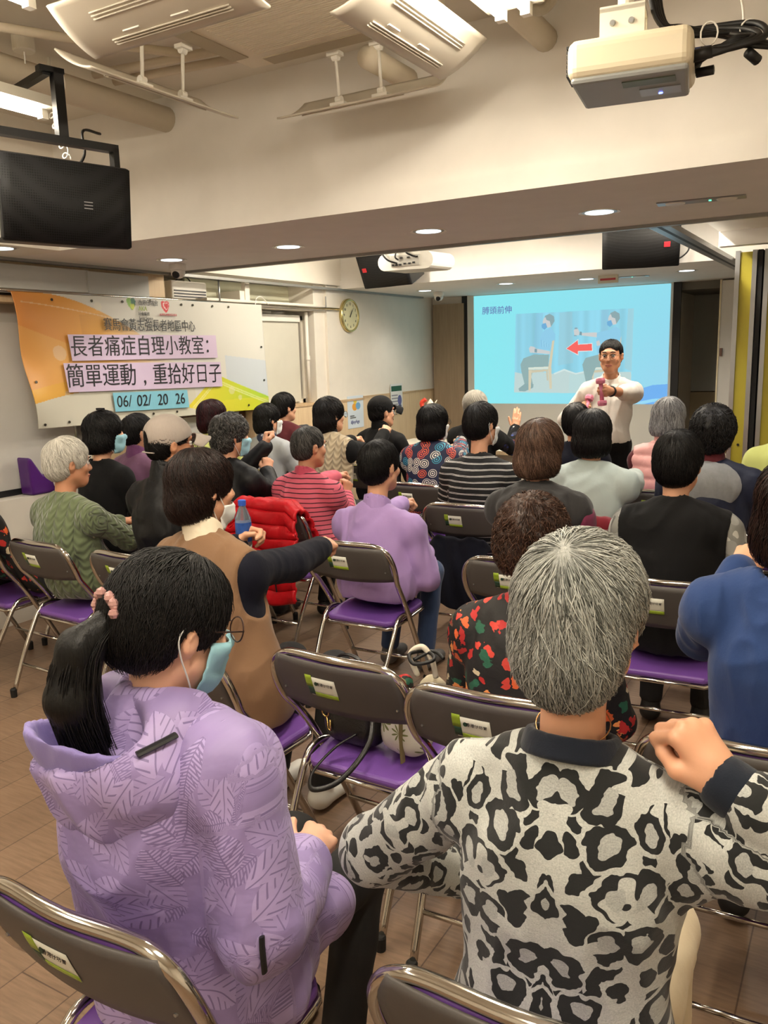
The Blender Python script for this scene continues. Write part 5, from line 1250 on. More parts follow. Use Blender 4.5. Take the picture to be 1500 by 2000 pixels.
def knit(name, rgb, fx=26, amp=.6, cable=True):
    k = NT(name); v = cuv(k); sp = k.n('ShaderNodeSeparateXYZ'); k.l(v, sp.inputs[0]); nz = k.noise(k.coord(), 30, 2)
    x = k.math('MULTIPLY', sp.outputs[0], fx*2*PI); zc = k.math('MULTIPLY', sp.outputs[2], 2*PI*24)
    zig = k.math('SINE', k.math('ADD', zc, k.math('MULTIPLY', k.math('ABSOLUTE', k.math('SINE', k.math('MULTIPLY', x, .5))), 5.0)))
    rib = k.math('ABSOLUTE', k.math('SINE', k.math('MULTIPLY', x, .5)))
    h = k.math('ADD', k.math('MULTIPLY', zig, .25 if cable else .05), k.math('POWER', rib, .35)); h = k.math('ADD', h, k.math('MULTIPLY', nz.outputs[0], .2))
    c = lin(rgb); k.base(k.mix(k.math('MULTIPLY', h, .7), tuple(x*.62 for x in c), c)); k.b.inputs['Roughness'].default_value = .95; k.b.inputs['Sheen Weight'].default_value = .3
    k.bump(h, amp, .010); MATS[name] = k.m; return k.m
def cellmat(name, scale, stops, bg, ring=None, thr=.34, rough=.7, seed=0.0, nscale=6, nd=.12, uv=False):
    """printed cloth: scattered blobs in several colours over a ground, optional rings"""
    k = NT(name); v = cuv(k) if uv else k.coord(); nz = k.noise(v, nscale, 3)
    vm = k.n('ShaderNodeMix'); vm.data_type = 'VECTOR'; vm.inputs[0].default_value = nd*.5; k.l(v, vm.inputs[4]); k.l(nz.outputs['Color'], vm.inputs[5])
    vo = k.n('ShaderNodeTexVoronoi'); vo.voronoi_dimensions = '2D' if uv else '3D'; vo.inputs['Scale'].default_value = scale; vo.inputs['Randomness'].default_value = .8; k.l(vm.outputs[1], vo.inputs['Vector'])
    sp = k.n('ShaderNodeSeparateColor'); k.l(vo.outputs['Color'], sp.inputs[0])
    col = k.ramp(sp.outputs[0], stops, 'CONSTANT'); m = k.math('LESS_THAN', vo.outputs['Distance'], thr)
    if ring:
        r = k.math('GREATER_THAN', k.math('SINE', k.math('MULTIPLY', vo.outputs['Distance'], ring)), 0.1); m = k.math('MULTIPLY', m, r)
    k.base(k.mix(m, lin(bg), col)); k.b.inputs['Roughness'].default_value = rough
    n3 = k.noise(v, 22, 3); k.bump(n3.outputs[0], .2, .012); MATS[name] = k.m; return k.m
def leopard_mat():
    k = NT('leopard print knit'); v = cuv(k, 1, .86, True); nz = k.noise(v, 16, 3)
    vm = k.n('ShaderNodeMix'); vm.data_type = 'VECTOR'; vm.inputs[0].default_value = .045; k.l(v, vm.inputs[4]); k.l(nz.outputs['Color'], vm.inputs[5])
    vo = k.n('ShaderNodeTexVoronoi'); vo.voronoi_dimensions = '2D'; vo.inputs['Scale'].default_value = 15.5; vo.inputs['Randomness'].default_value = .66; k.l(vm.outputs[1], vo.inputs['Vector'])
    v2 = k.n('ShaderNodeTexVoronoi'); v2.voronoi_dimensions = '2D'; v2.inputs['Scale'].default_value = 30; v2.inputs['Randomness'].default_value = .9; k.l(vm.outputs[1], v2.inputs['Vector'])
    n2 = k.noise(v, 26, 2); d = vo.outputs['Distance']; w_ = k.math('MULTIPLY', k.math('SUBTRACT', n2.outputs[0], .5), .30); d1 = k.math('ADD', d, w_)
    ring = k.math('MULTIPLY', k.math('GREATER_THAN', d1, .18), k.math('LESS_THAN', d1, .37)); core = k.math('LESS_THAN', d1, .18)
    gap = k.math('GREATER_THAN', d, .45); dot = k.math('MULTIPLY', k.math('LESS_THAN', v2.outputs['Distance'], .36), gap)
    brk = k.math('GREATER_THAN', k.noise(v, 17, 1).outputs[0], .36); ring = k.math('MULTIPLY', ring, brk)
    gr = k.noise(v, 420, 2); white = k.mix(gr.outputs[0], lin((132, 136, 134)), lin((212, 214, 208))); grey = k.mix(gr.outputs[0], lin((110, 114, 112)), lin((196, 198, 194)))
    c = k.mix(core, white, grey); c = k.mix(k.math('MAXIMUM', ring, dot), c, lin((16, 18, 19))); k.base(c)
    k.b.inputs['Roughness'].default_value = .9; k.b.inputs['Sheen Weight'].default_value = .2; n3 = k.noise(v, 18, 3); k.bump(k.math('ADD', n3.outputs[0], k.math('MULTIPLY', gr.outputs[0], .1)), .3, .012); return k.m
def leaf_mat():
    k = NT('lilac leaf print'); v = cuv(k); nz = k.noise(v, 5, 2)
    vm = k.n('ShaderNodeMix'); vm.data_type = 'VECTOR'; vm.inputs[0].default_value = .03; k.l(v, vm.inputs[4]); k.l(nz.outputs['Color'], vm.inputs[5])
    def leaf(scale, off):
        vo = k.n('ShaderNodeTexVoronoi'); vo.voronoi_dimensions = '2D'; vo.inputs['Scale'].default_value = scale; vo.inputs['Randomness'].default_value = .9
        ad = k.n('ShaderNodeVectorMath'); ad.operation = 'ADD'; ad.inputs[1].default_value = (off, off*.7, off*1.3); k.l(vm.outputs[1], ad.inputs[0]); k.l(ad.outputs[0], vo.inputs['Vector'])
        sb = k.n('ShaderNodeVectorMath'); sb.operation = 'SUBTRACT'; k.l(ad.outputs[0], sb.inputs[0]); k.l(vo.outputs['Position'], sb.inputs[1])
        sc_ = k.n('ShaderNodeVectorMath'); sc_.operation = 'SCALE'; sc_.inputs['Scale'].default_value = scale; k.l(sb.outputs[0], sc_.inputs[0])
        col = k.n('ShaderNodeSeparateColor'); k.l(vo.outputs['Color'], col.inputs[0]); an = k.math('MULTIPLY', col.outputs[0], 6.283)
        sx = k.n('ShaderNodeSeparateXYZ'); k.l(sc_.outputs[0], sx.inputs[0])
        ca, sa = k.math('COSINE', an), k.math('SINE', an); xx = sx.outputs[0]
        lx = k.math('ADD', k.math('MULTIPLY', xx, ca), k.math('MULTIPLY', sx.outputs[1], sa)); ly = k.math('ABSOLUTE', k.math('SUBTRACT', k.math('MULTIPLY', sx.outputs[1], ca), k.math('MULTIPLY', xx, sa)))
        wid = k.math('SUBTRACT', .36, k.math('MULTIPLY', k.math('MULTIPLY', lx, lx), 1.1)); ins = k.math('LESS_THAN', ly, wid)
        slit = k.math('GREATER_THAN', k.math('SINE', k.math('MULTIPLY', k.math('ADD', lx, k.math('MULTIPLY', ly, 1.0)), 30.0)), .78); slit = k.math('MULTIPLY', slit, k.math('GREATER_THAN', ly, .10)); vein = k.math('LESS_THAN', ly, .014)
        hat = k.math('MULTIPLY', k.math('GREATER_THAN', k.math('SINE', k.math('MULTIPLY', k.math('ADD', lx, k.math('MULTIPLY', ly, .4)), 95.0)), .1), k.math('GREATER_THAN', col.outputs[1], .72))
        return ins, k.math('MULTIPLY', ins, k.math('MAXIMUM', slit, vein)), k.math('MULTIPLY', ins, hat)
    i1, s1, h1 = leaf(13.0, 0.0); i2, s2, h2 = leaf(16.0, 1.7)
    base, lite, dark = lin((148, 131, 184)), lin((168, 151, 202)), lin((112, 95, 146))
    c = k.mix(k.math('MULTIPLY', k.noise(v, 30, 2).outputs[0], .35), base, dark); c = k.mix(i2, c, lin((158, 141, 193))); c = k.mix(k.math('MULTIPLY', k.math('MAXIMUM', s2, h2), .8), c, dark); c = k.mix(i1, c, lite); c = k.mix(k.math('MULTIPLY', k.math('MAXIMUM', s1, h1), .85), c, dark)
    k.base(c); k.b.inputs['Roughness'].default_value = .55; k.b.inputs['Sheen Weight'].default_value = .1; n3 = k.noise(v, 14, 3); k.bump(n3.outputs[0], .3, .014); return k.m
C_leaf, C_leo = leaf_mat(), leopard_mat(); C_lining = cloth('lilac lining', (136, 124, 186), .6)
C_navyb = cloth('dark navy rib', (16, 24, 38)); C_brown = cloth('tan brown vest', (126, 96, 70), vs=3); C_navy = cloth('midnight navy', (9, 12, 28), .9, .03); C_cream = cloth('cream cloth', (226, 214, 190)); C_green = knit('sage cable knit', (98, 110, 78), 22, .8)
C_black = cloth('black cloth', (10, 10, 12), .9, .02); C_blackj = cloth('black nylon', (13, 14, 17), .5, 0); C_lilac = cloth('lilac shirt', (166, 138, 194), .7); C_pink = stripe_cloth('pink striped jersey', (198, 92, 110), [(.1, .32, (56, 18, 32))], .026)
C_bw = stripe_cloth('black and white stripe', (9, 9, 10), [(.42, .49, (214, 212, 206)), (.58, .65, (214, 212, 206))], .034); C_char = cloth('charcoal fleece', (44, 43, 44)); C_teal = cloth('pale teal jersey', (168, 180, 176), vs=3, var=.12); C_hgrey = cloth('heather grey', (132, 134, 136), var=.15, vs=60); C_nvj = cloth('navy windbreaker', (20, 27, 50), .6, .03)
C_blue = cloth('blue tee', (36, 60, 108), .9); C_pinkv = cloth('pink quilt', (222, 164, 160), .6); C_maroon = cloth('maroon knit', (86, 26, 34)); C_dgrey = cloth('slate sleeve', (52, 54, 60)); C_lime = cloth('lime fleece', (206, 214, 128)); C_plum = cloth('dusty plum', (120, 84, 112)); C_lgrey = cloth('light grey fleece', (170, 174, 178)); C_creamk = knit('cream cable knit', (186, 170, 140), 20, .9); C_shirt = cloth('white shirt', (222, 216, 208), .7)
C_crim = cloth('crimson coat', (112, 18, 32)); C_red = cloth('red puffer', (190, 16, 28), .42, 0, .35, 300); C_camo = cellmat('grey camouflage', 16, [(0, lin((150, 150, 146))), (.4, lin((96, 96, 94))), (.7, lin((190, 190, 184)))], (128, 128, 124), thr=.45, nd=.25)
C_swirl = cellmat('swirl print', 17, [(0, lin((230, 100, 60))), (.25, lin((226, 220, 206))), (.5, lin((60, 150, 176))), (.7, lin((226, 220, 206))), (.85, lin((210, 80, 60)))], (22, 28, 60), ring=32, thr=.46, nd=.04, uv=True)
C_flor = cellmat('dark floral print', 25, [(0, lin((172, 34, 32))), (.22, lin((20, 18, 18))), (.42, lin((214, 96, 48))), (.55, lin((30, 88, 66))), (.7, lin((206, 190, 158))), (.82, lin((196, 60, 48))), (.92, lin((232, 150, 84)))], (18, 16, 17), thr=.31, nd=.16, nscale=16, uv=True)
C_flor3 = cellmat('dark floral heap', 20, [(0, lin((172, 34, 32))), (.22, lin((20, 18, 18))), (.42, lin((214, 96, 48))), (.55, lin((30, 88, 66))), (.7, lin((206, 190, 158))), (.82, lin((196, 60, 48)))], (18, 16, 17), thr=.40, nd=.22, nscale=14)
C_scarfs = cellmat('multicolour sleeve', 30, [(0, lin((200, 60, 60))), (.3, lin((220, 216, 206))), (.6, lin((40, 60, 130)))], (24, 26, 50), thr=.3); C_leafy = cellmat('black white leaf print', 34, [(0, lin((226, 226, 222)))], (20, 20, 22), thr=.36, nd=.3, nscale=24)
C_plaid = cellmat('blue check scarf', 40, [(0, lin((70, 80, 110))), (.5, lin((180, 180, 190)))], (44, 52, 80), thr=.4); C_denim = cloth('denim', (52, 70, 104)); C_camel = mat('white shoe', (222, 220, 212), .5); C_olive = cloth('olive cloth', (70, 66, 48)); C_tan = cloth('cream trousers', (214, 200, 172), .8)
C_beret = cloth('grey crochet', (146, 142, 132), bump=.6, bs=180); C_capg = cloth('stone cap', (168, 158, 150)); C_silk = mat('gold metal', (206, 160, 110), .25, metal=.9)
def quilt(band=.07, amp=.016, base=folds(.003, 14)):
    def fn(V, N): return amp*np.abs(np.sin(PI*V[:, 2]/band))**.55-amp*.5+base(V, N)
    return fn
def near_chair(label, fig, back=.27, dx=0.0, rz=None, dy=0.0):
    p = fig['base']+fig['Rb']@A_(dx, -back+dy, 0); return chair(label, p[0], p[1], math.radians(rz) if rz is not None else math.atan2(fig['Rb'][1, 0], fig['Rb'][0, 0]))
J = lambda name, m, **kw: dict(name=name, mat=m, **kw)
# ------------------------------------------------------------------ front row
f = person('woman with a ponytail in a lilac leaf print jacket and blue mask', (336, 1222), 1.02,
    J('jacket', C_leaf, uv=True, g=.026, sg=.024, b=.02, hem=.515, fold=.011, ff=7, neck=.060, h=.007,
      prims=lambda q: [ell(q['hip']+A_(0, .02, -.05), (.225, .175, .12), .06), cone(q['hip']+A_(-.09, .05, -.01), q['hip']+A_(-.12, .24, -.03), .095, .07, .05), cone(q['hip']+A_(.09, .05, -.01), q['hip']+A_(.11, .24, -.03), .095, .07, .05)]),
    dict(style='pony', mat=H_black, n=5200, sweep=.25, whorl=(.0, .35, 1.0), size=1.06, seed=2, w=.0010), yaw=-4, look=-18, nod=-14, tilt=4, lean=.015, nl=-.022, sw=.165, arms=('lap', dict(base='lap', px=(600, 1668), Y=1.18, sl=.80, pole=(.35, -.5, -.9), up=(.4, .2, 1))), skin=SK3, mask=M_mask, glasses=M_silver if False else mat('thin dark rim', (70, 50, 44), .3, metal=.7), fine=True, hips=.012, k=1.02,
    collar=dict(mat=C_cream, ht=.0, r=.060))
T, NB = f['T'], f['NB']
# hood lying on the back, patterned outside with a plain lining
hc = NB+A_(-.01, -.098, -.070)
cav = hc+A_(-.03, -.022, .080)
add_part(f, 'hood', [ell(hc, (.165, .095, .120), .03), cone(NB+A_(-.09, -.03, -.015), NB+A_(.09, -.03, -.01), .055, .05, .03), cone(NB+A_(.07, -.02, .0), NB+A_(.115, .07, -.06), .042, .026, .03), cone(NB+A_(-.07, -.02, .0), NB+A_(-.11, .07, -.06), .042, .026, .03), ell(cav, (.132, .074, .128), .012, '-'), cone(NB+A_(0, .02, -.06), T(A_(0, 0, -.04)), .064, .064, .01, '-')], C_leaf, .006, folds(.008, 9, 4))
add_part(f, 'hood_lining', [ell(cav, (.134, .076, .130), .01), ell(cav+A_(0, .002, .004), (.127, .069, .128), .005, '-'), half(hc+A_(0, 0, .045), (0, .3, 1), .005)], C_lining, .005, folds(.003, 14, 5))
b = MB(); c0, c1 = NB+A_(-.005, -.150, -.085), NB+A_(.075, -.115, -.055)
def on_cloth(fig, objs, pts, lift=.004):
    # points on the surface of the given garments, seen along the camera's lines of sight
    from mathutils.bvhtree import BVHTree
    out = []; o_ = fig['Rb'].T@(EYE-fig['base'])
    trees = [BVHTree.FromPolygons([v.co for v in o.data.vertices], [tuple(p.vertices) for p in o.data.polygons]) for o in objs]
    for x, y in pts:
        d = fig['Rb'].T@ray(x, y); hits = [h for h in (t.ray_cast(Vector(o_), Vector(d)) for t in trees) if h[0] is not None]
        if hits: h = min(hits, key=lambda q: q[3]); out.append(tuple(h[0]+h[1]*lift))
    return out
hd_ = [o for o in f['body'].children if o.name.startswith(('hood', 'jacket'))]
q = on_cloth(f, hd_, [(268, 1476), (292, 1464), (318, 1450), (343, 1436)])
if len(q) > 2: MB().tube(q, .008, 8, flat=.6).build('hood_tab', M_black, f['body'])
q = on_cloth(f, hd_, [(510, 1828), (511, 1850), (513, 1872), (515, 1895)])
if len(q) > 2: MB().tube(q, .006, 8, flat=.6).build('pocket_zip', M_black, f['body'])
jr = f['J'][1]; e = f['hip']+A_(.155, .16, -.05)
# ponytail with a jewelled tie
tie = T(A_(-.0, -.118, .010)); dn = T.R@A_(.0, -.55, -.6)
pts = [tie+dn*.0, tie+dn*.06+A_(0, -.012, -.01), tie+dn*.09+A_(0, -.01, -.08), tie+dn*.08+A_(.005, .0, -.17), tie+dn*.07+A_(.02, .012, -.25)]
pony = add_part(f, 'ponytail', [cone(pts[i], pts[i+1], (.022, .036, .042, .036)[i], (.036, .042, .036, .012)[i], .02) for i in range(4)], H_black, .006, lambda V, N: .004*vnoise(V*A_(40, 40, 5)), f['hair'])
n_ = 1500; rg = np.random.default_rng(9); m_ = 10; sp_ = np.linspace(0, 1, m_); ctr = np.array(smooth_path(pts, 3)); ci = np.stack([np.interp(np.linspace(0, 1, m_)*(.85+.0), np.linspace(0, 1, len(ctr)), ctr[:, i]) for i in range(3)], -1)
ph = rg.random(n_)*2*PI; rr = np.sqrt(rg.random(n_)); rad = np.interp(sp_, [0, .15, .45, .8, 1], [.018, .036, .047, .046, .040]); tw = rg.normal(0, .5, n_)[:, None]*sp_
off = np.stack([np.cos(ph[:, None]+tw)*rad*rr[:, None], np.sin(ph[:, None]+tw)*rad*rr[:, None]*.8, 0*tw], -1); ln = (.8+.35*rg.random(n_))
ci2 = np.stack([np.stack([np.interp(np.minimum(sp_*l, 1.0), np.linspace(0, 1, len(ctr)), ctr[:, i]) for i in range(3)], -1) for l in ln]); ci2[..., 2] -= (np.maximum(sp_*ln[:, None]-.98, 0)*.3)
Pp = ci2+off+rg.normal(0, .006, (n_, 1, 3))*sp_[None, :, None]; Nn = off+1e-4; Nn /= np.linalg.norm(Nn, axis=-1, keepdims=True)
strand_mesh('hair_lock', Pp, Nn, .0011, np.clip(rg.normal(.45, .25, n_), 0, 1), H_black, pony)['kind'] = 'stuff'
b = MB(); rg2 = random.Random(4)
for i in range(22):
    a = rg2.uniform(-.2, 2*PI*.62); r_ = rg2.uniform(.006, .011); c = tie+T.R@A_(.036*math.cos(a), -.012+.008*rg2.random(), .020+.024*math.sin(a)); b.lathe([(r_*math.sin(t_), -r_*math.cos(t_)) for t_ in (.05, .8, 1.57, 2.3, 3.09)], 8, tuple(c))
b.build('hair_tie', mat('rose crystal', (206, 160, 156), .2, metal=.5, var=.3, vscale=80), f['hair'])
chair('grey folding chair with chrome frame holding the woman in the lilac leaf jacket', -1.03, .74, math.radians(1))
f = person('grey haired woman in a leopard print sweater raising a fist, seen from behind', (1136, 1212), 1.20,
    J('sweater', C_leo, uv=True, g=.014, sg=.012, b=.0, hem=.46, fold=.005, ff=9, neck=.058, h=.0065), dict(style='pixie', mat=H_grey, n=8500, size=1.0, seed=5, w=.0010, whorl=(.03, -.75, 1.0), lift=.007, hem=-.112, add=[((0, -.050, -.055), (.066, .058, .068))]), yaw=3, look=-6, nod=-6, lean=.09, sw=.162, fine=True, k=1.03, hips=.0, nl=.05,
    arms=(dict(base='lap', w=(.10, .19, -.31), pole=(1.0, -.5, -.25), curl=.5), dict(base='raise', px=(1412, 1528), Y=1.16, pole=(1, -.1, -.9), hd=(-.60, .15, .8), up=(.75, -.6, .3), curl=1.0, sl=.78)), legs=C_tan, skin=SK1)
T, NB = f['T'], f['NB']
add_part(f, 'neckband', [cone(NB+A_(0, -.004, .0), NB+A_(0, .002, .055), .086, .068, .01), cone(NB+A_(0, -.004, -.08), NB+A_(0, .012, .12), .057, .057, .004, '-'), half(NB+A_(0, -.01, .050), (0, .3, 1), .004), half(NB+A_(0, 0, .004), (0, -.35, -1), .004)], C_navyb, .005)
MB().tube([tuple(NB+A_(.056*math.cos(a), 0.004+.056*math.sin(a), .058+.012*math.sin(a))) for a in np.linspace(0, 2*PI, 32)[:-1]], .0012, 5, closed=True).build('necklace', C_silk, f['body'], smooth=True)
for s in (-1, 1):
    j = f['J'][s]; d = (j['W']-j['E'])/np.linalg.norm(j['W']-j['E']); add_part(f, 'cuff', [cone(j['W']-d*.055, j['W']-d*.004, .043, .041, .01), cone(j['W']-d*.1, j['W']+d*.03, .030, .030, .004, '-')], C_navyb, .005)
chair('grey folding chair with chrome frame behind the woman in the leopard print sweater', -.335, .885, math.radians(2))
# ------------------------------------------------------------------ second row
f = person('woman in a tan brown vest over a navy sweater, fist stretched forward', (397, 955), 2.05, J('sweater', C_navy, g=.008, sg=.012), dict(style='tuck', mat=H_dbrown, n=3200, size=1.04, seed=3, sweep=.3, whorl=(-.02, -.1, 1)), yaw=-2, look=-21, nod=-4, lean=.06, lat=-.15, sw=.172, hips=.015, fine=True, vest=J('vest', C_brown, g=.018, b=.0, hem=.505, fold=.005, prims=lambda q: [ell(q['hip']+A_(0, .0, -.06), (.19, .145, .12), .05)]),
    collar=dict(mat=C_cream, ht=.045, r=.062), arms=(dict(base='bent', px=(462, 1066), Y=2.40, curl=.8), dict(base='fwd', px=(632, 1068), Y=2.52, up=(.5, -.2, 1))), skin=SK1, shoes=C_camel, mask=(M_maskw, 1))
bracelet(f, 1, C_silk, 'wrist_watch', .030, .95, .006); j = f['J'][1]; d = (j['W']-j['E'])/np.linalg.norm(j['W']-j['E']); add_part(f, 'cuff', [cone(j['W']-d*.05, j['W']-d*.018, .041, .041, .008), cone(j['W']-d*.1, j['W']+d*.03, .031, .031, .004, '-')], C_cream, .005)
chair('grey folding chair with chrome frame holding the woman in the tan brown vest', -1.76, 1.70, math.radians(-6))
chair('empty grey folding chair with a handbag and a daisy tote on its purple seat', -1.262, 1.835, math.radians(-1)) if False else None
f = person('woman with short brown curly hair in a dark floral top', (1042, 1064), 2.14, J('blouse', C_flor, uv=True, g=.012, sg=.012, hem=.46), dict(style='crop', mat=H_auburn if False else hair_mat('curly brown hair', (36, 22, 17), (96, 66, 50), .6), n=2600, curl=.007, seed=6, size=1.10, fine=True), yaw=2, look=-4, nod=-8, lean=.08, sw=.165, hips=.01, fine=True, arms=('lap', 'lap'))
near_chair('grey folding chair with chrome frame holding the woman in the dark floral top', f)
f = person('woman in a wide necked blue top at the right edge, fist raised forward', (1566, 1000), 2.07, J('top', C_blue, g=.012, sg=.012, b=.005, hem=.45, fold=.006, neck=.085, drop=-.02), dict(style='bob', mat=H_dbrown, seed=7), yaw=4, look=-5, lean=.0, sw=.172, hips=.01, fine=True, arms=(dict(base='fwdlow', px=(1442, 1112), Y=2.42, up=(.3, -.6, 1)), 'lap'), skin=SK1)
chair('grey folding chair with chrome frame holding the woman in the blue top', -.175, 1.79, math.radians(2))
# ------------------------------------------------------------------ third row
f = person('white haired woman in a sage green cable knit sweater', (134, 906), 2.76, J('sweater', C_green, uv=True, g=.012, sg=.014, b=.012, hem=.50, fold=.004), dict(style='crop', mat=H_white, n=2600, size=1.02, seed=8, lift=.009), yaw=0, look=-23, nod=-4, lean=.0, sw=.17, hips=.012, fine=True, arms=('fwdlow', 'fwdlow'), face=True, skin=SK2)
chair('grey folding chair with chrome frame holding the woman in the sage green sweater', -3.42, 2.50, math.radians(-3))
f = person('man in a stone grey baseball cap and black jacket with glasses', (333, 868), 2.78, J('jacket', C_blackj, g=.014, sg=.012, hem=.46, fold=.005), dict(style='short', mat=H_black, seed=9), yaw=-4, look=-29, nod=-4, lean=.01, sw=.175, hips=.008, fine=True, collar=dict(mat=C_blackj, ht=.055, r=.066), glasses=mat('black rim', (22, 20, 20), .4), face=True, arms=('lap', 'lap'), skin=SK2)
T = f['T']
cap = add_part(f, 'cap', [ell(T(A_(0, -.014, .042)), (.091, .112, .098), .01, R=T.R), half(T(A_(0, 0, .006)), T.R@A_(0, .42, -1), .006), ell(T(A_(0, -.014, .036)), (.084, .105, .092), .004, '-', R=T.R), ell(T(A_(0, -.125, .030)), (.034, .05, .032), .004, '-', R=T.R)], C_capg, .0045)
MB().grid(lambda u, v: tuple(T(A_(.085*math.sin((u-.5)*2.5)*(1+.10*v), .068+.045*math.cos((u-.5)*2.5)*1.0+.075*v*math.cos((u-.5)*2.0), .052-.016*v-.045*(2*abs(u-.5))**2))), 16, 6).build('cap_brim', C_capg, cap, smooth=True, solid=.005)
MB().tube([tuple(T(A_(.088*math.sin(a), -.014+.108*-math.cos(a), -.034))) for a in np.linspace(-.75, .75, 12)], .007, 8, flat=.4).build('cap_strap', C_capg, cap)
chair('grey folding chair with chrome frame behind the man in the stone grey cap', -2.83, 2.49, math.radians(-4))
f = person('man with short black hair in a lilac shirt, left fist forward', (743, 912), 3.42, J('shirt', C_lilac, g=.012, sg=.013, b=.012, hem=.51, fold=.007, ff=8, prims=lambda q: [ell(q['hip']+A_(0, .02, -.04), (.195, .15, .11), .05)]), dict(style='crop', mat=H_black, n=1500, seed=10, size=1.0), yaw=1, look=-12, nod=-3, lean=.07, sw=.172, nl=.04, hips=.012, fine=True, arms=('fwd', 'bent'), collar=dict(mat=C_lilac, ht=.03, r=.064), legs=C_denim, shoes=mat('grey trainer', (96, 94, 92), .6), skin=SK1)
near_chair('grey folding chair with chrome frame holding the man in the lilac shirt', f)
f = person('woman with a chestnut bob in a charcoal hooded top', (1056, 878), 3.42, J('hoodie', C_char, g=.014, sg=.012, hem=.47, fold=.005, prims=lambda q: [ell(q['NB']+A_(0, -.075, -.075), (.15, .065, .085), .035)]), dict(style='bob', mat=H_auburn, n=3000, seed=11, sweep=.1), yaw=3, look=-8, nod=-3, lean=.06, sw=.168, hips=.008, fine=True, arms=(dict(base='fwd', w=(-.02, .40, .0)), dict(base='bent', w=(-.06, .26, -.2), pole=(.2, -.6, -.8))))
add_part(f, 'sleeve', [cone(f['J'][1]['S']+A_(.012, .0, -.03), f['J'][1]['E'], .069, .063, .01), cone(f['J'][1]['E'], f['J'][1]['W'], .063, .05, .01)], cloth('plum sleeve', (120, 44, 76), .6), .008, folds(.004, 12)); bracelet(f, -1, mat('jade ring', (180, 190, 190), .2), 'bangle', .033, .9, .005)
near_chair('grey folding chair with chrome frame holding the woman in the charcoal hoodie', f)
f = person('person with short black hair in a black hooded vest over a camouflage shirt', (1325, 908), 3.36, J('shirt', C_camo, g=.010, sg=.016, fold=.006), dict(style='crop', mat=H_black, n=2600, size=1.05, seed=12, lift=.006), yaw=4, look=-4, nod=-5, lean=.08, sw=.178, hips=.015, fine=True, arms=('lap', dict(base='bent', w=(.08, .24, -.26))), vest=J('vest', C_black, g=.026, b=.008, hem=.44, fold=.005, prims=lambda q: [ell(q['NB']+A_(0, -.07, -.07), (.16, .065, .085), .035)]))
near_chair('grey folding chair with chrome frame holding the person in the black hooded vest', f)
# ------------------------------------------------------------------ fourth row
f = person('man with short grey black hair in a pink and black striped jersey', (604, 874), 3.98, J('jersey', C_pink, g=.014, sg=.014, b=.02, hem=.46, stripe=True, fold=.004), dict(style='short', mat=H_salt, n=1400, seed=14), yaw=-2, look=-22, nod=-3, lean=.07, sw=.18, hips=.02, fine=True, face=True, skin=SK2, arms=('fwd', dict(base='bent', px=(675, 968), Y=4.22, hd=(.1, .3, 1), up=(1, -.3, .2))), collar=dict(mat=cloth('raspberry collar', (178, 70, 92)), ht=.02, r=.064))
T = f['T']; MB().tube(smooth_path([f['SH'][1]+A_(-.04, -.02, .055), f['NB']+A_(.05, -.10, -.10), f['CH']+A_(-.05, -.145, .0), f['hip']+A_(-.15, -.12, .12)]), .006, 6).build('bag_strap', cloth('wine strap', (110, 28, 40)), f['body'], smooth=True)
RED = chair('folding chair under a red quilted jacket holding the man in the striped jersey', -2.88, 3.63, math.radians(-2))
f = person('person with short black hair in a black and white striped top', (941, 830), 4.47, J('top', C_bw, g=.014, sg=.014, b=.012, hem=.44, stripe=True, fold=.004), dict(style='crop', mat=H_black, n=1400, seed=15, size=1.02), yaw=2, look=-20, nod=-2, lean=.06, sw=.172, nl=.04, hips=.012, arms=('bent', 'bent'), mask=M_maskw)
STR = near_chair('grey folding chair with a sticker behind the person in the black and white stripes', f)
f = person('woman with a black bob in a pale teal sweater, right fist forward', (1158, 848), 4.34, J('sweater', C_teal, g=.016, sg=.016, b=.01, hem=.48, fold=.005), dict(style='bob', mat=H_black, n=2000, seed=16, whorl=(.0, -.15, 1)), yaw=3, look=2, nod=-3, lean=.06, sw=.178, hips=.012, arms=('fwd', dict(base='fwd', px=(1240, 932), Y=4.82, up=(.5, -.4, 1))))
TEAL = near_chair('folding chair hung with a crimson coat under the woman in pale teal', f)
f = person('person with bushy black hair in a navy jacket with a grey hood', (1393, 850), 4.30, J('jacket', C_nvj, g=.016, sg=.016, hem=.46, fold=.006), dict(style='crop', mat=H_black, n=1600, curl=.004, seed=17, size=1.14, k=1.04), yaw=3, look=-4, lean=.06, sw=.178, hips=.01, arms=('lap', 'lap'), collar=dict(mat=C_maroon, ht=.045, r=.060))
add_part(f, 'hood', [ell(f['NB']+A_(-.015, -.085, -.085), (.165, .065, .12), .04), cone(f['NB']+A_(-.11, -.01, -.04), f['NB']+A_(.10, -.01, -.035), .045, .045, .03), cone(f['NB']+A_(0, .02, -.06), f['T'](A_(0, 0, -.04)), .068, .068, .01, '-')], C_hgrey, .008, folds(.005, 11))
near_chair('grey folding chair with chrome frame holding the person in the grey hooded navy jacket', f)
f = person('woman with grey permed hair and blue mask in a black jacket', (452, 852), 3.86, J('jacket', C_blackj, g=.014, sg=.014, b=.01, hem=.46, fold=.006), dict(style='pixie', mat=H_salt, n=1800, curl=.007, seed=18, size=1.04), yaw=-3, look=-29, nod=-4, lean=.06, sw=.172, hips=.01, mask=M_mask, arms=(dict(base='chest', px=(519, 872), Y=4.2, hd=(.2, .3, 1), up=(.6, -.6, .2)), dict(base='chest', px=(522, 922), Y=4.14, hd=(-.1, .3, 1), up=(.8, -.5, 0))), skin=SK1)
near_chair('grey folding chair mostly hidden behind the woman with the grey perm', f)
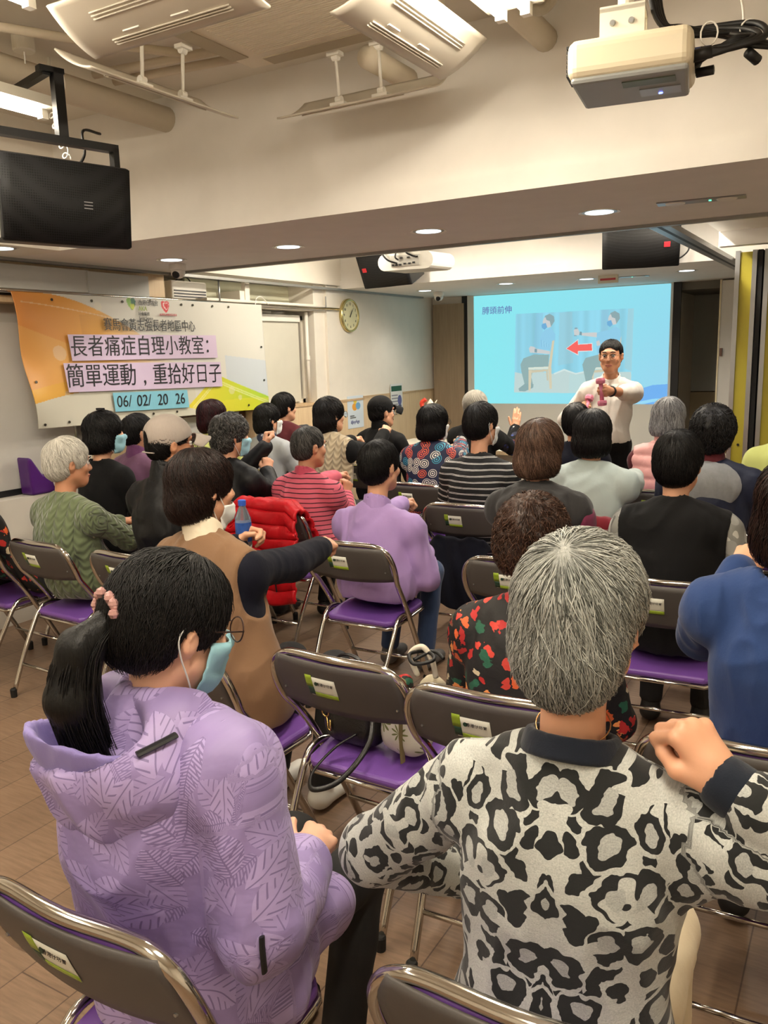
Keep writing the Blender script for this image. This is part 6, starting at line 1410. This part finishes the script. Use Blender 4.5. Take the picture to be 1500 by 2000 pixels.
f = person('woman with a black bob and mask in a plain black top', (205, 846), 3.42, J('top', C_black, g=.008, sg=.010, neck=.072, drop=-.015, hem=.47), dict(style='bob', mat=H_black, n=1500, seed=19), yaw=-2, look=-29, nod=-2, lean=.06, sw=.165, mask=M_mask, arms=('lap', 'lap'))
q = f['T']; MB().box((-.03, -.012, 0), (.02, .012, .012), Matrix.Translation(q(A_(.02, -.02, .138)))).build('hair_clip', M_black, f['hair'])
near_chair('grey folding chair mostly hidden under the woman in the plain black top', f)
f = person('person with short black hair in a dusty plum cardigan', (272, 846), 3.96, J('cardigan', C_plum, g=.014, sg=.014, b=.01, hem=.47), dict(style='crop', mat=H_black, n=900, seed=20), yaw=-2, look=-25, lean=.06, sw=.172, hips=.01, collar=dict(mat=cloth('plum collar', (108, 62, 104)), ht=.03, r=.068), arms=('lap', 'lap'))
near_chair('grey folding chair with chrome frame behind the person in the plum cardigan', f)
# ------------------------------------------------------------------ fifth row and beyond
f = person('woman with dark wine red hair in a lime green jacket', (417, 815), 4.66, J('jacket', C_lime, g=.014, sg=.014, hem=.47), dict(style='tuck', mat=H_wine, n=800, seed=21), yaw=-2, look=-22, lean=.06, sw=.165, arms=('lap', 'lap'))
near_chair('grey folding chair mostly hidden under the woman in the lime jacket on the left', f)
f = person('woman with short black hair and mask in a light grey top with a check scarf', (524, 820), 5.3, J('top', C_lgrey, g=.014, sg=.014, hem=.47), dict(style='tuck', mat=H_black, n=900, seed=22), yaw=-2, look=-23, lean=.06, sw=.168, arms=('chest', 'chest'), mask=M_maskw, collar=dict(mat=C_plaid, ht=.035, r=.072))
near_chair('grey folding chair mostly hidden under the woman with the check scarf', f)
f = person('person with black hair in a maroon vest, grey sleeved arm forward', (556, 797), 5.85, J('shirt', C_dgrey, g=.010, sg=.012), dict(style='crop', mat=H_black, n=800, seed=23, size=1.05), yaw=-2, look=-21, lean=.05, sw=.168, arms=('fwd', dict(base='fwd', px=(650, 836), Y=6.2)), vest=J('vest', C_maroon, g=.020, hem=.47), zh=None)
near_chair('grey folding chair mostly hidden under the person in the maroon vest', f)
f = person('woman with short black hair and glasses in a cream cable knit vest', (645, 812), 4.92, J('turtleneck', C_black, g=.008, sg=.012), dict(style='tuck', mat=H_black, n=1200, seed=24, size=1.04), yaw=-1, look=-21, lean=.06, sw=.168, hips=.008, arms=('fwd', dict(base='fwd', px=(750, 847), Y=5.35, up=(.6, -.4, 1))), vest=J('vest', C_creamk, uv=True, g=.020, b=.01, hem=.45), collar=dict(mat=C_black, ht=.055, r=.060), glasses=MATS['black rim'], face=True)
bracelet(f, 1, M_black, 'bracelet', .031, .94, .006)
near_chair('grey folding chair mostly hidden under the woman in the cream knit vest', f)
f = person('man in a black baseball cap and black jacket looking at the spine model', (746, 806), 5.75, J('jacket', C_black, g=.018, sg=.018, b=.01, hem=.47, fold=.006), dict(style='short', mat=H_black, n=500, seed=25), yaw=-8, look=-29, lean=.07, sw=.178, hips=.01, arms=('lap', 'lap'), collar=dict(mat=C_black, ht=.05, r=.066), glasses=MATS['black rim'], face=True)
T = f['T']; cap = add_part(f, 'cap', [ell(T(A_(0, -.014, .042)), (.090, .112, .098), .01, R=T.R), half(T(A_(0, 0, .006)), T.R@A_(0, .42, -1), .006), ell(T(A_(0, -.014, .034)), (.084, .105, .092), .004, '-', R=T.R)], C_black, .006)
MB().grid(lambda u, v: tuple(T(A_(.080*math.sin((u-.5)*2.4)*(1+.06*v), .072+.04*math.cos((u-.5)*2.4)+.075*v*math.cos((u-.5)*1.8), .056-.022*v-.055*(2*abs(u-.5))**2))), 14, 5).build('cap_brim', C_black, cap, smooth=True, solid=.005)
near_chair('grey folding chair mostly hidden under the man in the black cap', f)
f = person('woman with a short black bob and glasses in a swirl print jacket', (847, 827), 5.05, J('jacket', C_swirl, uv=True, g=.016, sg=.016, b=.008, hem=.46, fold=.004), dict(style='bob', mat=H_black, n=1100, seed=26, hem=-.095), yaw=0, look=-16, lean=.06, sw=.172, hips=.01, arms=('fwd', dict(base='fwd', px=(903, 856), Y=5.62)), mask=M_maskw, glasses=MATS['black rim'], legs=C_leafy)
near_chair('grey folding chair with chrome frame behind the woman in the swirl print jacket', f)
f = person('person in a grey crochet cap raising an open hand towards the screen', (930, 796), 6.1, J('jacket', C_black, g=.014, sg=.014, hem=.47), dict(style='short', mat=H_grey, n=300, seed=27), yaw=1, look=-12, lean=.06, sw=.17, arms=('fwd', dict(base='fwd', px=(1006, 838), Y=6.5, hd=(.1, .15, 1), up=(.4, -1, .1), curl=.06, thumb=.0)))
T = f['T']; add_part(f, 'crochet_cap', [ell(T(A_(0, -.016, .038)), (.093, .113, .104), .01, R=T.R), half(T(A_(0, 0, -.01)), T.R@A_(0, .35, -1), .008), ell(T(A_(0, .12, -.02)), (.09, .07, .09), .01, '-', R=T.R)], C_beret, .006, lambda V, N: .0025*np.sin(V[:, 2]*260+8*V[:, 0]*60))
j = f['J'][1]; add_part(f, 'sleeve', [cone(j['S'], j['E'], .068, .061, .01), cone(j['E'], j['W']-(j['W']-j['E'])*.05, .061, .05, .01)], C_scarfs, .008)
near_chair('grey folding chair mostly hidden under the person in the crochet cap', f)
f = person('person with short black hair in a navy sweater just behind the presenter', (1126, 826), 5.35, J('sweater', C_navy, g=.010, hem=.47), dict(style='crop', mat=H_black, n=600, seed=28), yaw=2, look=0, lean=.06, sw=.165, arms=('lap', 'lap'))
near_chair('grey folding chair mostly hidden under the person in the navy sweater', f)
f = person('silver haired woman in a pale pink quilted vest', (1307, 818), 5.30, J('sweater', C_maroon, g=.008, sg=.012), dict(style='bob', mat=H_silver, n=2000, seed=29, hem=-.090, whorl=(.0, -.2, 1)), yaw=3, look=-12, nod=-2, lean=.05, sw=.168, hips=.01, arms=('fwdlow', 'lap'), vest=J('vest', C_pinkv, g=.024, b=.01, hem=.515, disp=quilt()), collar=dict(mat=C_pinkv, ht=.055, r=.070))
near_chair('grey folding chair mostly hidden under the woman in the pink quilted vest', f)
f = person('person in a lime fleece with an orange collar at the right edge by the partition', (1552, 820), 5.2, J('fleece', C_lime, g=.018, sg=.018, hem=.47, prims=lambda q: [ell(q['NB']+A_(0, -.07, -.07), (.14, .06, .08), .035)]), dict(style='crop', mat=H_black, n=400, seed=30), yaw=4, look=0, sw=.178, arms=('lap', 'lap'), collar=dict(mat=cloth('orange trim', (232, 130, 80)), ht=.04, r=.068))
near_chair('grey folding chair at the right edge under the person in the lime fleece', f)
# ------------------------------------------------------------------ the presenter
f = person('man in a white shirt and round glasses standing before the screen lifting a pink dumbbell', (1193, 696), 6.15, J('shirt', C_shirt, g=.004, sg=.003, b=-.012, hem=.955, fold=.006, ff=10), dict(style='short', mat=H_black, n=1600, seed=31, size=.97, cut=[((0, .132, .010), (.082, .064, .098)), ((.078, .078, .025), (.03, .05, .05)), ((-.078, .078, .025), (.03, .05, .05))], whorl=(0, -.2, 1), lift=.010), yaw=190, look=186, nod=-2, stand=True, face=True, fine=True, lean=.0, sw=.168, al=(.28, .25), k=1.0,
    arms=(dict(base='fwd', px=(1190, 764), Y=5.68, pole=(.9, 0, -.5), up=(1, 0, .1), sl=.25, hd=(-.25, 1, .02), thumb=1.0), dict(base='bent', px=(1130, 800), Y=6.0, pole=(.6, -.8, -.5), up=(1, 0, .2), sl=.3, curl=1.0)), glasses=mat('thin gold rim', (150, 120, 90), .3, metal=.6), collar=dict(mat=C_shirt, ht=.012, r=.064), legs=C_black, skin=SK2)
bracelet(f, -1, M_black, 'wrist_watch', .030, .90, .009)
pres = f
pf = f['NB']; b = MB(); MB().tube(smooth_path([pf+A_(.0, .075, -.05), pf+A_(0, .105, -.14), pf+A_(0, .115, -.26), pf+A_(0, .12, -.40)]), .012, 6, flat=.25).build('button_placket', C_shirt, f['body'], smooth=True)
for s in (-1, 1): MB().add([tuple(pf+A_(s*.004, .072, -.028)), tuple(pf+A_(s*.052, .045, .02)), tuple(pf+A_(s*.062, .05, -.03)), tuple(pf+A_(s*.034, .09, -.075))], [(0, 1, 2, 3)]).build('collar_point', C_shirt, f['body'], solid=.006)
M_db = mat('pink dumbbell vinyl', (206, 120, 146), .5)
for s, lb in ((-1, 'pink dumbbell in the outstretched fist of the man in the white shirt'), (1, 'pink dumbbell in the lowered hand of the man in the white shirt')):
    j = f['J'][s]; hd = j['hd']/np.linalg.norm(j['hd']); up = j['up']-hd*(j['up']@hd); up /= np.linalg.norm(up); x = np.cross(hd, up)*(-s)
    c = f['Rb']@(j['W']+hd*.088-up*.026)+f['base']; xw = f['Rb']@x
    t = thing('dumbbell', lb, 'dumbbell', tuple(c), 0, 'pink dumbbells')
    Mz = Vector(xw).to_track_quat('Z', 'Y').to_matrix().to_4x4()
    MB().lathe([(.014, -.06), (.014, .06)], 14, M=Mz).build('grip', M_db, t, smooth=True)
    for e in (-1, 1): MB().lathe([(.012, e*.055-.001), (.030, e*.058-.001), (.033, e*.075), (.028, e*.092), (.010, e*.094)][::1 if e > 0 else -1], 8, M=Mz).build('weight', M_db, t)
# ------------------------------------------------------------------ coats on chairs
def drape(name, label, ch, prof, w0, w1, m, thick, disp, cat, nu=40, nv=60, off=0.0, group=None):
    """cloth hung over a chair back; prof is the (y, z) line it follows from front to rear"""
    pr = np.array(smooth_path([(0, a, b) for a, b in prof], 8)); s = np.concatenate([[0], np.cumsum(np.linalg.norm(np.diff(pr, axis=0), axis=1))]); L_ = s[-1]
    def P(u, v):
        t = v*L_; y, z = np.interp(t, s, pr[:, 1]), np.interp(t, s, pr[:, 2]); e = 1e-3; dy, dz = np.interp(t+e, s, pr[:, 1])-np.interp(t-e, s, pr[:, 1]), np.interp(t+e, s, pr[:, 2])-np.interp(t-e, s, pr[:, 2]); l = math.hypot(dy, dz)+1e-9
        w_ = w0+(w1-w0)*v; x = (u-.5)*2*w_+off+.012*math.sin(v*9+u*3)
        if True: z -= .05*max(0, abs(u-.5)-.36)/.14 if v < .5 else 0
        q = disp(x, t, u, v); return (x, y+dz/l*q, z-dy/l*q+.02*math.sin(u*7)*v*v)
    o = MB().grid(P, nu, nv).build(name, m, None, smooth=True, solid=thick); o.location = ch.location; o.rotation_euler = ch.rotation_euler
    return tag(o, label, cat, group)
pn = np.random.default_rng(5).random(8)*6
def puff(x, t, u, v): return (.026*abs(math.sin(PI*t/.072))**.4*(.6+.4*abs(math.cos(PI*x/.25)))+.006*math.sin(x*40+t*13)+.008*math.sin(x*17-t*31)*math.exp(-((u-.6)*4)**2))
rj = drape('puffer_jacket', 'red quilted puffer jacket hung over the chair of the man in the striped jersey', RED, [(.095, .66), (.06, .76), (.02, .815), (-.03, .835), (-.07, .80), (-.085, .62), (-.10, .30)], .235, .245, C_red, .022, puff, 'jacket', 50, 110)
MB().tube(smooth_path([(.10, -.125, .52), (.11, -.13, .42), (.115, -.128, .36)]), .004, 6).build('pocket_zip', M_black, rj)
wv = lambda x, t, u, v: .006*math.sin(x*34+t*8)+.005*math.sin(x*61-t*20)
drape('coat', 'crimson coat hung over the chair back of the woman in pale teal', TEAL, [(.085, .68), (.045, .78), (-.01, .815), (-.06, .79), (-.075, .6), (-.08, .42)], .22, .22, C_crim, .014, wv, 'coat')
drape('coat', 'navy coat hanging below the chair back of the person in black and white stripes', STR, [(.07, .585), (.02, .575), (-.02, .53), (-.05, .42), (-.06, .22)], .20, .22, C_navy, .014, wv, 'coat', off=-.04)
# left edge: floral coat over a chair, pink bag on the ledge
LC = chair('grey folding chair with chrome frame at the left edge under the floral coat', -3.98, 2.50, math.radians(-4))
drape('coat', 'dark floral coat heaped over the chair at the left edge', LC, [(.34, .46), (.20, .53), (.12, .68), (.06, .86), (.0, .90), (-.04, .82), (-.05, .62)], .23, .25, C_flor3, .03, lambda x, t, u, v: -.02*math.sin(x*21+t*9)-.012*math.sin(x*45-t*17), 'coat', off=.0)
bg = thing('pink_bag', 'pale pink cloth bag with clear plastic standing on the ledge at the left edge', 'bag', (-4.58, 2.98, .80), .3)
bp = skin_obj('body', Field([cone((0, 0, .04), (.0, 0, .26), .13, .085, .03, flat=(1, 0, 0), fs=1.6), cone((0, 0, .26), (0, .02, .34), .07, .03, .03), half((0, 0, .004), (0, 0, -1), .004)], .010), cloth('pale pink cloth', (226, 196, 192), .6), bg, folds(.010, 10))
skin_obj('plastic_wrap', Field([ell((.06, -.05, .16), (.07, .09, .10), .02)], .010), mat('clear film', (226, 222, 216), .15, var=.1), bg, folds(.008, 16))
# the bag chair
BC = chair('grey folding chair with handbag and daisy tote on its purple seat', -1.262, 1.835, math.radians(-1))
bm = BC.location
hb = thing('handbag', 'black leather handbag with gold clasps on the purple seat', 'handbag', (bm.x-.08, bm.y+.22, .436), math.radians(-6))
skin_obj('body', Field([cone((-.042, 0, .05), (.042, 0, .05), .070, .070, .02, flat=(0, 1, 0), fs=1.25), cone((-.046, 0, .16), (.046, 0, .16), .058, .058, .06, flat=(0, 1, 0), fs=1.25), half((0, 0, .003), (0, 0, -1), .004)], .006), mat('black leather', (20, 19, 20), .35, bump=.2, bscale=200), hb, folds(.002, 16))
M_lea = MATS['black leather']; M_gold = mat('pale gold hardware', (206, 176, 110), .25, metal=1)
MB().tube(smooth_path([(-.06, -.01, .20), (-.05, -.015, .265), (.0, -.015, .285), (.05, -.015, .265), (.06, -.01, .20)]), .008, 8, flat=.6).build('handle', M_lea, hb, smooth=True)
MB().tube(smooth_path([(-.09, -.035, .18), (-.06, -.035, .21), (.05, -.035, .21), (.085, -.03, .18)]), .003, 6).build('zip', M_gold, hb, smooth=True)
b = MB(); b.tube([(-.07+.014*math.cos(a), -.060, .10+.018*math.sin(a)) for a in np.linspace(0, 2*PI, 16)[:-1]], .003, 6, closed=True); b.tube([(-.065, -.060, .08), (-.06, -.062, .045), (-.05, -.062, .04), (-.052, -.060, .075)], .003, 6); b.build('clasp', M_gold, hb, smooth=True)
MB().tube(smooth_path([(.085, -.02, .13), (.13, -.10, .06), (.10, -.20, -.02), (.03, -.245, -.05), (-.01, -.20, -.03), (.01, -.12, .02), (.06, -.07, .06)], 8), .0085, 8, flat=.5).build('shoulder_strap', M_lea, hb, smooth=True)
MB().box((.062, -.075, .13), (.09, -.068, .165)).build('leather_tag', mat('coral leather', (206, 110, 88), .5), hb)
k = NT('daisy canvas'); v = k.coord(); vo = k.n('ShaderNodeTexVoronoi'); vo.inputs['Scale'].default_value = 12; vo.inputs['Randomness'].default_value = .6; k.l(v, vo.inputs['Vector'])
sb = k.n('ShaderNodeVectorMath'); sb.operation = 'SUBTRACT'; k.l(v, sb.inputs[0]); k.l(vo.outputs['Position'], sb.inputs[1]); sx = k.n('ShaderNodeSeparateXYZ'); k.l(sb.outputs[0], sx.inputs[0])
an = k.math('ARCTAN2', sx.outputs[2], sx.outputs[0]); pet = k.math('MULTIPLY', k.math('ABSOLUTE', k.math('COSINE', k.math('MULTIPLY', an, 4.5))), .40); inn = k.math('LESS_THAN', vo.outputs['Distance'], pet)
k.base(k.mix(inn, lin((216, 214, 200)), lin((116, 122, 72)))); k.b.inputs['Roughness'].default_value = .8; C_daisy = k.m
tb = thing('tote_bag', 'white tote bag printed with olive daisies on the purple seat', 'tote bag', (bm.x+.112, bm.y+.215, .436), math.radians(-8))
skin_obj('body', Field([cone((-.022, 0, .06), (.022, 0, .06), .060, .060, .02), cone((-.022, 0, .16), (.022, 0, .16), .054, .054, .08), half((0, 0, .003), (0, 0, -1), .004), half((0, 0, .19), (0, 0, 1), .01)], .006), C_daisy, tb, folds(.003, 14))
b = MB(); b.tube(smooth_path([(.025, -.060, .0), (.025, -.065, .10), (.025, -.058, .19), (.02, -.04, .25), (-.02, -.02, .23)]), .012, 6, flat=.3); b.build('webbing', mat('olive webbing', (134, 122, 84), .8), tb)
bb = thing('cloth_pouch', 'small beige cloth bag with a white handle behind the daisy tote', 'bag', (bm.x+.10, bm.y+.36, .436), .2)
skin_obj('body', Field([cone((0, 0, .055), (.02, 0, .15), .052, .042, .02), half((0, 0, .003), (0, 0, -1), .004)], .007), cloth('beige canvas', (206, 196, 170)), bb, folds(.004, 18)); MB().tube(smooth_path([(-.02, -.02, .20), (-.04, -.03, .27), (0, -.03, .30), (.03, -.03, .26), (.04, -.02, .20)]), .009, 8).build('handle', mat('ivory plastic', (222, 214, 194), .4), bb, smooth=True)
tag(MB().tube(smooth_path([(bm.x+.09, bm.y+.30, .70), (bm.x+.13, bm.y+.33, .72), (bm.x+.17, bm.y+.28, .72), (bm.x+.12, bm.y+.25, .71), (bm.x+.08, bm.y+.30, .72), (bm.x+.13, bm.y+.36, .715), (bm.x+.18, bm.y+.33, .71)], 8), .006, 6).build('cord', M_cable, smooth=True), 'coiled black cord lying on the beige cloth bag', 'cord')
sb_ = thing('floral_pouch', 'floral cloth pouch between the black handbag and the daisy tote', 'bag', (bm.x+.035, bm.y+.33, .432), 0)
skin_obj('body', Field([cone((0, 0, .05), (0, 0, .17), .045, .03, .02), half((0, 0, .003), (0, 0, -1), .004)], .007), C_flor3, sb_, folds(.003, 18))
# water bottle in the left hand of the woman in the tan vest
p = aty(477, 1056, 2.44)
wbt = thing('water_bottle', 'clear water bottle with a blue cap held by the woman in the tan vest', 'bottle', (p[0], p[1], p[2]-.03))
MB().lathe([(.028, 0), (.031, .01), (.031, .06), (.029, .068), (.031, .076), (.031, .12), (.013, .165), (.013, .172)], 20).build('body', mat('clear bottle plastic', (214, 226, 236), .08, trans=.85, var=0), wbt, smooth=True)
MB().lathe([(.0318, .03), (.0318, .105)], 20).build('bottle_label', mat('blue wave label', (44, 84, 160), .4, var=.5, vscale=60), wbt); MB().lathe([(.0155, .170), (.0155, .19), (.012, .192)], 16).build('cap', mat('blue cap', (50, 90, 190), .4), wbt)
